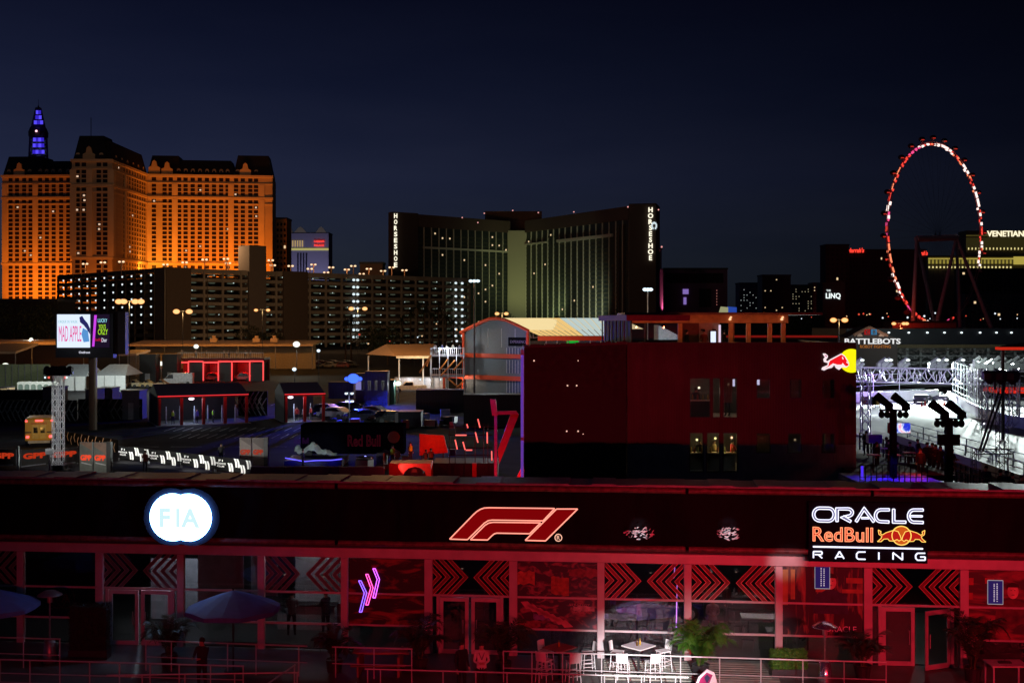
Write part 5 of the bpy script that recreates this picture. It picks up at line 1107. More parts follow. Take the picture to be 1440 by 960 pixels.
g = MB(); za, zb2 = Z(193, d_), Z(180, d_); g.lathe([(5, za - 2), (7.4, za), (7.6, (za + zb2) / 2), (6.2, zb2), (3.5, zb2 + 3)], (tx, d_, 0), 12); g.build('viewing_platform', m('platform_dark', (.05, .03, .05), .5), LT)
g = MB(); g.lathe([(1.4, Z(156, d_)), (1.5, Z(153, d_)), (.6, Z(150, d_)), (.2, Z(148, d_)), (.12, Z(140, d_))], (tx, d_, 0), 8); g.build('spire', LG, LT)
BLU = e('tower_blue', (.035, .018, .55), 1); BLU2 = e('tower_blue_hot', (.10, .07, 1), 1.0)
for y, n, wd in ((199, 4, 15), (207, 4, 16), (216, 4, 17), (175, 3, 13), (168, 2, 9), (161, 2, 6)):
    for k in range(n):
        xx = (tx + (k - (n - 1) / 2) * wd / n * d_ / F) * (d_ - 9.2) / d_; g = MB(); g.box(xx - 1.1, xx + 1.1, d_ - 9.2, d_ - 8.9, Z(y + 2.6, d_), Z(y - 2.6, d_)); g.build('light_panel', BLU2 if (k + y) % 2 else BLU, LT)
g = MB(); g.ball((tx + 2, d_ - 9, Z(187, d_)), .9); g.build('beacon', e('beacon_pink', (1, .5, .6), 2), LT)
# pale hotel with bowed crown
CP, fr, L, z1 = tower('pale_hotel', 'distant pale blue hotel with a yellow band and a red sign', 403, 462, 328, 1400, 30, m('pale_blue_wall', (.45, .45, .62), .8), 0, 0, 0)
for a, b in ((403, 412), (414, 431), (444, 459)): (u0, z0), (u1, _) = fr.p(a, 328), fr.p(b, 328); g = MB(); g.prism([(u0, z1 + 1), (u0 + (u1 - u0) * .3, z1 + 6), (u0 + (u1 - u0) * .5, z1 + 8), (u0 + (u1 - u0) * .7, z1 + 6), (u1, z1 + 1)], -1, 2); g.build('crown_gable', m('crown_yellow', (.6, .55, .35), .6), CP)
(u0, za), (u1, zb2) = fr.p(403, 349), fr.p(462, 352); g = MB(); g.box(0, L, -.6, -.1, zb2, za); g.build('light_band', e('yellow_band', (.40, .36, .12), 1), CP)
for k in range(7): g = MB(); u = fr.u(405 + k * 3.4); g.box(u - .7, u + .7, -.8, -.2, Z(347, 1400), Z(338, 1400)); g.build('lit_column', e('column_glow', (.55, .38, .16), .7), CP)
g = MB(); u0, u1 = fr.u(418), fr.u(432); 
for k in range(4): g.box(u0 + k * 3.4, u0 + k * 3.4 + 1.8, -.6, -.05, 0, Z(356, 1400))
g.build('dark_fins', m('dark_fin', (.03, .03, .06), .6), CP)
text('sign_letters', 'CAESARS', NEONRS, CP, fr.u(449), -1.2, Z(339.5, 1400), width=12.5, extrude=.3, offset=.02); text('sign_letters', 'PALACE', NEONRS, CP, fr.u(449), -1.2, Z(345, 1400), width=11.5, extrude=.3, offset=.02)
lamp('crown_light', 'SPOT', (X(425, 1340), 1340, 20), 90000, (.72, .66, 1), CP, (X(432, 1400), 1400, 90), 2, 70)
# horseshoe hotel
OL = m('olive_wall', (.56, .54, .46), .8, var=.06, scale=.1); BW = m('brown_wall', (.07, .05, .042), .8); GLS = m('tower_glass', (.03, .04, .045), .3)
HS = thing('curved_hotel', 'wide dark hotel with pale vertical fins, green wash and vertical lettering at both ends', 'hotel', (X(720, 880), 880, 0))
ZH = 90.0
def hwing(p0, d0, p1, d1, nf, skip=(), zt=ZH, band=None, fz=None, litf=.03, fin=OL):
    fr = Fr.two(p0, d0, p1, d1); L = fr.u(p1); g = MB(); wbox(g, fr, 0, L, 0, 22, 0, zt); g.build('wing_wall', GLS, HS)
    for k in range(nf + 1):
        g = MB(); u = L * k / nf; wbox(g, fr, u - .28, u + .28, -.8, .02, 8, fz or zt - 9); g.build('fin', fin, HS)
    nr = 22; lt = []
    g = MB()
    for r in range(nr):
        z = 10 + (zt - 22) * r / nr; wbox(g, fr, 0, L, -.3, -.01, z, z + .9)
        for c in range(nf):
            if random.random() < litf: lt.append((fr, L * (c + .5) / nf, z + 2, 1.1, 1.1, -.35))
    g.build('spandrels', m('olive_spandrel', (.07, .075, .06), .8), HS); 
    windows(HS, lt, LITW, 30, 'lit_window'); return fr, L
hf1, L1 = hwing(585, 846, 716, 905, 13, litf=.06)
hf2, L2 = hwing(740, 902, 886, 786, 17, litf=.012)
g = MB(); wbox(g, hf1, 6, L1, -1.2, -.2, ZH - 24.5, ZH - 23); g.build('ledge', OL, HS)
q0, q1 = hf2.u(786), hf2.u(863); g = MB(); wbox(g, hf2, q0, q1, -2.2, -.2, ZH - 19.5, ZH - 17.4); g.build('ledge', OL, HS); q0, q1 = hf2.u(739), hf2.u(770); g = MB(); wbox(g, hf2, q0, q1, -1.6, -.2, ZH - 18.8, ZH - 17.6); g.build('ledge', OL, HS)
for fr, a, b in ((hf1, 0, L1), (hf2, 0, L2)): g = MB(); wbox(g, fr, a, b, -1.4, 22, ZH - 9, ZH + 0); g.build('parapet', m('parapet_brown', (.10, .07, .06), .8), HS)
fr = Fr.two(714, 904, 741, 903); g = MB(); wbox(g, fr, 0, fr.u(741), -1.5, 20, 0, Z(324, 900)); g.build('core_wall', m('core_wall', (.44, .42, .31), .8, var=.03), HS)
fr = Fr.two(682, 930, 762, 930); g = MB(); wbox(g, fr, 0, fr.u(762), 0, 20, 60, Z(297, 930)); g.build('roof_block', m('roof_brown', (.22, .12, .06), .8, var=.4, scale=.1), HS)
fr = Fr.two(885, 784, 923, 780); Lp = fr.u(923); g = MB(); wbox(g, fr, 0, Lp, -2, 24, 0, ZH + 1.2); g.build('end_pylon', BW, HS)
for px in (866, 872, 879): g = MB(); u = hf2.u(px); wbox(g, hf2, u - 1.2, u + .2, -1, -.1, 10, ZH - 12); g.build('brown_pilaster', BW, HS)
for k, ch in enumerate('HORSESHOE'): p = fr.world(fr.u(915.5), -3, Z(295.5 + k * 8.4, 780)); text('vertical_letter', ch, e('letter_cream', (1, .93, .72), 1.3), HS, p[0], p[1], p[2], height=3.3, extrude=.15, offset=.03)
p = fr.world(fr.u(920.5), -2.8, Z(318, 780)); g = MB()
for k in range(9): a = -pi * .3 + 1.6 * pi * k / 8; g.box(p[0] + 1.5 * cos(a) - .5, p[0] + 1.5 * cos(a) + .5, p[1] - .2, p[1], p[2] + 2.0 * sin(a) - .7, p[2] + 2.0 * sin(a) + .7)
g.build('horseshoe_emblem', LITC, HS)
fr = Fr.two(551, 834, 586, 846); g = MB(); wbox(g, fr, 0, fr.u(586), -2, 5, 0, ZH + .6); g.build('end_pylon', BW, HS)
for k, ch in enumerate('HORSESHOE'): p = fr.world(fr.u(553.5), -3, Z(303.5 + k * 8.6, 832)); text('vertical_letter', ch, MATS['letter_cream'], HS, p[0], p[1], p[2], height=3.3, width=2.3, extrude=.15, offset=.03)
lamp('green_uplight', 'SPOT', (X(725, 850), 850, 14), 16000, (.95, 1, .40), HS, (X(728, 900), 900, 55), 1.5, 75, .8)
lamp('green_uplight', 'SPOT', (X(815, 790), 790, 14), 32000, (.9, 1, .62), HS, (X(810, 850), 850, 40), 1.5, 110, .8)
lamp('green_uplight', 'SPOT', (X(765, 840), 840, 14), 18000, (.80, 1, .45), HS, (X(765, 885), 885, 45), 1.5, 110, .8)
lamp('green_uplight', 'SPOT', (X(650, 830), 830, 14), 6000, (.75, .9, .55), HS, (X(655, 880), 880, 40), 1.5, 110, .8)
for k, (px, y) in enumerate(((556, 299), (584, 301), (650, 306), (681, 300), (721, 296), (757, 299), (807, 298), (883, 291), (926, 295), (672, 313))):
    d2 = 780 if px > 870 else 850; g = MB(); g.ball((X(px, d2), d2, Z(y, d2)), .5, n=6, k=4); g.build('aviation_light', e('aviation', (1, .42, .40), .9), HS)
# pink lit narrow tower and buildings to the right
t, fr, L, z1 = tower('pink_tower', 'narrow tower washed in pink light right of the curved hotel', 922, 930.5, 351, 850, 10, m('pink_wall', (.6, .35, .42), .7, var=.02))
lamp('pink_uplight', 'SPOT', (X(926, 826), 826, Z(440, 826)), 60000, (1, .22, .36), t, (X(926, 850), 850, 50), .5, 80)
g = MB(); g.ball((fr.world(L, -1, 0)[0] - fr.o[0], 0, z1 + 2), .7, n=6, k=4); g.build('aviation_light', MATS['aviation'], t)
PU = m('plum_wall', (.13, .06, .12), .8, var=.2, scale=.05)
CR, fr, L, z1 = tower('plum_hotel', 'low plum coloured block with a dark recess and faint lettering along its top', 934, 1023, 379, 820, 30, PU, 0, 0)
for a, b, y0, y1 in ((936, 1017, 384, 398), (983, 1000, 406, 432)): (u0, za), (u1, zb2) = fr.p(a, y0), fr.p(b, y1); g = MB(); g.box(u0, u1, -.5, -.05, zb2, za); g.build('dark_recess', m('recess_black', (.01, .008, .012), .8), CR)
text('wall_lettering', 'CROMWELL', BLK, CR, fr.u(976), -.6, Z(380.8, 820), width=15, extrude=.1, offset=.02)
for a, b, y0, y1 in ((960, 968, 406.5, 413.5), (961, 965, 418, 428)): (u0, za), (u1, zb2) = fr.p(a, y0), fr.p(b, y1); g = MB(); g.box(u0, u1, -.8, -.6, zb2, za); g.build('lilac_screen', e('lilac_panel', (.22, .14, .45), 1), CR)
for r in range(6): g = MB(); g.box(fr.u(1007.4), fr.u(1008.4), -.3, -.1, Z(409 + r * 4, 820), Z(407.8 + r * 4, 820)); g.build('lit_window', e('dim_pink_window', (.4, .15, .12), 1), CR)
GRW = m('grey_wall', (.14, .13, .15), .8)
tower('far_hotel', 'dim grey hotel with three columns of lit windows right of the plum block', 1040, 1078, 399, 1100, 20, m('grey_violet_wall', (.17, .16, .20), .8), 12, 9, .28, 446, WIN, e('far_window_cool', (.45, .52, .5), 1), wscale=.2, hsc=.22)
tower('far_hotel', 'black tower with faint vertical fins in the middle of the far skyline', 1072, 1112, 388, 1000, 20, BLK, 14, 5, .06, 446, wscale=.2, hsc=.3)
t, *_ = tower('far_hotel', 'dim brown hotel with a bright double column of windows left of the small white sign', 1113, 1143, 402, 1050, 20, m('dim_brown_wall', (.10, .08, .08), .8), 14, 7, .40, 452, litmat=e('far_window_warm', (.5, .45, .28), 1), wscale=.2, hsc=.24)
tower('far_hotel', 'narrow plum grey tower just left of the small white sign', 1143, 1158, 399, 1060, 16, m('plum_grey', (.12, .08, .11), .8), 12, 3, .2, 452, wscale=.25, hsc=.3)
t, fr, L, z1 = tower('sign_block', 'black block carrying small white three letter over four letter lettering', 1157, 1188, 399, 1000, 20, m('navy_block', (.02, .022, .03), .7), 0, 0)
LW_ = e('sign_white', (.9, 1, .98), 1.2)
text('sign_letters', 'LINQ', LW_, t, fr.u(1171.5), -.5, Z(416.5, 1000), width=12.6, height=5.4, extrude=.2, offset=.02); text('sign_letters', 'THE', LW_, t, fr.u(1165), -.5, Z(408.5, 1000), width=3.6, height=1.5, extrude=.2)
HW = m('dark_maroon_wall', (.085, .028, .035), .8, var=.15, scale=.05)
t, fr, L, z1 = tower('maroon_hotel', 'narrow dark maroon hotel tower left of the wide one behind the wheel', 1161, 1194, 345, 1120, 20, HW, 18, 5, .01, winmat=m('maroon_window', (.02, .01, .012), .6), wscale=.35)
t2, fr, L, z1 = tower('maroon_hotel', 'wide dark maroon hotel seen through the big wheel', 1190, 1302, 352, 1150, 20, m('maroon_wall_two', (.07, .026, .035), .8, var=.15, scale=.05), 20, 26, .006, winmat=MATS['maroon_window'], wscale=.4)
text('sign_letters', "Harrah's", e('script_red', (1, .05, .03), 1.3), t2, fr.u(1203), -1, Z(352, 1150), width=16.5, height=4.6, extrude=.3, offset=.03, shear=.2); text('sign_letters', "rrah's", MATS['script_red'], t2, fr.u(1298), -1, Z(356, 1150), width=8.5, height=4.4, extrude=.3, offset=.03, shear=.2)
# venetian
VN, fr, L, z1 = tower('cornice_hotel', 'broad hotel with glowing yellow cornices and serif lettering at the right edge', 1305, 1475, 361, 1250, 30, m('sand_wall', (.22, .19, .13), .8, var=.1, scale=.05), 0, 0)
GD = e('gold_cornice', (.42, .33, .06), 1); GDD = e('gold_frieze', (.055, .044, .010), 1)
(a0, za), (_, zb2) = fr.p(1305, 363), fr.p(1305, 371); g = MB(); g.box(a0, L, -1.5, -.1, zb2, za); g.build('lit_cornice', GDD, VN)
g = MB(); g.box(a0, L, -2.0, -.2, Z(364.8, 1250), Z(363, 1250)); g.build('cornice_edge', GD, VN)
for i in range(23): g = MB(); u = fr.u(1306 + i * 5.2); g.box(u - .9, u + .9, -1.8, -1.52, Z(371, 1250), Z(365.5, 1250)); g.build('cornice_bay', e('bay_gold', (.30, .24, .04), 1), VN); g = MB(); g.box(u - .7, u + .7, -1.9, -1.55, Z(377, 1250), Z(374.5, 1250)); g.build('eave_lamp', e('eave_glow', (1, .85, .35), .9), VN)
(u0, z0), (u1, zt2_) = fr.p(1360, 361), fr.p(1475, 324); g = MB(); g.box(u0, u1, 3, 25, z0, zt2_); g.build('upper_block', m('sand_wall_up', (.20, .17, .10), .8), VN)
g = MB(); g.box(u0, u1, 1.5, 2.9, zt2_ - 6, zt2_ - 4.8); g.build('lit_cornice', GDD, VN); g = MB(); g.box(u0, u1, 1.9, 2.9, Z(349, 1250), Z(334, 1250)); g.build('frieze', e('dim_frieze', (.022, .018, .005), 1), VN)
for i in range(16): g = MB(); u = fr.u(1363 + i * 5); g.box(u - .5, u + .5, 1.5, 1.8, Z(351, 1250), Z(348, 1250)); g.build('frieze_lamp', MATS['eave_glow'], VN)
text('sign_letters', 'VENETIAN', e('gold_white', (1, .90, .62), 1.2), VN, fr.u(1414.5), 1.0, Z(328.5, 1250), width=39.5, height=6.2, extrude=.3, offset=.02)
(u0, z0), (u1, z1_) = fr.p(1424, 372), fr.p(1475, 361); g = MB(); g.box(u0, u1, -3, -2.1, z0, z1_); g.build('bright_panel', MATS['gold_cornice'], VN)
t, fr, L, z1 = tower('window_grid_hotel', 'brown grey hotel with a grid of dark windows at the right edge', 1357, 1475, 414, 1180, 20, m('grid_wall', (.13, .115, .105), .8, var=.1), 8, 21, .02, 462, winmat=WIN, wscale=.55, hsc=.55)
tower('dark_podium', 'black podium building between the wheel legs and the window grid hotel', 1352, 1475, 379, 1200, 20, m('podium_black', (.02, .02, .02), .8), 6, 20, .01, 414)

# ------------------------------------------------------------------ big observation wheel
WD = 1000.0; cx, cz = X(1317, WD), Z(329, WD); RW = 126.5 / F * WD; ph = radians(40.5)
WH_ = thing('observation_wheel', 'giant observation wheel with a red and white lit rim and small pods', 'ferris wheel', (cx, WD, 0))
def wp(t, r, off=0.0): return (cx + r * cos(t) * cos(ph) + off * -sin(ph), WD + r * cos(t) * sin(ph) + off * cos(ph), cz + r * sin(t))
RIM = m('wheel_rim', (.5, .15, .15), .5, .3)
NR = 112
g = MB()
for off in (-1.0, 1.0): g.path([wp(2 * pi * k / NR, RW - 1, off) for k in range(NR)], .32, 4, True)
g.path([wp(2 * pi * k / NR, RW + 1.2) for k in range(NR)], .3, 4, True)
for k in range(NR): a = 2 * pi * k / NR; g.tube(wp(a, RW - 1, -1), wp(a + pi / NR, RW + 1.2), .14, 3); g.tube(wp(a, RW - 1, 1), wp(a + pi / NR, RW + 1.2), .14, 3)
g.build('rim', RIM, WH_)
wcol = [('wheel_white', (1, .78, .72), 1.5), ('wheel_red', (1, .06, .04), 1.1), ('wheel_pink', (1, .08, .30), 1.1), ('wheel_orange', (1, .25, .12), 1.3)]
rr = random.Random(11)
NSEG = 168
for k in range(NSEG):
    t0 = 2 * pi * k / NSEG; deg = math.degrees(t0)
    if 258 < deg < 339 and not (268 < deg < 290 and rr.random() < .7): continue
    if deg > 92 and deg < 200: pick = [0, 2, 1, 3, 1][int((deg * .09 + rr.random() * 1.6)) % 5]
    elif deg >= 200: pick = [1, 2, 1, 3, 0][int((deg * .11 + rr.random() * 1.3)) % 5]
    elif deg > 45: pick = [0, 0, 3, 1][int(deg * .1 + rr.random() * 1.5) % 4]
    else: pick = [1, 1, 0, 3][int(deg * .08 + rr.random() * 1.5) % 4]
    if deg > 335: pick = [0, 0, 1][k % 3]
    nm, c, s_ = wcol[pick]; off = rr.choice((-1, 1)) * .9; g = MB(); rr_ = 1.0 if pick == 0 else .75
    g.tube(wp(t0, RW - .6, off), wp(t0 + 2 * pi / NSEG * (.95 if k % 3 else .6), RW - .6 + rr.uniform(-.3, .3), off), rr_, 5); g.build('rim_light', e(nm, c, s_), WH_)
for k in range(28):
    t0 = 2 * pi * (k + .3) / 28; p = wp(t0, RW + 5.0); g = MB(); g.ball(p, 2.9, 2.4, 2.2, 10, 6); pod = g.build('pod', m('pod_glass', (.10, .03, .04), .2, .3), WH_)
    g = MB(); g.path([wp(t0 - .03, RW + 1.2), wp(t0, RW + 3.2), wp(t0 + .03, RW + 1.2)], .25, 4); g.build('pod_mount', RIM, pod)
    if math.sin(t0) > -.35: g = MB(); g.box(p[0] - 1.2, p[0] + 1.2, p[1] - 2.7, p[1] - 2.45, p[2] - 1.2, p[2] - .5); g.build('pod_light', e('pod_red', (.55, .03, .02), 1), pod)
g = MB(); pa, pb = wp(0, 0, -14), wp(0, 0, 22); 
hubL, hubR = (X(1289, 985), 985, Z(336, 985)), (X(1345, 1010), 1010, Z(334, 1010)); g.tube(hubL, hubR, 2.6, 12); g.build('axle', m('wheel_steel', (.30, .27, .32), .5), WH_)
for a, b in (((hubR), (X(1313, 990), 990, 0)), (hubR, (X(1350, 1020), 1020, 0)), (hubL, (X(1283, 960), 960, 0)), (hubL, (X(1318, 1000), 1000, 0)), (hubR, (X(1396, 1005), 1005, Z(385, 1005) - 50))):
    g = MB(); g.tube(b, a, 1.9, 8, 1.3); g.build('leg', MATS['wheel_steel'], WH_)
g = MB()
for k in range(56): g.tube(wp(2 * pi * k / 56, RW - 1), wp(0, 2, 2 if k % 2 else -2), .06, 3)
tag(g.build('spoke_cable', BLK, WH_), kind='stuff')
t = thing('boarding_station', 'low boarding building glowing red at the foot of the big wheel', 'building', (X(1320, 960), 960, 0)); x0, x1 = X(1255, 960), X(1345, 960)
g = MB(); g.box(x0, x1, 960, 985, 0, Z(452, 960)); g.build('wall', m('station_wall', (.25, .08, .08), .7), t); g = MB(); g.box(x0 - 1, x1 + 1, 958, 986, Z(452, 960), Z(451, 960)); g.build('roof', DARK, t)
lamp('station_light', 'POINT', (X(1268, 945), 945, 20), 12000, (1, .08, .03), t, None, 1)
# ------------------------------------------------------------------ parking garage
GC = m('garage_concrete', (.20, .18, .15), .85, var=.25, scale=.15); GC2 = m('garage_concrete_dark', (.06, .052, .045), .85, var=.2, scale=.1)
PGA = thing('parking_garage', 'long multi storey parking garage with open decks and small lamps on every level', 'parking garage', (X(232, 505), 505, 0))
ga = Fr.two(82, 590, 232, 505); gb = Fr.two(232, 505, 660, 628); ZG = 35.0; NL = 10; LH = ZG / NL
fixA = []; fixB = []
for fr, p1, tagc in ((ga, 232, 0), (gb, 660, 1)):
    L = fr.u(p1)
    for k in range(NL):
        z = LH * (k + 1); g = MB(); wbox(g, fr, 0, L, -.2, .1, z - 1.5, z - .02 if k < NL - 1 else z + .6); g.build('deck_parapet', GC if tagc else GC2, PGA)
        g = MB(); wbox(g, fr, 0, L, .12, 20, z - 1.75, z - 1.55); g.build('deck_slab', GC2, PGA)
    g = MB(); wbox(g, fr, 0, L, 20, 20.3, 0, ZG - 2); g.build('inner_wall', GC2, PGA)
    n = int(L / 9)
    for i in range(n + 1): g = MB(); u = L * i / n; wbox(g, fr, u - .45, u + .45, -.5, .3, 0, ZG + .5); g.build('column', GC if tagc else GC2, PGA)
    for k in range(NL):
        for i in range(n):
            z = LH * (k + 1) - 2.0; u = L * (i + .5) / n
            if tagc: fixB.append((fr, u, z, 3.6, .7, 1.2))
            elif i < n - 1 and k > 2: fixA.append((fr, u, z - .1, 1.7, 1.1, .6))
def disc(fr, u, z, w_, h_, v, n=10): return [fr.world(u + w_ / 2 * cos(2 * pi * k / n), v, z + h_ / 2 * sin(2 * pi * k / n)) for k in range(n)]
rr = random.Random(5); rr.shuffle(fixB)
br = e('deck_lamp_cool', (.82, .92, .95), 1.1); dm = e('deck_lamp_dim', (.045, .055, .038), 1.0)
for it in fixA[:92]: g = MB(); g.add(disc(*it), [tuple(range(10))]); g.build('deck_lamp', br, PGA)
g = MB()
for it in fixB: g.add(disc(*it), [tuple(range(10))])
tag(g.build('deck_glow', dm, PGA), kind='stuff')  # dim emissive discs stand in for lit deck ceilings
g = MB()
for it in fixB[:95]:
    fr, u, z, *_ = it; q = (fr, u + rr.uniform(-3, 3), z + rr.uniform(-.3, .3), rr.choice((.5, .6, .8)), .5, -.3); g.add(disc(*q, 6), [tuple(range(6))])
tag(g.build('deck_spot', e('deck_spot', (.6, .75, .7), .9), PGA), kind='stuff')
for px, en in ((150, 9000), (300, 26000), (400, 26000), (520, 26000), (620, 24000)): lamp('garage_fill', 'SPOT', (X(px, 430), 430, 16), en, (1, .55, .26), PGA, (X(px, 560), 560, 16), .5, 120, .9)  # unseen spots added to brighten the garage front
for px0, px1, fr, yt in ((232, 267, gb, ZG + .8), (397, 431, gb, ZG + .9)): g = MB(); wbox(g, fr, fr.u(px0), fr.u(px1), -1.2, 10, 0, yt); g.build('stair_core', m('stair_brown', (.07, .052, .04), .85), PGA)
g = MB(); wbox(g, gb, gb.u(348), gb.u(372), -1.5, 8, 0, gb.p(350, 345)[1]); g.build('lift_tower', m('lift_tower_grey', (.10, .085, .075), .85), PGA)
for px in (497.5, 503, 641, 650):
    for k in range(9):
        u, z = gb.p(px, 398 + k * 9.6, -1.6); g = MB(); g.add(disc(gb, u, LH * (9 - k) + 1.2, 2.0, 1.3, -1.6, 8), [tuple(range(8))]); g.build('stair_lamp', e('stair_lamp', (.8, .95, 1), 1), PGA)
for i, (px, y, d) in enumerate(((120, 371, 560), (145, 369, 550), (171, 368, 530), (233, 372, 540), (260, 369, 520), (288, 365, 522), (318, 364, 526), (321, 370, 560), (381, 366, 545), (384, 373, 580), (409, 374, 550), (436, 378, 556), (441, 372, 600), (459, 383, 620), (466, 376, 565), (488, 379, 600), (497, 374, 572), (509, 385, 640), (519, 378, 590), (539, 381, 605), (551, 376, 590), (569, 380, 600))):
    lamp_post(px, d + 6, y, [-3, 2.4], e('roof_sodium', (1, .66, .38), 1.4), 0, YW, '%s lamp from the left on the roof deck of the parking garage' % ORD[i], zb=ZG - 1.5, w=.62, th=.35, grp='lamps on the garage roof', body=m('lit_pole', (.45, .25, .14), .6), light=False)
lamp('roof_deck_light', 'POINT', (X(300, 540), 540, ZG + 12), 30000, (1, .55, .25), PGA, None, 1); lamp('roof_deck_light', 'POINT', (X(480, 590), 590, ZG + 12), 30000, (1, .55, .25), PGA, None, 1)
lamp('roof_deck_light', 'POINT', (X(150, 560), 560, ZG + 12), 20000, (1, .55, .25), PGA, None, 1)
tower('low_block', 'low dark brown block on the skyline between the pale hotel and the curved hotel', 506, 538, 371, 700, 14, BRN)
tower('low_block', 'black low block below the left wing of the mansard hotel', -40, 80, 424, 480, 20, m('low_black', (.018, .014, .012), .8), 3, 12, .02, 470, winmat=BLK)
tower('low_block', 'dark low block at the foot of the skyline behind the roof terrace', 930, 1160, 446, 420, 20, m('low_black', (.018, .014, .012), .8), 0, 0)
for i, (a, b, mt) in enumerate(((1012, 1024, e('pale_shop', (.30, .30, .16), 1)), (1024, 1036, e('blue_shop', (.02, .06, .35), 1)))):
    d2 = 400; g = MB(); g.prism([(0, 0), (X(b, d2) - X(a, d2), 0), (X(b, d2) - X(a, d2), Z(432, d2) - Z(439, d2)), (0 if i else .6, Z(431, d2) - Z(439, d2))], 0, 1.5); o = g.build('lit_awning', mt); o.location = (X(a, d2), d2, Z(439, d2)); tag(o, ['pale yellow lit awning on the skyline behind the roof terrace', 'blue lit awning right beside the pale yellow one'][i], 'awning')
# street strip behind the garage, small city lights
for i in range(46):
    px = random.choice([random.uniform(930, 1160), random.uniform(1190, 1440), random.uniform(505, 660)]); y = random.uniform(440, 450) if px > 700 else random.uniform(455, 492); d2 = 395 if px > 700 else 330; 
    o = MB().ball((0, 0, 0), random.uniform(.15, .35), n=6, k=4).build('city_light', random.choice((e('city_white', (.8, .9, 1), 1.2), e('city_amber', (1, .6, .3), 1.1), e('city_red', (1, .1, .05), .7)))); OFF[o.name] = (0, 0, 0); MB().tube((0, 0, -.2), (0, 0, -Z(y, d2)), .05, 4).build('pole', BLK, o); o.location = (X(px, d2), d2, Z(y, d2)); tag(o, 'tiny distant street light among the far roofs', 'street light', 'tiny street lights far away')
# ------------------------------------------------------------------ middle ground: the parking lot
def gp(px, py): d = DG(py); return X(px, d), d
# billboard
d_ = 132.; BB = thing('billboard', 'video billboard on a thick brown pole in the dark lot, bright pink and white advert', 'billboard', (X(128, d_), d_, 0)); x0, x1, z0, z1 = X(80, d_), X(159, d_), Z(503, d_), Z(441, d_)
g = MB(); g.box(x0 - .15, x1, d_, d_ + 1.2, z0, z1); g.build('cabinet', BLK, BB)
g = MB(); g.box(X(159.2, d_), X(175, d_), d_ + .3, d_ + 1.4, z0 + .4, z1 + .2); g.build('rear_cabinet', m('cabinet_side', (.03, .022, .018), .6), BB)
g = MB(); g.box(X(80.5, d_), X(127, d_), d_ - .06, d_ - .004, Z(488.5, d_), Z(442, d_)); scn = g.build('screen', e('screen_white', (.72, .82, 1), 1.1), BB)
g = MB(); g.box(X(127.05, d_), X(154, d_), d_ - .06, d_ - .004, Z(488.5, d_), Z(442, d_)); g.build('screen', e('screen_night', (.012, .006, .02), 1), BB)
text('advert_title', 'MAD APPLE', e('ad_pink', (.80, .07, .30), 1), BB, X(99, d_), d_ - .09, Z(469, d_), width=2.55, height=1.75, extrude=.01)
text('advert_subtitle', 'CIRQUE DU SOLEIL', e('ad_grey', (.25, .55, .55), 1), BB, X(96, d_), d_ - .09, Z(452.5, d_), width=2.2, height=.34, extrude=.01)
g = MB(); pt = [(112, 446), (116, 444), (119, 449), (124, 455), (127, 462), (127, 470), (122, 462), (118, 457), (113, 453)]; g.prism([(X(a, d_), Z(b, d_)) for a, b in pt], d_ - .1, d_ - .08); g.build('advert_figure', e('ad_navy', (.02, .02, .12), 1), BB)
g = MB(); pt = [(117, 461), (124, 465), (126, 480), (118, 481), (115, 470)]; g.prism([(X(a, d_), Z(b, d_)) for a, b in pt], d_ - .1, d_ - .08); g.build('advert_figure', e('ad_blue', (.10, .30, .65), 1), BB)
g = MB(); g.prism([(X(a, d_), Z(b, d_)) for a, b in [(133, 443), (136.5, 443), (133, 487), (130, 487)]], d_ - .1, d_ - .08); g.build('advert_stripe', e('ad_magenta', (.65, .06, .85), 1), BB)
text('advert_word', 'LUCKY', e('ad_cyan', (.35, .85, 1), 1), BB, X(144.5, d_), d_ - .09, Z(450.5, d_), width=1.05, height=.42, extrude=.01)
text('advert_word', "YOU'S", e('ad_lime', (.45, .85, .02), 1), BB, X(144, d_), d_ - .09, Z(459, d_), width=.8, height=.5, extrude=.01); text('advert_word', 'CRZY', MATS['ad_lime'], BB, X(145, d_), d_ - .09, Z(466.5, d_), width=1.1, height=.62, extrude=.01)
text('advert_word', 'Bally', e('ad_red', (.6, .01, .05), 1), BB, X(138.5, d_), d_ - .09, Z(478, d_), width=.9, height=.4, extrude=.01); text('advert_word', 'Dior', e('ad_white', (.8, .8, .95), 1), BB, X(147, d_), d_ - .09, Z(478, d_), width=.6, height=.45, extrude=.01)
text('maker_lettering', 'Outfront', MATS['ad_white'], BB, X(119, d_), d_ - .05, Z(495.2, d_), width=1.25, height=.25, extrude=.02)
g = MB(); g.tube((X(128, d_), d_ + .6, 0), (X(128, d_), d_ + .6, z0), .46, 16); g.build('pole', m('brown_pole', (.11, .065, .035), .6), BB, smooth=False)
lamp('screen_light', 'POINT', (X(105, d_), d_ - 3, Z(465, d_)), 120, (.8, .85, 1), BB, None, .5)
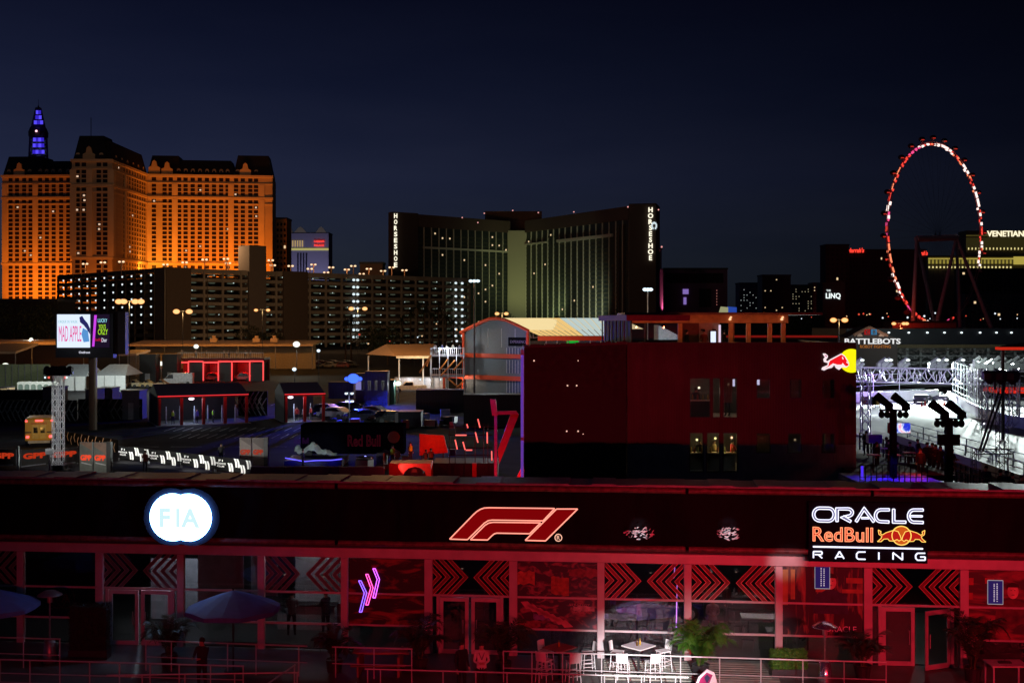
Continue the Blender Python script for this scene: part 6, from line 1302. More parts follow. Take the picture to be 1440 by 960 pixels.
# pair of ticket canopies
def canopy(px, py, ang, L, Dp, hE, hR, ncol, lb, label_lamp, nposts):
    x, d = gp(px, py); t = thing('ticket_canopy', lb, 'canopy', (x, d, 0), ang, 'pitched ticket canopies with a red edge light')
    RF = m('canopy_roof_grey', (.14, .14, .19), .5, var=.08)
    g = MB(); g.add([(-.2, -.2, hE), (L + .2, -.2, hE), (L - .1, Dp / 2, hR), (-.2, Dp / 2, hR), (L + .2, Dp + .2, hE), (-.2, Dp + .2, hE)], [(0, 1, 2, 3), (3, 2, 4, 5), (1, 4, 2)])
    g.build('roof', RF, t); g = MB(); g.box(-.2, L + .2, -.26, -.2, hE - .28, hE); g.build('eave_board', m('eave_dark', (.06, .03, .03), .6), t)
    g = MB(); g.box(-.2, L + .2, -.32, -.265, hE - .1, hE - .0); g.build('led_edge', e('led_edge_red', (.90, .035, .045), 1), t)
    g = MB(); g.prism([(-.2, 0), (Dp + .2, 0), (Dp + .2, hE), (Dp / 2, hR - .02), (-.2, hE)], -.25, -.1, 'x'); g.build('gable_wall', m('canopy_wall', (.012, .012, .016), .7), t)
    g = MB(); g.box(-.1, L, Dp - .1, Dp, 0, hE); g.build('back_wall', m('canopy_back', (.02, .02, .03), .7), t)
    for k in range(ncol): u = L * k / (ncol - 1); g = MB(); g.box(u - .17, u + .17, -.15, .15, 0, hE - .28); g.build('column', m('red_column', (.30, .012, .012), .5), t)
    g = MB(); g.box(-.4, L + .4, -.6, Dp, .004, .06); g.build('plinth', m('pale_plinth', (.16, .17, .18), .7), t)
    g = MB(); g.ball((L * label_lamp, -.1, hE - .42), .34, .2, .16); g.build('lamp_lens', e('canopy_lamp', (1, .8, .9), 2.5), t)
    ca, sa = cos(ang), sin(ang); wl = (x + ca * L * label_lamp - sa * 1.5, d + sa * L * label_lamp + ca * 1.5, hE - .6); o = lamp('lamp', 'POINT', (0, 0, 0), 220, (.75, .85, 1), t, None, .2); o.location = (L * label_lamp, 1.2, hE - .7)
    o = lamp('led_glow', 'AREA', (0, 0, 0), 14, (1, .03, .02), t, None, size=(L, .1)); o.location = (L / 2, -.7, hE - .3); o.rotation_euler = (radians(60), 0, 0)
    fr = Fr(x, d, ang)
    for k in range(nposts):
        u = L * (k + .6) / (nposts + .2); g = MB(); g.tube((0, 0, 0), (0, 0, 1.75), .09, 8).tube((0, 0, 1.75), (0, 0, 2.1), .05, 6); o = g.build('ticket_reader', m('reader_blue_grey', (.35, .40, .55), .4)); o.location = fr.world(u, 1.6 + .4 * (k % 2), .06); tag(o, '%s slim ticket reader from the left under %s' % (ORD[k], 'the long canopy' if nposts > 3 else 'the short canopy'), 'ticket reader', 'ticket readers under the canopies')
    return fr
c1 = canopy(224, 599, radians(24), 10.2, 7.5, 3.55, 4.75, 5, 'long pitched ticket canopy with a red lit eave left of the lot centre', .36, 6)
c2 = canopy(402, 594, radians(20), 4.6, 7.0, 3.5, 4.7, 3, 'short pitched ticket canopy with a red lit eave right of the long one', .12, 2)
HV = (.35, .75, .05)
for k, (fr, u, v, c, tp) in enumerate(((c1, 1.7, 1.0, HV, (.05, .05, .1)), (c1, 4.5, 1.2, None, (.12, .12, .4)), (c1, 6.4, 1.0, HV, (.05, .05, .1)), (c2, 1.5, 1.0, None, (.4, .04, .04)), (c2, 3.4, 2.0, None, (.5, .05, .05)), (c2, 2.2, .2, None, (.25, .25, .3)))):
    person(['steward in a lime vest at the left of the long canopy', 'person in a blue coat at the middle of the long canopy', 'steward in a lime vest at the right of the long canopy', 'person in a red top at the left of the short canopy', 'person in a bright red top at the right of the short canopy', 'person in a grey coat in the middle of the short canopy'][k], fr.world(u, v, .06), k * 1.1, tp, vest=c, group='people at the ticket canopies')
# ambulance / boxy van seen from the back
x, d = gp(55, 627); AV = thing('box_ambulance', 'yellow box ambulance seen from behind with red lamps lit', 'ambulance', (x, d, 0), radians(19)); YB = m('ambulance_yellow', (.62, .38, .03), .4, var=.05)
g = MB(); g.box(-1.3, 1.3, 0, 3.9, .55, 2.65); g.prism([(-1.2, 2.65), (1.2, 2.65), (1.1, 2.78), (-1.1, 2.78)], .1, 3.8); g.build('box_body', YB, AV, bevel=.04)
g = MB(); g.box(-1.0, 1.0, 3.9, 5.4, .5, 1.7); g.box(-.95, .95, 3.9, 4.7, 1.7, 2.2); g.build('cab', YB, AV, bevel=.05); g = MB(); g.box(-1.0, 1.0, -.25, 0, .32, .55); g.build('step_bumper', m('pale_bumper', (.5, .5, .45), .5), AV)
for s_ in (-1, 1):
    g = MB(); g.box(s_ * .05, s_ * .62, -.04, -.003, .75, 2.1); dr = g.build('rear_door', m('ambulance_door', (.66, .48, .10), .4), AV); g = MB(); g.box(s_ * .13, s_ * .52, -.05, -.042, 1.3, 1.85); g.build('door_window', WIN, dr)
    g = MB(); g.box(s_ * 1.08, s_ * 1.27, -.05, -.005, 2.42, 2.58); g.build('marker_lamp', e('ambulance_red', (1, .08, .08), 3), AV)
    g = MB(); g.box(s_ * .92, s_ * 1.2, -.05, -.005, .82, 1.05); g.build('tail_lamp', MATS['ambulance_red'], AV); g = MB(); g.box(s_ * .72, s_ * 1.28, -.03, -.002, 1.32, 1.44); g.build('dark_stripe', BLK, AV)
    for yy in (.9, 4.4): g = MB(); g.tube((s_ * 1.25, yy, .42), (s_ * .95, yy, .42), .42, 14); g.build('wheel', BLK, AV)
g = MB(); g.box(-.35, .35, -.06, -.005, 2.44, 2.6); g.build('marker_lamp', MATS['ambulance_red'], AV); text('rear_lettering', 'AMBULANCE', m('letter_red', (.5, .02, .02), .5), AV, 0, -.06, 2.24, width=1.5, extrude=.005)
lamp('tail_glow', 'POINT', (0, 0, 0), 45, (1, .55, .12), AV, None, .2).location = (0, -3.0, 1.6)
# truss towers
def truss_col(g, x, y, z0, z1, w, seg, r=.03):
    n = max(1, round((z1 - z0) / seg)); C_ = [(x - w, y - w), (x + w, y - w), (x + w, y + w), (x - w, y + w)]
    for cx_, cy_ in C_: g.tube((cx_, cy_, z0), (cx_, cy_, z1), r, 5)
    for i in range(n):
        a, b = z0 + (z1 - z0) * i / n, z0 + (z1 - z0) * (i + 1) / n
        for k in range(4):
            p, q = C_[k], C_[(k + 1) % 4]
            if i % 2: p, q = q, p
            g.tube((*p, a), (*q, b), r * .75, 4)
def truss_beam(g, p, q, w, seg, r=.03):
    p, q = Vector(p), Vector(q); L = (q - p).length; dv = (q - p).normalized(); sd = Vector((dv.y, -dv.x, 0)).normalized(); up = sd.cross(dv).normalized() * (1 if sd.cross(dv).z > 0 else -1); n = max(1, round(L / seg)); O = [sd * w - up * w, sd * -w - up * w, sd * -w + up * w, sd * w + up * w]
    for o in O: g.tube(p + o, q + o, r, 5)
    for i in range(n):
        a, b = p + dv * L * i / n, p + dv * L * (i + 1) / n
        for k in range(4):
            s, t = O[k], O[(k + 1) % 4]
            if i % 2: s, t = t, s
            g.tube(a + s, b + t, r * .75, 4)
x, d = gp(82, 662); TT = thing('truss_tower', 'slim double aluminium truss tower with dark moving lights on top', 'truss tower', (x, d, 0)); zt = Z(528, d)
for dx in (-.24, .24): g = MB(); truss_col(g, x + dx * 1.15, d, .15, zt, .17, .45, .026); g.build('truss', m('tower_truss_grey', (.75, .75, .75), .35, .4), TT)
g = MB(); g.box(x - .8, x + .8, d - .6, d + .6, 0, .15); g.box(x - .6, x + .6, d - .45, d + .45, .15, .5); g.build('ballast_base', BLK, TT)
g = MB(); g.box(x - 1.0, x + 1.0, d - .05, d + .05, zt, zt + .1); cb = g.build('crossbar', BLK, TT)
for k, dx in enumerate((-1.55, -.75, -.3, .3, .8, 1.6)):
    g = MB(); xx = x + dx * .6; g.ball((xx, d, zt + .45), .30, .3, .36, 8, 6); g.box(xx - .25, xx + .25, d - .2, d + .2, zt + .1, zt + .3); g.build('moving_light', BLK, TT)
for dx, c in ((-.75, NEONR), (.62, NEONR), (.72, LEDB), (-1.05, LEDB)): g = MB(); g.ball((x + dx, d - .1, zt - .15), .085, n=6, k=4); g.build('pilot_light', c, TT)
lamp('tower_light', 'SPOT', (x + 1, d - 9, 6.5), 2600, (.9, .95, 1), TT, (x, d, 3.8), .2, 46)
# advertising totems and banners (orange lettering on dark panels)
PB = m('banner_grey', (.07, .07, .07), .5); ORL = e('orange_letters', (.85, .07, .025), 1)
def totem(px, pyb, h, wd, lb, a=0, dim=1):  # dim copy has its weaker light put into the print colours
    x, d = gp(px, pyb); t = thing('advertising_totem', lb, 'sign', (x, d, 0), a or 1e-5, 'grey totems with orange lettering')
    for s_ in (-1, 1):
        g = MB(); x0 = -wd / 2 if s_ < 0 else .05; x1 = -.05 if s_ < 0 else wd / 2; g.box(x0, x1, 0, .12, 0, h); p = g.build('panel', m('totem_panel' if dim == 1 else 'totem_panel_dim', (.20, .22, .20) if dim == 1 else (.12, .09, .08), .5), t)
        g = MB(); hh = .35 if s_ < 0 else .6; g.prism([(x0 + .04, h - .03), (x1 - .04, h - .03), (x1 - .04, h - .25 - hh * 1.2), (x0 + .04, h - .1 - (hh - .35) * 1.0)], -.02, -.004); g.build('tan_swoosh', m('tan_print' if dim == 1 else 'tan_print_dim', (.35, .22, .16) if dim == 1 else (.05, .03, .025), .5), p)
        text('lettering', 'GPP', ORL if dim == 1 else e('orange_letters_dim', (.35, .03, .012), 1), p, (x0 + x1) / 2, -.03, h * .53, width=(x1 - x0) * .85, height=h * .17, extrude=.01, offset=.04)
        g = MB(); g.prism([(x0 + .15, h * .36), (x1 - .08, h * .30), (x1 - .08, h * .33), (x0 + .15, h * .40)], -.02, -.004); g.build('small_print', m('white_print' if dim == 1 else 'white_print_dim', (.7, .7, .7) if dim == 1 else (.15, .13, .12), .5), p)
    g = MB(); g.box(wd / 2, wd / 2 + .35, -.05, .3, 0, h + .05); g.build('black_side', BLK, t)
    o = lamp('totem_fill', 'SPOT', (0, 0, 0), 210 if dim == 1 else 30, (1, .95, .85), t, None, .1, 62); o.location = (0, -4.2, 1.9); o.rotation_euler = (radians(85), 0, 0)  # spot without a fixture, added to brighten the panels
    return t
totem(131, 668, 2.65, 2.3, 'brighter two panel totem with orange letters right of the truss tower', radians(-8)); totem(354, 658, 2.55, 2.1, 'dimmer two panel totem with orange letters left of the blue lit car', radians(-6), 2)
for k, (a, b, ya, yb) in enumerate(((-12, 22, 655, 656), (30, 68, 657, 654), (71, 110, 655, 652))):
    (xa, da), (xb, db) = gp(a, ya), gp(b, yb); fr = Fr.two(a, da, b, db); t = thing('fence_banner', ['low fence banner with orange letters at the far left edge', 'low fence banner with orange letters below the yellow ambulance', 'low fence banner with orange letters behind the truss tower'][k], 'banner', (xa, da, 0), fr.a or 1e-5, 'low banners with orange lettering')
    L = fr.u(b); g = MB(); g.box(0, L, 0, .05, .1, 1.45); g.build('banner_panel', m('banner_black', (.03, .025, .02), .6), t)
    text('lettering', 'GPP', e('orange_letters_low', (.42, .03, .008), 1), t, L / 2, -.02, .92, width=L * .88, height=.5, outline=.055)
    g = MB(); g.prism([(0, .02), (L * .9, .12), (L * .9, .20), (0, .12)], -.02, 0); g.build('base_rail', GREY, t); 
    for u in (0, L): g = MB(); g.tube((u, .1, 0), (u, .1, 1.5), .03); g.build('post', GREY, t)
for k, (px, yt, yb) in enumerate(((26, 627, 669), (70, 630, 668))):
    x, d = gp(px, yb); t = thing('steel_post', ['bare steel post at the lower left below the ambulance', 'steel post with a small grey notice board left of the truss tower'][k], 'post', (x, d, 0)); g = MB(); g.tube((x, d, 0), (x, d, Z(yt, d)), .07, 8); g.build('post', STEEL, t)
    g = MB(); g.box(x - .12, x + .12, d - .12, d + .12, 0, .1); g.build('foot', STEEL, t)
    if k: g = MB(); g.box(x - .32, x + .32, d - .1, d - .06, Z(639, d), Z(630.5, d)); bd = g.build('notice_board', m('notice_grey', (.3, .29, .28), .5), t); text('notice_lettering', 'NOTICE', BLK, bd, x, d - .11, Z(634.5, d), width=.45, extrude=.004)
# crowd barriers with printed covers
BP = m('barrier_black', (.006, .006, .006), .7, spec=.1); BW_ = e('reflective_print', (.62, .60, .56), 1)
pa, pb_ = gp(166, 647), gp(353, 670); fr = Fr.two(166, pa[1], 353, pb_[1]); Lb = fr.u(353); NB_ = 4
WP = m('white_print_bar', (.85, .85, .82), .4, var=.03)
for k in range(NB_):
    u0, u1 = Lb * k / NB_, Lb * (k + 1) / NB_ - .08; t = thing('crowd_barrier', '%s crowd barrier from the left with white slanted marks' % ORD[k], 'barrier', fr.world(u0, 0, 0), fr.a, 'printed crowd barriers in the lot')
    L = u1 - u0; g = MB(); g.box(0, L, 0, .04, .25, 1.3); g.build('cover', BP, t)
    for u in (.05, L - .05): g = MB(); g.tube((u, .06, 0), (u, .06, 1.3), .025); g.build('leg', STEEL, t)
    text('lettering', 'PADDOCK', WP, t, L * .17, -.01, .78, width=L * .30, height=.15, extrude=.004, offset=.02); text('lettering', 'CLUB', WP, t, L * .17, -.01, .56, width=L * .2, height=.13, extrude=.004, offset=.02); text('lettering', 'F1', WP, t, L * .17, -.01, 1.02, width=L * .12, height=.16, extrude=.004, offset=.02)
    for q, (uc, zc_) in enumerate(((.40, .55), (.58, .95), (.74, .50), (.91, .92))):
        for j in range(2):
            uu = L * uc + j * .32; g = MB(); pts = []
            for s in range(7): a = s / 6; pts.append((uu - .14 + .20 * a ** .7 + .04 * sin(a * pi), zc_ + .34 - .68 * a))
            g.prism(pts + [(a + .20, b) for a, b in pts[::-1]], -.03, -.004); g.build('slash_mark', WP, t)
    o = lamp('barrier_light', 'SPOT', (0, 0, 0), 700, (1, .98, .92), t, None, .1, 85); o.location = (L / 2, -3.0, 1.5); o.rotation_euler = (radians(88), 0, 0)
# dim chevron hoardings further back
def hoarding(lb, px0, px1, pyb, h, mat_line, n, grp='black hoardings with faint chevrons', dy=0):
    (xa, da), (xb, db) = gp(px0, pyb), gp(px1, pyb + dy); fr = Fr.two(px0, da, px1, db); L = fr.u(px1); t = thing('chevron_hoarding', lb, 'hoarding', (xa, da, 0), fr.a or 1e-5, grp)
    g = MB(); g.box(0, L, 0, .08, 0, h); g.build('panel', BP, t); g = MB()
    rr = random.Random(int(px0))
    for k in range(n):
        u = L * (k + .3) / n; s = h * .36; zc_ = h * (.35 if k % 2 else .62); wdt = .16
        g.add([(u, -.02, zc_ + s), (u + wdt, -.02, zc_ + s), (u - s * .6 + wdt, -.02, zc_), (u - s * .6, -.02, zc_)], [(0, 1, 2, 3)]); g.add([(u - s * .6, -.02, zc_), (u - s * .6 + wdt, -.02, zc_), (u + wdt, -.02, zc_ - s), (u, -.02, zc_ - s)], [(0, 1, 2, 3)])
    tag(g.build('chevron_print', mat_line, t), kind='stuff'); return t
FAINT = m('faint_print', (.22, .26, .24), .5, var=.5); 
hoarding('long faint chevron hoarding behind the ambulance and the truss tower', -20, 108, 592, 2.6, FAINT, 34); hoarding('faint chevron hoarding left of the first ticket canopy', 110, 200, 590, 2.6, m('fainter_print', (.08, .09, .09), .6), 20)
hoarding('faint chevron hoarding between the two ticket canopies', 335, 376, 584, 3.2, FAINT, 12); hoarding('short hoarding with pale orange slashes right of the ambulance', 85, 165, 622, 1.2, m('orange_print', (.9, .6, .4), .5), 16, dy=14)
lamp('hoarding_light', 'POINT', (X(96, 112), 110, 2.2), 110, (1, .7, .45), None, None, .2)
hoarding('black hoarding in front of the far left tents', -30, 60, 572, 2.5, BLK, 2)
for k, (px, py) in enumerate(((204, 664), (311, 652), (12, 560))):
    x, d = gp(px, py); person(['person in a dark red jacket standing before the printed barriers', 'person in black standing behind the printed barriers', 'person in dark clothes by the white portable toilets'][k], (x, d, 0), .3 * k, (.14, .03, .02) if k == 0 else (.02, .02, .02), group='people in the lot')
# white marquee tents
def marquee(lb, px0, px1, yr, ye, yb, Dp, rt=None, grp='white marquees in the far lot', gab=.12, wallm=WHITE, ang=0):
    (xa, d) = gp(px0, yb); xb = X(px1, d); t = thing('marquee', lb, 'tent', ((xa + xb) / 2, d, 0), group=grp); ze = Z(ye, d); zr = Z(yr, d + Dp / 2); L = xb - xa
    g = MB(); g.add([(xa, d, ze), (xb, d, ze), (xb - L * gab, d + Dp / 2, zr), (xa + L * gab, d + Dp / 2, zr), (xa, d + Dp, ze), (xb, d + Dp, ze)], [(0, 1, 2, 3), (3, 2, 5, 4), (0, 3, 4), (1, 5, 2)]); g.build('roof', rt or m('marquee_roof', (.38, .42, .45), .6), t)
    g = MB(); g.box(xa + .1, xb - .1, d + .1, d + .18, 0, ze - .02); g.build('front_wall', wallm, t); g = MB(); g.box(xa, xb, d - .04, d + .08, ze - .35, ze - .01); g.build('valance', WHITE, t)
    for u in range(4): q = xa + L * u / 3; g = MB(); g.tube((q, d - .1, 0), (q, d - .1, ze), .06); g.build('pole', GREY, t)
    return t
marquee('left of two white marquees, partly hidden behind the truss tower lights', 76, 121, 512, 529, 549, 10); marquee('right of two white marquees, bright wall beside the billboard pole', 132, 177, 512, 528, 548, 10, gab=.2)
lamp('marquee_fill', 'POINT', (X(120, 180), 197, 9), 4500, (.85, 1, .95), None, None, .4); lamp('marquee_fill', 'POINT', (X(150, 195), 198, 3.2), 2200, (.9, 1, 1), None, None, .3)  # points added to brighten the marquees, no fixture
# portable toilets
for k in range(6):
    d = DG(557); x = X(29 + k * 9, d); t = thing('portable_toilet', '%s white portable toilet from the left in the row at the far left' % ORD[k], 'portable toilet', (x, d, 0), group='row of portable toilets')
    g = MB(); g.box(x - .55, x + .55, d, d + 1.1, 0, 2.2); g.build('cabin', WHITE, t); g = MB(); g.prism([(x - .55, 2.2)] + [(x + .55 * cos(a), 2.2 + .22 * sin(a)) for a in [pi - pi * q / 8 for q in range(9)]], d, d + 1.1); g.build('domed_roof', WHITE, t)
    g = MB(); g.prism([(x - .38, .1), (x - .38, 1.7)] + [(x + .38 * cos(a), 1.75 + .25 * sin(a)) for a in [pi - pi * q / 8 for q in range(9)]] + [(x + .38, .1)], d - .04, d - .005); g.build('door', m('toilet_door', (.20, .26, .24), .5), t)
lamp('toilet_fill', 'POINT', (X(40, 186), 184, 5), 2600, (.9, 1, .85), None, None, .3)  # added point brightens the toilet row, no fixture
# olive lit wall behind
d = 215; t = thing('site_wall', 'long olive green lit panel wall at the far left', 'wall', (X(-20, d), d, 0)); g = MB(); g.box(X(-40, d), X(70, d), d, d + .3, 0, Z(512, d)); g.build('panel_wall', m('olive_panels', (.20, .22, .12), .7), t)
for k in range(9): g = MB(); q = X(-10 + k * 9, d); g.box(q - .06, q + .06, d - .08, d - .005, 0, Z(513, d)); g.build('panel_joint', GREY, t)
# long orange lit canopy and its wall
OC = m('tan_canopy', (.55, .40, .28), .7, var=.12)
def longroof(lb, px0, px1, yt, yb_, d, Dp, wall=None, walls=None):
    t = thing('low_canopy', lb, 'canopy', (X(px0, d), d, 0), group='long low canopies lit by sodium lamps'); x0, x1 = X(px0, d), X(px1, d)
    g = MB(); g.add([(x0, d, Z(yb_, d)), (x1, d, Z(yb_, d)), (x1, d + Dp, Z(yt, d)), (x0, d + Dp, Z(yt, d)), (x0, d, Z(yb_, d) - .5), (x1, d, Z(yb_, d) - .5), (x1, d + Dp, Z(yt, d) - .5), (x0, d + Dp, Z(yt, d) - .5)], [(0, 1, 2, 3), (0, 4, 5, 1), (1, 5, 6, 2), (3, 2, 6, 7), (0, 3, 7, 4), (7, 6, 5, 4)]); g.build('roof', OC, t)
    n = max(2, int((x1 - x0) / 9))
    for k in range(n + 1): g = MB(); q = x0 + .2 + (x1 - x0 - .4) * k / n; g.tube((q, d + .3, 0), (q, d + .3, Z(yb_, d) - .4), .12); g.build('column', GREY, t)
    if wall: g = MB(); g.box(x0 + 1, x1, d + 4, d + 4.3, 0, Z(yb_, d) - .2); g.build('wall', wall, t)
    return t
longroof('long orange lit canopy running from the billboard to the brightest floodlight', 178, 440, 479.5, 484, 300, 14, m('tan_wall', (.30, .25, .18), .8))
longroof('orange lit canopy at the far left edge behind the lot', -30, 118, 478, 482, 290, 12, m('dark_red_wall', (.12, .06, .035), .8)); longroof('small orange roof at the left edge in front of the long canopy', -30, 22, 484, 494, 255, 12); longroof('narrow orange roof right of the billboard', 166, 192, 493, 497, 262, 10, m('tan_wall', (.30, .25, .18)))
for px, en in ((60, 2560), (215, 2880), (290, 2080), (350, 2560), (410, 1600)): lamp('canopy_wash', 'POINT', (X(px, 290), 286, 12.5), en, (1, .36, .05), None, None, .4)
for k, px in enumerate((300, 360, 385)):
    d = 303; o = MB().box(-.9, .9, 0, 1.4, 0, 1.0).tube((0, .7, 1.0), (0, .7, 1.7), .5, 10).build('roof_vent', OC); o.location = (X(px, d), d, Z(481, d)); tag(o, '%s roof vent from the left on the long orange canopy' % ORD[k], 'vent', 'roof vents')
# grandstand like clutter row: black blocks
for k, (a, b, yt, yb_, c) in enumerate(((196, 219, 499, 540, (.015, .013, .012)), (228, 249, 499, 538, (.012, .011, .012)), (60, 83, 545, 585, (.05, .05, .08)), (120, 136, 548, 583, (.06, .07, .09)), (138, 158, 546, 578, (.09, .10, .12)), (172, 196, 550, 590, (.07, .08, .10)), (0, 10, 545, 560, (.5, .35, .2)))):
    x, d = gp(a, yb_); w_ = X(b, d) - x; t = thing('site_cabin', ['tall black block left of the white van', 'black block directly behind the white van', 'small bluish cabin left of the truss tower', 'grey cabin left of the billboard pole foot', 'pale grey cabin with ribs right of the billboard pole foot', 'grey cabin left of the long ticket canopy', 'small tan kiosk at the far left edge'][k], 'cabin', (x, d, 0), group='site cabins in the far lot')
    g = MB(); g.box(x, x + w_, d, d + 3, 0, Z(yt, d)); g.build('cabin_wall', m('cabin_paint_%d' % k, c, .6), t); g = MB(); g.box(x - .08, x + w_ + .08, d - .1, d + 3.1, Z(yt, d), Z(yt, d) + .12); g.build('roof', DARK, t)
    g = MB(); g.box(x + w_ * .35, x + w_ * .65, d - .05, d - .004, 0, min(2.1, Z(yt, d) * .8)); g.build('door', GREY, t)
# red neon garage portals
d = 240.; NP = thing('neon_garage', 'row of red neon outlined garage portals beyond the white van', 'building', (X(310, d), d, 0)); zt = Z(506, d)
g = MB(); g.box(X(248, d), X(372, d), d + 5, d + 5.4, 0, zt); g.box(X(248, d), X(372, d), d - .5, d + 5.5, zt, zt + .4); g.build('shell', m('garage_shell', (.10, .012, .012), .6), NP)
for a, b in ((266, 287), (308, 327), (352, 370)): g = MB(); g.box(X(a + 1, d), X(b - 1, d), d - .3, d + 5, 0, zt - .6); g.build('black_bay', BLK, NP)
NP_ = e('portal_neon', (1, .07, .07), 1.6)
for a, b, y0 in ((266, 287, 508), (308, 327, 508), (352, 371, 507.5)): g = MB(); g.path([(X(a, d), d - .6, Z(535, d)), (X(a, d), d - .6, Z(y0, d)), (X(b, d), d - .6, Z(y0, d)), (X(b, d), d - .6, Z(535, d))], .13, 5); g.build('neon_outline', NP_, NP)
for a, b, y in ((249, 265, 509), (288, 307, 509), (328, 351, 507.5)): g = MB(); g.box(X(a, d), X(b, d), d - .55, d - .4, Z(y + 1.3, d), Z(y - .5, d)); g.build('neon_bar', NP_, NP); lamp('bay_light', 'POINT', (X((a + b) / 2, d), d + 1.5, zt - 1.2), 700, (1, .02, .02), NP, None, .2)
def car(px, pyb, lb, body, ang, L=4.5, hh=1.45, kind='car', grp=None, lights=False):
    x, d = gp(px, pyb); t = thing('parked_' + kind, lb, kind, (x, d, 0), ang or 1e-5, grp); h = hh
    if kind == 'van': pr = [(-L / 2, .35), (-L / 2, 1.0), (-L / 2 + .9, 1.25), (-L / 2 + 1.7, 2.1), (-L / 2 + 2.3, 2.35), (L / 2, 2.35), (L / 2, .35)]
    elif kind == 'pickup truck': pr = [(-L / 2, .4), (-L / 2, 1.0), (-L / 2 + 1.3, 1.15), (-L / 2 + 1.9, 1.8), (-L / 2 + 3.3, 1.82), (-L / 2 + 3.4, 1.15), (L / 2, 1.15), (L / 2, .4)]
    else: pr = [(-L / 2, .3), (-L / 2, .75), (-L / 2 + .9, .95), (-L / 2 + 1.6, h), (L / 2 - 1.2, h), (L / 2 - .3, 1.0), (L / 2, .9), (L / 2, .3)]
    g = MB(); g.prism(pr, -.9, .9); g.build('body', body, t, bevel=.05)
    ww = {'van': [(-L / 2 + 1.05, 1.3), (-L / 2 + 1.75, 2.05), (-L / 2 + 2.5, 2.1), (-L / 2 + 2.5, 1.3)], 'pickup truck': [(-L / 2 + 1.5, 1.2), (-L / 2 + 2.0, 1.7), (-L / 2 + 3.2, 1.7), (-L / 2 + 3.2, 1.2)]}.get(kind, [(-L / 2 + 1.2, .98), (-L / 2 + 1.75, h - .08), (L / 2 - 1.25, h - .08), (L / 2 - .7, 1.0)])
    g = MB(); g.prism(ww, -.925, -.905); g.build('side_window', WIN, t)
    for u in (-L / 2 + .85, L / 2 - .85):
        for s_ in (-1, 1): g = MB(); g.tube((u, s_ * .93, .34), (u, s_ * .7, .34), .34, 12); wh = g.build('wheel', BLK, t)
    for s_ in (-1, 1): g = MB(); g.box(-L / 2 - .03, -L / 2 + .0, s_ * .75 - .12, s_ * .75 + .12, .62, .8); g.build('headlight', e('headlamp', (1, .9, .7), 1.5) if lights else STEEL, t)
    return t
car(249, 541, 'white delivery van parked in front of the red neon portals', m('van_white', (.6, .6, .62), .4), radians(4), 6.2, kind='van')
car(385, 518, 'sandy coloured car under the brightest floodlight', m('sand_car', (.40, .34, .24), .35), radians(2), 5.0, lights=True); car(577, 551, 'white pickup truck in front of the lit white cabin', m('truck_white', (.65, .65, .62), .35), radians(8), 5.6, kind='pickup truck')
for k, (px, c) in enumerate(((263, (.5, .03, .03)), (297, (.5, .03, .03)), (341, (.5, .03, .03)))):
    car(px, 535.2, ['red lit car under the left portal', 'red lit car under the middle portal', 'red lit car under the right portal'][k], m('red_show_car', c, .3), 0, 4.2, 1.7, grp='cars under the red portals')
for k, (px, c) in enumerate(((188, (.5, .4, .25)), (206, (.5, .35, .15)), (226, (.35, .2, .1)))): car(px, 545, ['tan utility cart leftmost below the black block', 'tan utility cart in the middle below the black block', 'brown utility cart just left of the white van'][k], m('cart_%d' % k, c, .5), 0, 2.6, 1.5, grp='utility carts')
# roadworks strip: parked cars and lit cabin behind, cabins around the blue light
for k, (a, b, yt, yb_, c, lb) in enumerate(((500, 513, 526, 566, (.10, .09, .16), 'blue lit site office left of the grey container'), (513, 545, 523, 570, (.10, .10, .11), 'grey container office beside the green container'), (545, 554, 535, 568, (.02, .10, .06), 'narrow dark green container right of the grey office'), (555, 627, 531, 548, (.62, .64, .68), 'long low white cabin lit by a round floodlight'), (585, 652, 549, 580, (.014, .014, .016), 'black hoarding block in front of the arched pavilion'), (560, 592, 580, 600, (.05, .06, .08), 'dark grey skip below the black hoarding'), (462, 497, 538, 560, (.04, .04, .22), 'dark trailer under the intense blue lights'), (652, 735, 556, 600, (.02, .02, .024), 'dark stage block below the arched pavilion'))):
    x, d = gp(a, yb_); w_ = X(b, d) - x; t = thing('container', lb, 'container', (x, d, 0), group='containers and cabins in the middle lot'); zt = Z(yt, d)
    g = MB(); g.box(x, x + w_, d, d + 3, 0, zt); g.build('shell', m('container_%d' % k, c, .55), t)
    g = MB(); n = int(w_ / .4)
    for q in range(n): g.box(x + w_ * q / n, x + w_ * q / n + .1, d - .05, d - .004, .1, zt - .1)
    g.build('ribs', MATS['container_%d' % k], t); g = MB(); g.box(x - .05, x + w_ + .05, d - .08, d + 3.05, zt, zt + .1); g.build('roof_edge', GREY if k == 3 else DARK, t)
    if k in (0, 1):
        for q in range(3): g = MB(); u = x + w_ * (.2 + .3 * q); g.box(u - .25, u + .25, d - .09, d - .06, zt * .45, zt * .75); g.build('window', e('office_window', (.20, .18, .45), 1) if q < 2 and k == 0 else WIN, t)
    if k == 3:
        for q in range(5): g = MB(); u = x + w_ * (.1 + .2 * q); g.ball((u, d - .15, zt - .3), .12, n=6, k=4); g.build('wall_lamp', LEDB, t)
        for u in (.3, .7): lamp('wall_wash', 'POINT', (x + w_ * u, d - 1.5, zt - .4), 90, (.85, .92, 1), t, None, .15)
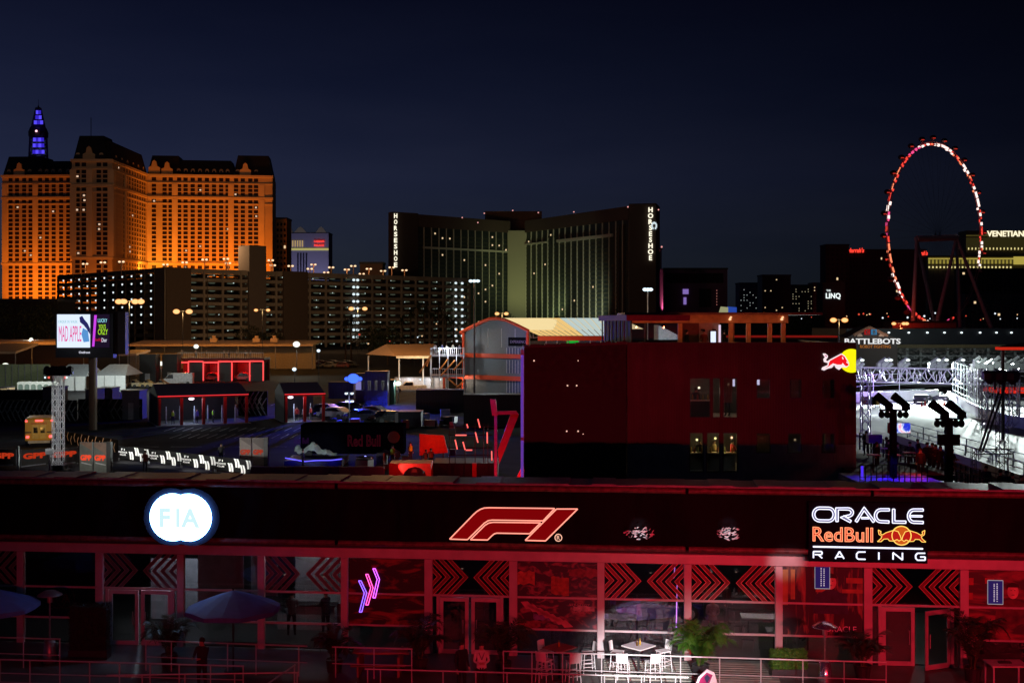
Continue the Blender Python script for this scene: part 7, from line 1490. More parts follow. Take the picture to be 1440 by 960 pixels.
# orange roofed tent
d = 214.; OT = thing('orange_tent', 'wide tan roofed pavilion tent on white posts left of the scaffold stairs', 'tent', (X(560, d), d, 0)); ze = Z(498, d); zr = Z(484.5, d)
g = MB(); g.add([(X(514, d), d, ze), (X(560, d), d - 5, ze - .2), (X(607, d), d - 5, ze - .1), (X(606, d), d + 8, zr), (X(540, d), d + 3, zr), (X(510, d), d + 10, ze), (X(612, d), d + 14, ze)], [(0, 1, 4), (1, 2, 3, 4), (0, 4, 5), (2, 6, 3), (4, 3, 6, 5)]); g.build('roof', m('tent_tan', (.60, .42, .25), .7, var=.08), OT)
for px in (518, 561, 595, 606): g = MB(); q = X(px, d - (5 if px > 520 else 0)); g.tube((q, d - (4.8 if px > 520 else 0), 0), (q, d - (4.8 if px > 520 else 0), ze - .3), .13); g.build('post', WHITE, OT)
g = MB(); g.box(X(561, d), X(607, d - 5), d - 5.15, d - 5.02, ze - .6, ze - .15); g.build('valance', m('pale_valance', (.8, .75, .6), .6), OT)
lamp('tent_light', 'POINT', (X(560, 200), 196, 17), 9000, (1, .45, .15), OT, None, .4); lamp('tent_light', 'POINT', (X(585, 205), 205, 5), 500, (1, .8, .5), OT, None, .3)
# scaffold stairs with orange braces
d = 186.; SS = thing('scaffold_stair', 'two level scaffold stair and platform with white rails and orange braces', 'scaffold', (X(630, d), d, 0)); WS = m('scaffold_white', (.6, .62, .66), .5)
for z_ in (Z(499, d), Z(528, d)): g = MB(); g.box(X(605, d), X(653, d), d, d + 6, z_ - .25, z_); g.build('platform', GREY, SS)
for px in (606, 618, 630, 642, 652): g = MB(); g.tube((X(px, d), d, 0), (X(px, d), d, Z(488, d)), .08); g.build('upright', WS, SS)
for (a, b, c, e_) in ((606, 499, 600, 515), (620, 528, 640, 506), (630, 505, 618, 520), (652, 505, 638, 520), (630, 532, 652, 550), (640, 548, 652, 535), (606, 500, 590, 524)): g = MB(); g.tube((X(a, d), d - .2, Z(b, d)), (X(c, d), d - .2, Z(e_, d)), .14, 4); g.build('brace', m('orange_brace', (.55, .20, .05), .5), SS)
for z_ in (Z(499, d), Z(528, d)):
    g = MB()
    for q in range(18): xx = X(605, d) + (X(653, d) - X(605, d)) * q / 17; g.tube((xx, d, z_), (xx, d, z_ + 1.1), .03, 4)
    g.tube((X(605, d), d, z_ + 1.1), (X(653, d), d, z_ + 1.1), .05); g.build('guard_rail', WS, SS)
for k, (px, c) in enumerate(((612, (.5, .5, .5)), (622, (.2, .2, .5)), (628, (.6, .6, .6)), (637, (.5, .5, .5)), (646, (.25, .3, .5)))): person(ORD[k] + ' person from the left on the upper scaffold platform', (X(px, d + 2), d + 2, Z(499, d)), k, c, group='people on the scaffold platform')
lamp('platform_light', 'POINT', (X(628, d), d - 1, Z(490, d)), 450, (.85, .92, 1), SS, None, .3); lamp('platform_light', 'POINT', (X(640, d), d + 2, Z(531, d)), 300, (1, .7, .5), SS, None, .3)
# people/rail row on the neon garage roof and lit strip of cars right of it
for k, px in enumerate((256, 275, 290, 315, 322, 333, 345, 352)): person('%s tiny spectator from the left on the roof above the red portals' % ORD[k], (X(px, 241), 241, Z(506, 240) + .4), k, (.3, .2, .15), group='spectators above the red portals')
o = MB(); 
for q in range(40): xx = X(250, 240) + (X(370, 240) - X(250, 240)) * q / 39; o.tube((xx, 240, 0), (xx, 240, 1.1), .03, 4)
o.tube((X(250, 240), 240, 1.1), (X(370, 240), 240, 1.1), .05); o = o.build('roof_railing', WS); o.location = (0, 0, Z(506, 240) + .4); tag(o, 'thin pale railing along the roof above the red portals', 'railing')
lamp('roof_light', 'POINT', (X(310, 241), 241, 9.5), 260, (1, .8, .55), NP, None, .3)
rr = random.Random(21)
for k in range(14):
    px = 412 + k * 6.2; 
    car(px, 514 + (k % 3) * 1.5, '%s parked car from the left in the far row right of the neon portals' % ORD[k], m('far_car_%d' % (k % 4), [(.3, .25, .2), (.1, .1, .1), (.35, .35, .35), (.2, .05, .05)][k % 4], .4), rr.uniform(-.3, .3), 4.4, 1.5, grp='cars parked in the far row')
# covered blue lit car and dark truck with lettering
x, d = gp(438, 655); CC = thing('covered_car', 'pale sheet covered car on a blue lit podium', 'covered car', (x, d, 0)); S_ = d / F
g = MB(); outl = [(412, 632), (416, 630), (424, 634), (438, 628.5), (452, 634), (462, 637), (470, 638), (468, 643), (455, 648), (440, 645), (428, 646), (418, 640)]
vs = []; 
nx_, ny_ = 24, 8; x0, x1 = X(414, d), X(471, d)
def hgt(s): return 1.55 + .75 * math.exp(-((s - .42) / .16) ** 2) + .25 * math.exp(-((s - .75) / .1) ** 2) - .5 * s + .3 * (s < .05)
for j in range(ny_ + 1):
    for i in range(nx_ + 1): s, t_ = i / nx_, j / ny_; vs.append((x0 + (x1 - x0) * s, d + 2.2 * t_, .75 + (hgt(s) - .9) * (sin(pi * min(1, max(0, .12 + .76 * t_))) ** .7) + .05 * sin(i * 1.7 + j)))
g.add(vs, [(j * (nx_ + 1) + i, j * (nx_ + 1) + i + 1, (j + 1) * (nx_ + 1) + i + 1, (j + 1) * (nx_ + 1) + i) for j in range(ny_) for i in range(nx_)]); g.build('cover_sheet', m('cover_sheet', (.17, .19, .18), .6), CC, smooth=True)
g = MB(); g.box(X(402, d), X(482, d), d - .8, d + 3.2, 0, .55); g.build('podium', m('podium_dark', (.03, .03, .05), .4), CC); BE = e('blue_led_strip', (.12, .10, 1), 2.0)
pts = [(X(a, d - .85), d - .85, Z(b, d - .85)) for a, b in ((401, 643.5), (415, 646), (428, 648.5), (445, 647), (465, 646.8), (481, 645))]; g = MB(); g.path(pts, .04, 5); g.build('led_edge', BE, CC)
for px in (410, 440, 466): lamp('podium_light', 'POINT', (X(px, d - 1.2), d - 1.3, .8), 22, (.04, .04, 1), CC, None, .1)
lamp('sheet_light', 'SPOT', (X(450, d), d - 5, 5.5), 1300, (.85, 1, 1), CC, (X(440, d), d + 1, 1.2), .1, 40)
x, d = gp(520, 648); TR = thing('dark_truck', 'dark display truck with outlined red lettering and bull figures on its side', 'truck', (x, d, 0)); x0, x1 = X(420, d), X(566, d)
g = MB(); g.box(x0, x1, d + 1, d + 3.5, .5, 3.1); g.build('trailer_side', m('trailer_navy', (.002, .002, .005), .9, spec=0), TR)
for q in (430, 450, 540, 555): g = MB(); g.tube((X(q, d), d + .98, .45), (X(q, d), d + .7, .45), .45, 14); g.build('wheel', BLK, TR)
text('side_lettering', 'Red Bull', e('dim_red_outline', (.06, .003, .010), 1), TR, X(510, d), d + .95, Z(621, d), width=2.9, height=1.0, outline=.012)
text('side_lettering', 'Red Bull', e('dim_violet_outline', (.03, .005, .05), 1), TR, X(421, d), d + .95, Z(621, d), width=1.3, height=.5, outline=.012)
g = MB(); g.ball((X(552, d), d + .98, Z(616, d)), .55, .03, .55, 14, 8); g.build('sun_disc', m('dim_amber', (.05, .012, .003), .5), TR)
x, d = gp(514, 657); SL = thing('blue_spotlight', 'blazing blue spotlight low in front of the dark truck', 'spotlight', (x, d, 0)); g = MB(); g.tube((x, d, 0), (x, d, .7), .05); g.build('stand', BLK, SL); g = MB(); g.ball((x, d - .1, Z(643, d)), .16, .1, .16); g.build('lens', e('blue_lens', (.35, .35, 1), 5), SL); lamp('blue_lamp', 'POINT', (x, d - .5, Z(643, d)), 70, (.03, .03, 1), SL, None, .15)
g = MB(); g.ball((x, d, Z(643, d)), .22, .08, .22); g.build('housing', BLK, SL)
for k, (px, py, c) in enumerate(((552, 655, HV), (577, 650, HV), (426, 661, None), (599, 662, (.6, .2, .05)), (606, 660, (.8, .15, .03)))): x, d = gp(px, py); person(['steward in a lime vest right of the dark truck', 'steward in a lime vest left of the red screen', 'person in black in front of the covered car', 'person in an orange vest on the left before the red screen', 'person in a bright orange vest beside the other by the red screen'][k], (x, d, 0), k * .8, (.03, .03, .04), vest=c, group='people around the stage')
x, d = gp(475, 668); o = MB(); 
t = thing('low_parapet', 'long low bluish parapet wall just behind the pavilion roof', 'wall', (X(350, 88), 88, 0)); g = MB(); g.box(X(352, 88), X(540, 88), 88, 88.3, 0, Z(656, 88)); g.build('wall', m('parapet_blue_grey', (.10, .10, .13), .7), t)
for px in (400, 412, 465, 476): g = MB(); g.box(X(px, 88), X(px + 1.2, 88), 87.9, 88.0 - .004, 0, Z(656, 88)); g.build('joint', DARK, t)
# red stage
x, d = gp(577, 676); RC = thing('red_container', 'red lit low container with a white hot corner just above the fascia', 'container', (x, d, 0)); g = MB(); g.box(X(547, d), X(606, d), d, d + 2.5, 0, Z(651.5, d)); g.build('shell', m('stage_red', (.5, .02, .015), .5), RC)
g = MB(); g.ball((X(585, d), d - 1.2, .5), .9, .5, .75, 10, 6); g.build('covered_bundle', BLK, RC); lamp('corner_light', 'SPOT', (X(546, d), d - .6, Z(653, d) + .1), 700, (1, .45, .35), RC, (X(600, d), d + .1, Z(665, d)), .05, 50, .6); lamp('container_wash', 'POINT', (X(580, d), d - 3, 2.6), 160, (1, .03, .02), RC, None, .1)
d = 104.; RS = thing('red_screen', 'tapered red glowing stage screen between the truck and the neon bars', 'screen', (X(610, d), d, 0)); g = MB(); g.prism([(X(590, d), Z(640, d)), (X(590, d), Z(610, d)), (X(624, d), Z(612, d)), (X(630, d), Z(636, d))], d, d + .3); g.build('screen_panel', m('screen_red', (.5, .02, .01), .5), RS); g = MB(); 
for q in (592, 622): g.box(X(q, d), X(q + 2, d), d + .31, d + .5, 0, Z(615, d))
g.build('support', BLK, RS); lamp('screen_wash', 'POINT', (X(608, d), d - 3, Z(622, d)), 230, (1, .04, .01), RS, None, .2)
ST = thing('stage_rig', 'black stage rig with slanted red neon bars', 'stage', (X(668, 92), 92, 0)); d = 92.
g = MB(); g.box(X(607, d), X(700, d), d + .5, d + 4, 0, Z(652, d)); g.build('deck', m('deck_black', (.02, .015, .03), .5), ST)
for a, b, c, e_ in ((640, 618, 643, 631.5), (651, 621, 654, 632), (656.5, 596, 658, 601.5), (672, 589, 675, 601), (668.5, 607.5, 672, 622), (685, 607.5, 685.2, 623), (691.3, 634, 691.6, 647), (640.5, 611.5, 656, 611.5), (655, 632.5, 664, 632.5)): g = MB(); g.tube((X(a, d), d, Z(b, d)), (X(c, d), d, Z(e_, d)), .05, 5); g.build('neon_bar', e('bar_neon', (1, .13, .11), 1.6), ST)
for q in (632, 640, 654, 668, 680, 686): g = MB(); g.tube((X(q, d), d + .2, 0), (X(q, d), d + .2, Z(596, d)), .045, 4); g.build('rig_post', BLK, ST)
for y in (600, 612, 630, 640): g = MB(); g.tube((X(630, d), d + .25, Z(y, d)), (X(692, d), d + .25, Z(y, d)), .04, 4); g.build('rig_bar', BLK, ST)
g = MB(); g.box(X(664, d), X(670, d), d - .1, d + .4, 0, Z(651, d)); g.build('red_pillar', MATS['stage_red'], ST); g = MB(); g.prism([(X(632, d + 3), Z(602, d + 3)), (X(632, d + 3), Z(593, d + 3)), (X(637, d + 3), Z(593, d + 3)), (X(638.5, d + 3), Z(602, d + 3))], d + 3, d + 3.2); g.build('grey_sheet', m('grey_sheet', (.3, .3, .33), .6), ST)
lamp('rig_light', 'POINT', (X(675, d), d - 3, 1.8), 120, (1, .02, .03), ST, None, .2)
d = 76.; ZF = thing('angular_frame', 'angular red lit steel frame with a slanting beam beside the black wing', 'frame', (X(715, d), d, 0)); RM = m('frame_red', (.42, .05, .06), .5); 
g = MB(); g.prism([(X(695, d), 0), (X(695, d), Z(583, d)), (X(699, d), Z(583, d)), (X(699, d), 0)], d, d + .3); g.build('post', m('frame_violet', (.28, .12, .35), .5), ZF)
g = MB(); g.prism([(X(689, d), Z(561, d)), (X(697, d), Z(562, d)), (X(700, d), Z(584, d)), (X(692, d), Z(584, d))], d - .1, d + .3); g.build('head_block', RM, ZF)
g = MB(); g.prism([(X(692, d), Z(583.5, d)), (X(692, d), Z(579, d)), (X(726, d), Z(578, d)), (X(729, d), Z(583, d))], d + .32, d + .6); g.build('top_beam', RM, ZF)
g = MB(); g.prism([(X(718, d), Z(584, d)), (X(730, d), Z(583, d)), (X(702, d), Z(654, d)), (X(700, d), Z(634, d))], d + .62, d + .9); g.build('slant_beam', RM, ZF)
g = MB(); g.prism([(X(722, d), Z(681, d)), (X(734, d), Z(656, d)), (X(734, d), Z(681, d))], d + .2, d + .4); g.build('foot_wedge', m('wedge_red', (.8, .02, .02), .5), ZF)
lamp('frame_light', 'POINT', (X(712, d), d - 3.0, 2.5), 380, (1, .02, .03), ZF, None, .1); lamp('frame_light_violet', 'POINT', (X(690, d), d - 2, 8), 60, (.35, .1, 1), ZF, None, .1)
# trees and palms in front of the garage
def tree(px, d, h, w_, lb, seed, palmy=False, mat=None, zb=0):
    rr = random.Random(seed); x = X(px, d); t = thing('palm_tree' if palmy else 'dark_tree', lb, 'palm' if palmy else 'tree', (x, d, zb), group='palms before the garage' if palmy else 'dark trees in the far lot')
    g = MB(); g.tube((x, d, zb), (x + rr.uniform(-.3, .3), d, zb + h * (.95 if palmy else .55)), .28, 6, .16); g.build('trunk', m('trunk_brown', (.09, .06, .04), .8), t); g = MB()
    if palmy:
        for k in range(26):
            a = rr.uniform(0, 6.28); L = w_ * rr.uniform(.8, 1.2); el = rr.uniform(-.7, 1.1); p = Vector((x, d, zb + h * .95)); dv = Vector((cos(a) * cos(el), sin(a) * cos(el), sin(el)))
            for q in range(5): n_ = p + dv * L / 5; sd = Vector((-sin(a), cos(a), 0)) * .28 * (1 - q / 6); g.add([p - sd, n_ - sd * .8, n_ + sd * .8, p + sd], [(0, 1, 2, 3)]); p = n_; dv = (dv + Vector((0, 0, -.28))).normalized()
    else:
        cl = [(Vector((x + rr.uniform(-.5, .5) * w_, d + rr.uniform(-.4, .4) * w_, zb + h * rr.uniform(.45, .95))), rr.uniform(.2, .35) * w_) for _ in range(9)]
        for k in range(1300):
            c, r = rr.choice(cl); v = Vector([rr.gauss(0, 1) for _ in range(3)]).normalized() * r * rr.uniform(.6, 1.05); p = c + v; a = Vector([rr.uniform(-1, 1) for _ in range(3)]) * .28; b = Vector([rr.uniform(-1, 1) for _ in range(3)]) * .22; g.add([p - a, p - b, p + a, p + b], [(0, 1, 2, 3)])
    g.build('crown', mat or m('night_foliage', (.035, .05, .022), .7, var=.5), t)
for k, (px, yt) in enumerate(((486, 452), (494, 447), (565, 448), (578, 436), (588, 428), (597, 432), (608, 440), (617, 430), (628, 444), (638, 450))): tree(px, 350, Z(yt, 350), 3.6, '%s dark palm from the left in front of the garage' % ORD[k], k, True)
for k, (px, yt, w_) in enumerate(((20, 432, 12), (45, 428, 12), (68, 436, 10), (362, 470, 8), (372, 466, 8), (520, 462, 9), (545, 458, 9), (700, 447, 8), (722, 440, 8), (805, 442, 8), (790, 445, 7), (850, 440, 8), (1090, 449, 9), (1130, 448, 9), (1195, 448, 8))): tree(px, 330 if px < 600 else 420, Z(yt, 330 if px < 600 else 420), w_, '%s dark leafy tree from the left along the far edge of the lot' % ORD[k], 50 + k)

# painted bays and small clutter of the lot
g = MB()
for k in range(16):
    for row, (py, dx) in enumerate(((606, 0), (616, 8), (570, -6))): x, d = gp(230 + k * 13 + dx, py); g.box(x, x + .12, d, d + 4.5, .004, .008)
for k in range(6): x, d = gp(180 + k * 60, 628); g.box(x, x + 3, d, d + .15, .004, .008)
tag(g.build('road_markings', m('worn_paint', (.30, .30, .29), .6, var=.6)), kind='structure')
rr = random.Random(99)
for k in range(26):
    px, py = rr.choice(((rr.uniform(455, 560), rr.uniform(575, 600)), (rr.uniform(560, 640), rr.uniform(585, 605)), (rr.uniform(500, 680), rr.uniform(640, 668)), (rr.uniform(10, 190), rr.uniform(552, 566)))); x, d = gp(px, py); w_, h_ = rr.uniform(.5, 1.6), rr.uniform(.4, 1.3); c = k % 6
    t = thing('flight_case', ['black', 'grey', 'pale', 'blue', 'dark red', 'silver'][c] + ' equipment case on the dark lot, %s of the scattered cases' % ORD[k], 'case', (x, d, 0), rr.uniform(-.6, .6) or .1, 'equipment cases scattered over the lot')
    g = MB(); g.box(-w_ / 2, w_ / 2, -.4, .4, .12, h_); g.build('box', m('case_%d' % c, [(.02, .02, .02), (.2, .2, .21), (.5, .5, .48), (.05, .07, .3), (.3, .03, .03), (.45, .47, .5)][c], .5), t)
    g = MB(); g.box(-w_ / 2 - .02, w_ / 2 + .02, -.42, .42, h_, h_ + .05); g.build('lid', BLK, t)
    for s_ in (-1, 1): g = MB(); g.tube((s_ * w_ * .4, -.3, .06), (s_ * w_ * .4, .3, .06), .06, 6); g.build('caster', BLK, t)
for k, (px, py) in enumerate(((455, 583), (470, 588), (486, 580), (506, 592), (522, 586), (543, 594))):
    car(px, py, '%s dark parked car from the left in the lot below the blue lights' % ORD[k], m('lot_car_%d' % (k % 3), [(.05, .05, .08), (.25, .26, .3), (.02, .02, .02)][k % 3], .25), rr.uniform(-.5, .8), 4.4, 1.45, grp='cars below the blue lights')
# ------------------------------------------------------------------ right side: pit straight and terraces
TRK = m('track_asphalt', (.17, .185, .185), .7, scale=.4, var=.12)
g = MB()
trk = [gp(1196, 562), gp(1300, 558), gp(1345, 562), gp(1400, 585), gp(1475, 604), gp(1500, 690), gp(1440, 668), gp(1340, 636), gp(1265, 612), gp(1196, 600)]
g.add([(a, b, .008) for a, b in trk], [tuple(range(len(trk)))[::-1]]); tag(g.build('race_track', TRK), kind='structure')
g = MB(); lf = [gp(1150, 640), gp(1204, 600), gp(1265, 612), gp(1340, 637), gp(1440, 670), gp(1500, 690), gp(1500, 760), gp(1205, 760)]; g.add([(a, b, .004) for a, b in lf], [tuple(range(len(lf)))[::-1]]); tag(g.build('pit_apron', m('apron', (.05, .05, .055), .6)), kind='structure')
def wall_line(name, label, pts, z0, z1, mat, cat, th=.3, group=None, cap=None):
    t = thing(name, label, cat, (pts[0][0], pts[0][1], 0), group=group)
    for (a, b), (c, d) in zip(pts, pts[1:]):
        n = Vector((d - b, a - c)).normalized() * th; g = MB(); g.add([(a, b, z0), (c, d, z0), (c + n.x, d + n.y, z0), (a + n.x, b + n.y, z0), (a, b, z1), (c, d, z1), (c + n.x, d + n.y, z1), (a + n.x, b + n.y, z1)], [(0, 1, 5, 4), (1, 2, 6, 5), (2, 3, 7, 6), (3, 0, 4, 7), (4, 5, 6, 7)]); g.build('wall_segment', mat, t)
    return t
WW = m('pit_wall_white', (.60, .62, .62), .5, var=.06)
wall_line('track_wall', 'white concrete wall along the far side of the floodlit track', [gp(1190, 566), gp(1290, 562), gp(1318, 561)], 0, 1.5, WW, 'wall')
wall_line('track_wall', 'white concrete wall curving towards the right edge of the floodlit track', [gp(1335, 562), gp(1375, 585), gp(1410, 598), gp(1480, 610)], 0, 1.4, WW, 'wall')
# sponsor boards by the far wall
for k, (px, c) in enumerate(((1216, (.5, .12, .2)), (1227, (.12, .12, .4)), (1232, (.8, .45, .08)))):
    x, d = gp(px, 573); o = MB().box(-.55, .55, 0, .1, .4, 1.6).box(-.5, -.42, .02, .08, 0, .4).box(.42, .5, .02, .08, 0, .4).build('sponsor_board', m('board_%d' % k, c, .5)); o.location = (x, d, 0); tag(o, ['pink red board behind the left truss tower on the track', 'dark blue board between the pink and the orange board', 'orange yellow board right of the left truss tower'][k], 'board', 'boards along the far track wall')
# catch fence
def fence(lb, pts, h, z0=0, post=4.5, mat=None, lines=5, grp='wire fences along the track', r=.06):
    mt = mat or m('fence_pale', (.42, .48, .46), .5); t = thing('catch_fence', lb, 'fence', (pts[0][0], pts[0][1], 0), group=grp)
    for (a, b), (c, d) in zip(pts, pts[1:]):
        L = hypot(c - a, d - b); n = max(1, int(L / post))
        for k in range(n): x, y = a + (c - a) * k / n, b + (d - b) * k / n; g = MB(); g.tube((x, y, z0), (x, y, z0 + h), r, 5); g.build('post', mt, t)
        g = MB()
        for q in range(lines): z = z0 + h * (q + 1) / lines; g.tube((a, b, z), (c, d, z), r * .55, 4)
        g.build('wires', mt, t)
    return t
fence('tall pale fence behind the far track wall', [gp(1190, 568), gp(1300, 561)], 4.2, 0, 5); fence('tall wire fence curving with the right track wall', [gp(1340, 563), gp(1378, 584), gp(1412, 597), gp(1480, 609)], 6.0, 0, 3, None, 7)
fence('near white pipe railing along the pit side of the track', [gp(1262, 618), gp(1340, 642), gp(1440, 676), gp(1490, 694)], 1.35, .0, 3.0, m('rail_white', (.7, .74, .74), .5), 3); fence('second white pipe railing behind the near one', [gp(1262, 608), gp(1340, 630), gp(1450, 664)], 1.3, .0, 3.2, MATS['rail_white'], 2)
wall_line('pit_lane_wall', 'low grey wall between the pit railings', [gp(1262, 622), gp(1340, 647), gp(1490, 700)], 0, .8, m('pit_grey', (.14, .15, .15), .6), 'wall')
# pit building / grandstand behind the fence
d = 262.; GS = thing('pit_grandstand', 'long dark pit building with a band of roof lamps at the right', 'building', (X(1320, d), d, 0)); x0, x1 = X(1190, d), X(1480, d)
g = MB(); g.box(x0, x1, d, d + 30, Z(484, d), Z(462, d)); g.build('roof_band', m('roof_navy', (.004, .005, .009), .5), GS)
g = MB(); g.box(x0, x1, d - .3, d - .05, Z(489, d), Z(484.5, d)); g.build('brown_soffit', m('soffit_brown', (.12, .09, .04), .6), GS)
for k, px in enumerate((1192, 1221, 1249, 1277, 1303, 1327, 1351, 1377, 1400, 1421)): g = MB(); g.ball((X(px, d), d - .5, Z(467.5, d)), .30, .2, .2, 8, 5); g.build('roof_lamp', e('roof_lamp', (.85, .98, 1), 1.6), GS)
g = MB(); g.box(x0, x1, d + 2, d + 3, 0, Z(489, d)); g.build('back_wall', m('pit_back', (.06, .065, .06), .6), GS)
rr = random.Random(9)
for lv, (ya, yb_) in enumerate(((492, 497), (500, 505), (507, 513))):
    g = MB()
    for k in range(120): px = 1200 + k * 2.2 + rr.uniform(-1, 1); w_ = rr.uniform(.2, 1.3); zz = Z(rr.uniform(ya, yb_), d - 6); g.box(X(px, d - 6), X(px, d - 6) + w_, d - 6 - lv, d - 5.8 - lv, zz, zz + rr.uniform(.1, .35))
    tag(g.build('spectator_row', m('crowd_%d' % lv, [(.10, .09, .08), (.16, .17, .17), (.22, .24, .24)][lv], .6, var=.6), GS), kind='stuff')
    g = MB(); g.box(x0, x1, d - 7 - lv, d - 6.6 - lv, Z(yb_ + 2, d), Z(yb_ + 1.2, d)); g.build('seating_edge', m('seat_edge', (.25, .26, .26), .5), GS)
for k in range(14): g = MB(); q = X(1200 + k * 19, d - 4); g.box(q - .25, q + .25, d - 4, d - 3.6, 0, Z(489, d)); g.build('column', m('pit_column', (.18, .20, .19), .5), GS)
for k in range(9): g = MB(); q = X(1210 + k * 26, d); g.box(q, q + 3.0, d + 1.8, d + 1.95, .1, Z(547, d)); g.build('garage_opening', WIN, GS)
# gabled hall with sign
d = 245.; BH = thing('gabled_hall', 'wooden gabled hall with a broad white lit sign above the track', 'building', (X(1225, d), d, 0))
g = MB(); g.prism([(X(1192, d), 0), (X(1192, d), Z(474, d)), (X(1222, d), Z(459.5, d)), (X(1262, d), Z(476, d)), (X(1262, d), 0)], d, d + 8); g.build('hall_body', m('hall_dark', (.02, .014, .012), .7), BH)
g = MB(); g.tube((X(1200, d), d - .3, Z(471, d)), (X(1222, d), d - .3, Z(460, d)), .3, 4); g.tube((X(1222, d), d - .3, Z(460, d)), (X(1248, d), d - .3, Z(472, d)), .3, 4); g.build('gable_beam', m('gable_wood', (.30, .16, .10), .6), BH)
for px in (1209, 1239): g = MB(); g.prism([(X(px - 4, d), Z(473, d))] + [(X(px, d) + .55 * cos(a), Z(473, d) + .6 * sin(a)) for a in [pi - pi * q / 8 for q in range(9)]] , d - .2, d - .02); g.build('fan_light', m('fan_tan', (.42, .28, .2), .6), BH)
for px, c in ((1218.5, e('logo_red', (.30, .01, .01), 1)), (1228, e('logo_blue', (.03, .16, .32), 1))): g = MB(); g.box(X(px - 3.8, d), X(px + 3.8, d), d - .6, d - .3, Z(470.5, d), Z(463, d)); p = g.build('logo_block', c, BH); text('logo_letter', 'C' if px < 1220 else 'B', BLK, p, X(px, d), d - .65, Z(466.8, d), height=.8, extrude=.02, offset=.03)
text('sign_letters', 'BATTLEBOTS', e('sign_white_two', (.85, .85, .85), 1), BH, X(1225, d), d - 1, Z(479.6, d), width=X(1264, d) - X(1186, d), height=1.15, extrude=.1, offset=.02)
text('sign_subtitle', 'ROBOT FIGHTING', e('sign_orange', (.35, .12, .02), 1), BH, X(1229, d), d - 1, Z(487, d), width=X(1248, d) - X(1205, d), height=.65, extrude=.05)
lamp('gable_light', 'POINT', (X(1238, d), d - 3, Z(470, d)), 90, (1, .5, .3), BH, None, .2)
# lighting truss bridge
d = 190.; TB = thing('truss_bridge', 'long white and violet lit box truss bridge carrying bundles of spotlights over the track', 'truss bridge', (X(1300, d), d, 0)); TWm = m('truss_white', (.40, .38, .46), .4, .3)
zA, zB = Z(526, d), Z(530, d - 8)
pA, pB = (X(1190, d), d, zA), (X(1392, d - 8), d - 8, zB)
g = MB(); truss_beam(g, pA, pB, 1.15, 1.5, .11); g.build('box_truss', TWm, TB)
g = MB(); 
rr = random.Random(4)
for k in range(70): s = rr.random(); xx = pA[0] + (pB[0] - pA[0]) * s; yy = pA[1] + (pB[1] - pA[1]) * s - 1.2; zz = zA + (zB - zA) * s; g.tube((xx, yy, zz + rr.uniform(.2, 1.1)), (xx + rr.uniform(-.5, .5), yy, zz - rr.uniform(.3, 1.1)), .05, 4)
tag(g.build('cabling', m('cable_white', (.6, .58, .65), .5), TB), kind='stuff')
for k, px in enumerate((1206, 1240, 1246, 1270, 1313, 1324, 1347)): s = (px - 1190) / 202; yy = d - 8 * s; g = MB(); xx = X(px, yy); z_ = Z(513, yy); g.box(xx - .8, xx + .6, yy - .4, yy + .4, z_ - .9, z_ + .3); g.tube((xx - .5, yy, z_ + .2), (xx + .7, yy, z_ + 1.0), .35, 8); g.tube((xx, yy - .3, z_ - .4), (xx + .9, yy - .3, z_ + .3), .3, 8); hd = g.build('spotlight_cluster', m('cluster_pale', (.16, .17, .17), .4), TB); g = MB(); g.ball((xx + .55, yy - .7, z_ + .8), .36, .1, .2, 8, 5); g.build('lens', e('cluster_glow', (.9, 1, .98), 1.5), hd)
for px, yb_ in ((1217, 612), (1368, 575), (1383, 590), (1393, 597), (1427, 602)):
    dd = DG(yb_); xx = X(px, dd); t = thing('truss_column', {1217: 'violet tinted truss column standing left on the floodlit track edge', 1368: 'white truss column furthest back at the bend of the track', 1383: 'white truss column second from the bend of the track', 1393: 'thick white truss column holding the bridge end', 1427: 'speckled white truss column nearest the right edge'}[px], 'truss column', (xx, dd, 0), group='truss columns around the track')
    g = MB(); truss_col(g, xx, dd, .1, Z(518, dd), .42 if px != 1393 else .7, .9, .06); g.build('truss', TWm if px != 1217 else m('truss_violet', (.5, .4, .75), .4, .3), t); g = MB(); g.box(xx - .9, xx + .9, dd - .9, dd + .9, 0, .12); g.build('base_plate', STEEL, t)
d = 176.; RB_ = thing('rigging_deck', 'bright white rigging platform crowded with spotlights at the right above the track', 'lighting rig', (X(1405, d), d, 0))
g = MB(); truss_beam(g, (X(1366, d), d, Z(520, d)), (X(1475, d), d, Z(512, d)), .75, 1.2, .09); g.build('box_truss', TWm, RB_)
for k in range(9): px = 1370 + k * 9; g = MB(); xx = X(px, d); z_ = Z(508 + (k % 3) * 2, d); g.box(xx - .45, xx + .45, d - 1.4, d - .5, z_ - 1.0, z_); g.tube((xx - .4, d - 1, z_), (xx + .5, d - 1, z_ + .7), .3, 8); g.build('spotlight_cluster', m('cluster_white', (.22, .23, .23), .4), RB_)
g = MB(); g.box(X(1364, d), X(1395, d), d - .4, d - .2, Z(521, d), Z(511, d)); g.build('white_panel', e('white_fascia', (.75, .85, .85), 1), RB_)
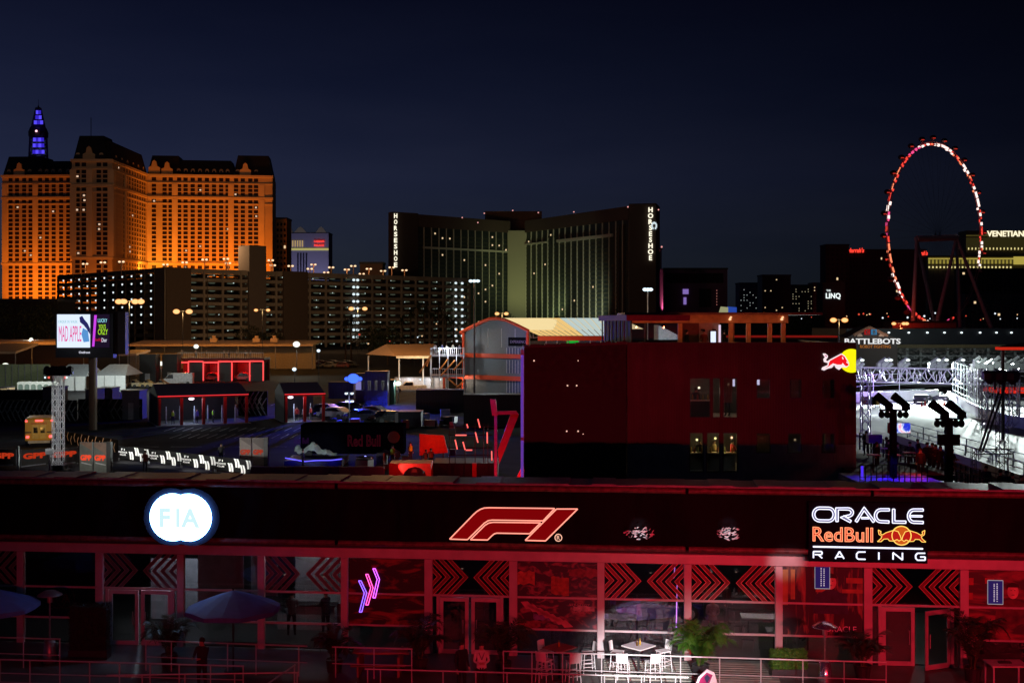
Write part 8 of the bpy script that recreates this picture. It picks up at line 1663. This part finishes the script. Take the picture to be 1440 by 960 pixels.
# red roofed edge at the right border
d = 120.; t = thing('red_canopy', 'red trimmed canopy entering at the right edge', 'canopy', (X(1440, d), d, 0)); g = MB(); g.box(X(1408, d), X(1490, d), d, d + 1.5, Z(492, d), Z(488, d)); g.build('red_trim', e('red_trim_glow', (.50, .02, .008), 1), t); g = MB(); g.prism([(X(1408, d), Z(488.2, d)), (X(1435, d), Z(483, d)), (X(1490, d), Z(479, d)), (X(1490, d), Z(488.2, d))], d + .1, d + 1.5); g.build('roof', BLK, t); g = MB(); g.box(X(1421, d), X(1424, d), d + 2, d + 2.3, 0, Z(492, d)); g.build('post', BLK, t)
d = 150.; t = thing('red_platform', 'red edged platform behind the dark truss tower at the right', 'platform', (X(1425, d), d, 0)); g = MB(); g.box(X(1405, d), X(1490, d), d, d + 5, Z(553, d), Z(547.5, d)); g.build('red_edge', e('platform_red', (.62, .02, .01), 1), t); g = MB(); 
for q in (1406, 1436, 1475): g.tube((X(q, d), d + 1, 0), (X(q, d), d + 1, Z(553, d)), .12)
g.build('legs', GREY, t)
# cars and cones on the track
race_car((X(1323, 183), 183, .01), radians(-60), m('race_dark', (.05, .05, .06), .3), 'dark racing car parked nose first by the far wall of the track', 'racing cars on the track'); race_car((X(1335, 186), 186, .01), radians(-70), m('race_grey', (.2, .2, .2), .3), 'grey racing car right beside the dark one', 'racing cars on the track')
car(1295, 566, 'black car at the far wall of the track left of the racing cars', BLK, radians(65), 4.2, 1.2)
for k, px in enumerate((1296, 1301, 1311, 1316, 1320, 1328, 1333, 1337)):
    x, d = gp(px, 571 - (k % 2)); g = MB(); g.lathe([(.16, 0), (.03, .7)], (0, 0, 0), 8); o = g.build('traffic_cone', m('cone_red', (.8, .08, .03), .5)); o.location = (x, d, .01); OFF[o.name] = (0, 0, 0); MB().box(-.2, .2, -.2, .2, 0, .04).build('base', m('cone_red', (.8, .08, .03)), o); tag(o, '%s traffic cone from the left in the row before the racing cars' % ORD[k], 'traffic cone', 'cones by the racing cars')
# big dark spotlight towers in the foreground terrace
BLKT = m('tower_black', (.004, .004, .004), .8, spec=.1)
def light_tower(px, pyt, pyb, d, lb, slab=None, sc_=1.0):
    x = X(px, d); zt = Z(pyt, d); t = thing('light_tower', lb, 'light tower', (x, d, 0), group='black light towers'); w_ = (9.2 / F * d) * sc_
    g = MB(); g.box(x - w_ / 2 * .9, x + w_ / 2 * .9, d - w_ / 2, d + w_ / 2, 0, zt); g.build('column', BLKT, t)
    if slab: g = MB(); g.box(X(slab[0], d), X(slab[1], d), d - .4, d - .4 + .3, Z(slab[3], d), Z(slab[2], d)); g.build('speaker_box', BLKT, t)
    g = MB(); bx = 20 / F * d; g.tube((x - bx, d - .1, zt - .05), (x + bx, d - .1, zt - .05), .05, 5); cb = g.build('crossbar', BLKT, t)
    for k, q in enumerate((-17, -9, 9, 17)): xx = x + q / F * d; g = MB(); g.ball((xx, d - .1, zt - .28), .17, .17, .2, 8, 6); g.tube((xx, d - .1, zt - .05), (xx, d - .1, zt - .2), .05); g.build('par_can', BLKT, t)
    for q, tl in ((-12, 1), (12, 1)):
        xx = x + q / F * d; s = 1 if q < 0 else 1; g = MB(); g.tube((xx + .35, d, zt + .12), (xx - .45, d, zt + .72), .17, 8, .23); g.build('moving_head', BLKT, t); g = MB(); g.box(xx + .05, xx + .4, d - .15, d + .15, zt - .02, zt + .3); g.build('yoke', BLKT, t)
    return t
light_tower(1256, 575, 700, 62, 'black light tower in front of the small video screen', None, .95); light_tower(1334, 587, 700, 58, 'black light tower with a square speaker box, nearest the track', (1317, 1346, 610, 625), 1.05)
d = 63.; t = thing('video_screen', 'small bright video screen with a blue and pink picture hung before the left light tower', 'screen', (X(1256, d), d - 1, 0)); g = MB(); g.box(X(1241, d), X(1271, d), d - .95, d - .8, Z(606.5, d), Z(592, d)); g.build('cabinet', BLK, t)
def artscreen(key):
    mt = bpy.data.materials.new(key); mt.use_nodes = True; T_ = mt.node_tree; T_.nodes.clear(); o = nn(T_, 'ShaderNodeOutputMaterial'); em = nn(T_, 'ShaderNodeEmission'); n = nn(T_, 'ShaderNodeTexNoise'); n.inputs['Scale'].default_value = 1.4; n.inputs['Distortion'].default_value = 2; tx = nn(T_, 'ShaderNodeTexCoord'); r = nn(T_, 'ShaderNodeValToRGB'); T_.links.new(tx.outputs['Object'], n.inputs[0]); T_.links.new(n.outputs['Fac'], r.inputs[0]); ramp(r, [(.38, (.02, .04, .7)), (.46, (.5, .6, 1)), (.52, (1, .95, 1)), (.62, (1, .35, .6))]); T_.links.new(r.outputs[0], em.inputs[0]); T_.links.new(em.outputs[0], o.inputs[0]); mt.cycles.emission_sampling = 'NONE'; return mt
g = MB(); g.box(X(1245, d), X(1271.5, d), d - .99, d - .955, Z(606, d), Z(592.5, d)); g.build('display', artscreen('screen_art'), t); g = MB(); g.tube((X(1250, d), d - .85, 0), (X(1250, d), d - .85, Z(606, d)), .06); g.build('stand', BLK, t)
# dark truss tower with slanted legs, right
d = 74.; DT = thing('dark_truss_tower', 'dark open truss tower with two slanting stays near the right edge', 'truss tower', (X(1409, d), d, 0)); DM = m('truss_dark', (.10, .085, .09), .5, .3)
g = MB(); truss_col(g, X(1409, d), d, 0, Z(522, d), .28, .5, .022); g.build('truss', DM, DT)
g = MB(); 
for k in range(6): g.lathe([(.1, Z(540, d)), (.45, Z(533, d)), (.5, Z(524, d)), (.3, Z(521, d))], (X(1392 + k * 7, d), d - .1 * k, 0), 7, 1, 1) if k % 2 == 0 else g.tube((X(1392 + k * 7, d), d, Z(548, d)), (X(1392 + k * 7, d), d, Z(524, d)), .05)
g.build('hanging_rig', m('rig_violet', (.10, .03, .08), .5), DT)
for dx in (0, 6): g = MB(); g.tube((X(1402 + dx, d), d - .2, Z(552, d)), (X(1364 + dx * .8, d), d - 1.5, Z(630, d)), .07, 5); g.build('stay', BLK, DT)
g = MB(); truss_beam(g, (X(1364, d), d - .6, Z(633, d)), (X(1418, d), d - .6, Z(633, d)), .16, .35, .02); g.build('cross_truss', DM, DT)
g = MB(); truss_beam(g, (X(1362, d), d - .6, 0), (X(1362, d), d - .59, Z(630, d)), .13, .4, .018) if False else truss_col(g, X(1364, d), d - .6, 0, Z(628, d), .13, .4, .018); g.build('side_truss', DM, DT)
# spectator terrace (dark) between the box building and the track
TE = thing('spectator_terrace', 'dark stepped spectator terrace glowing blue violet underneath, right of the red building', 'terrace', (X(1260, 70), 70, 0)); TD = m('terrace_dark', (.03, .025, .035), .6)
for k, (dy, zz, xr) in enumerate(((60, 4.0, 1330), (66, 3.6, 1345), (72, 3.2, 1330), (78, 2.8, 1290))):
    g = MB(); g.box(X(1209, dy), X(xr, dy), dy, dy + (4 if k == 0 else 6), zz - .3, zz); g.build('step', TD if k else m('violet_floor', (.20, .18, .35), .5), TE)
for px in (1212, 1260, 1310): g = MB(); g.tube((X(px, 61), 61, 0), (X(px, 61), 61, 3.7), .1); g.build('support', BLK, TE)
for px, en in ((1222, 40), (1248, 55), (1275, 55), (1298, 30)): lamp('floor_light', 'SPOT', (X(px, 61.5), 61.5, 5.6), en * 2.2, (.08, .02, 1), TE, (X(px, 61.5) + .01, 61.6, 4.0), .08, 95)
g = MB(); g.box(X(1211, 59.5), X(1213.5, 59.5), 59.4, 59.55, Z(673, 59.5), Z(655, 59.5)); g.build('light_tube', e('violet_tube', (.08, .03, .9), 1), TE)
for px, dy, zz in ((1222, 67, 4.6), (1251, 67, 4.6), (1272, 70, 4.4), (1240, 75, 4.1)): g = MB(); g.box(X(px, dy), X(px + 16, dy), dy, dy + .5, zz, zz + .05); g.build('counter_top', m('counter_lilac', (.45, .3, .6), .5), TE); g = MB(); g.box(X(px + 7, dy), X(px + 8.5, dy), dy + .2, dy + .3, 3.3, zz); g.build('counter_leg', BLK, TE)
lamp('terrace_red', 'POINT', (X(1285, 66), 67, 5.6), 22, (1, .06, .03), TE, None, .1); lamp('terrace_red', 'POINT', (X(1312, 64), 66, 5.2), 40, (1, .06, .03), TE, None, .1); lamp('terrace_violet', 'SPOT', (X(1225, 70), 71.5, 6.5), 120, (.3, .1, 1), TE, (X(1250, 73), 74, 3.4), .1, 80)
fence('black balustrade along the track edge of the dark terrace', [(X(1209, 84), 84), (X(1300, 72), 72), (X(1365, 64), 64), (X(1450, 58.5), 58.5)], 1.2, 3.1, .8, BLK, 4, 'black railings of the dark terrace', .06)
fence('lower black balustrade at the right end of the dark terrace', [(X(1345, 60), 60), (X(1450, 54), 54)], 1.3, 3.3, .5, BLK, 4, 'black railings of the dark terrace', .05)
fence('slatted black railing in front of the violet lit floor', [(X(1209, 58.5), 58.5), (X(1312, 58.5), 58.5)], 1.2, 3.9, .28, BLK, 2, 'black railings of the dark terrace', .025)
wall_line('terrace_deck', 'dark raised deck at the right end of the terrace behind the fascia', [(X(1318, 63), 63), (X(1455, 55), 55)], 2.7, 3.0, TD, 'terrace', 4)
rr = random.Random(31); rr2 = 0
spots = [(1212, 83), (1220, 81), (1231, 80), (1243, 77), (1250, 76), (1262, 77), (1283, 74), (1290, 72.5), (1296, 72), (1303, 71.5), (1308, 70.5), (1318, 69.5), (1226, 72), (1238, 70), (1275, 70), (1376, 62), (1388, 61), (1396, 60.5), (1404, 60), (1416, 59)]
for k, (px, dd) in enumerate(spots): person('%s dark spectator from the left along the terrace balustrade' % ORD[k], (X(px, dd), dd - 1.0 - (k % 3) * .7, (2.85 if dd > 74 else 3.2) if px < 1330 else 3.0), rr.uniform(-1, 1) + pi * .1, rr.choice([(.02, .02, .02), (.05, .02, .02), (.03, .03, .06)]), group='spectators on the dark terrace', arms=rr.choice(['down', 'fold', 'reach']))
for k, (px, dd) in enumerate(((1229, 78), (1285, 70))):
    x = X(px, dd); t = thing('terrace_table', ['high table with a violet box near the red building corner', 'dark hooded high table on the middle of the terrace'][k], 'table', (x, dd, 3.0)); g = MB(); g.box(x - .45, x + .45, dd - .3, dd + .3, 4.2, 4.26 + .5 * (k == 0)); g.build('table_top', [m('violet_box', (.10, .04, .6), .5), BLK][k], t)
    for s_ in (-1, 1): g = MB(); g.tube((x + s_ * .35, dd, 3.0), (x + s_ * .35, dd, 4.2), .03); g.build('leg', BLK, t)
# track floodlights on the bridge
def track_light(px, py, d, aim, en, ang, col=(.86, 1, .96), par=TB): lamp('track_floodlight', 'SPOT', (X(px, d), d, Z(py, d)), en, col, par, aim, .3, ang, .5)
track_light(1240, 505, 200, (X(1250, 165), 165, 0), 178500, 100); track_light(1313, 505, 196, (X(1330, 140), 140, 0), 178500, 105); track_light(1385, 500, 176, (X(1390, 130), 130, 0), 168000, 110, par=RB_); track_light(1440, 498, 172, (X(1440, 115), 115, 0), 115500, 110, par=RB_)
track_light(1225, 500, 170, (X(1260, 188), 189, 7), 9000, 110, (.6, .5, 1)); track_light(1330, 500, 168, (X(1330, 186), 186, 8), 8000, 110); track_light(1300, 480, 215, (X(1300, 262), 258, 6), 9000, 110); track_light(1400, 480, 215, (X(1400, 262), 258, 6), 8000, 110)
lamp('violet_truss_light', 'POINT', (X(1222, 178), 176, 5), 1200, (.45, .15, 1), TB, None, .2)
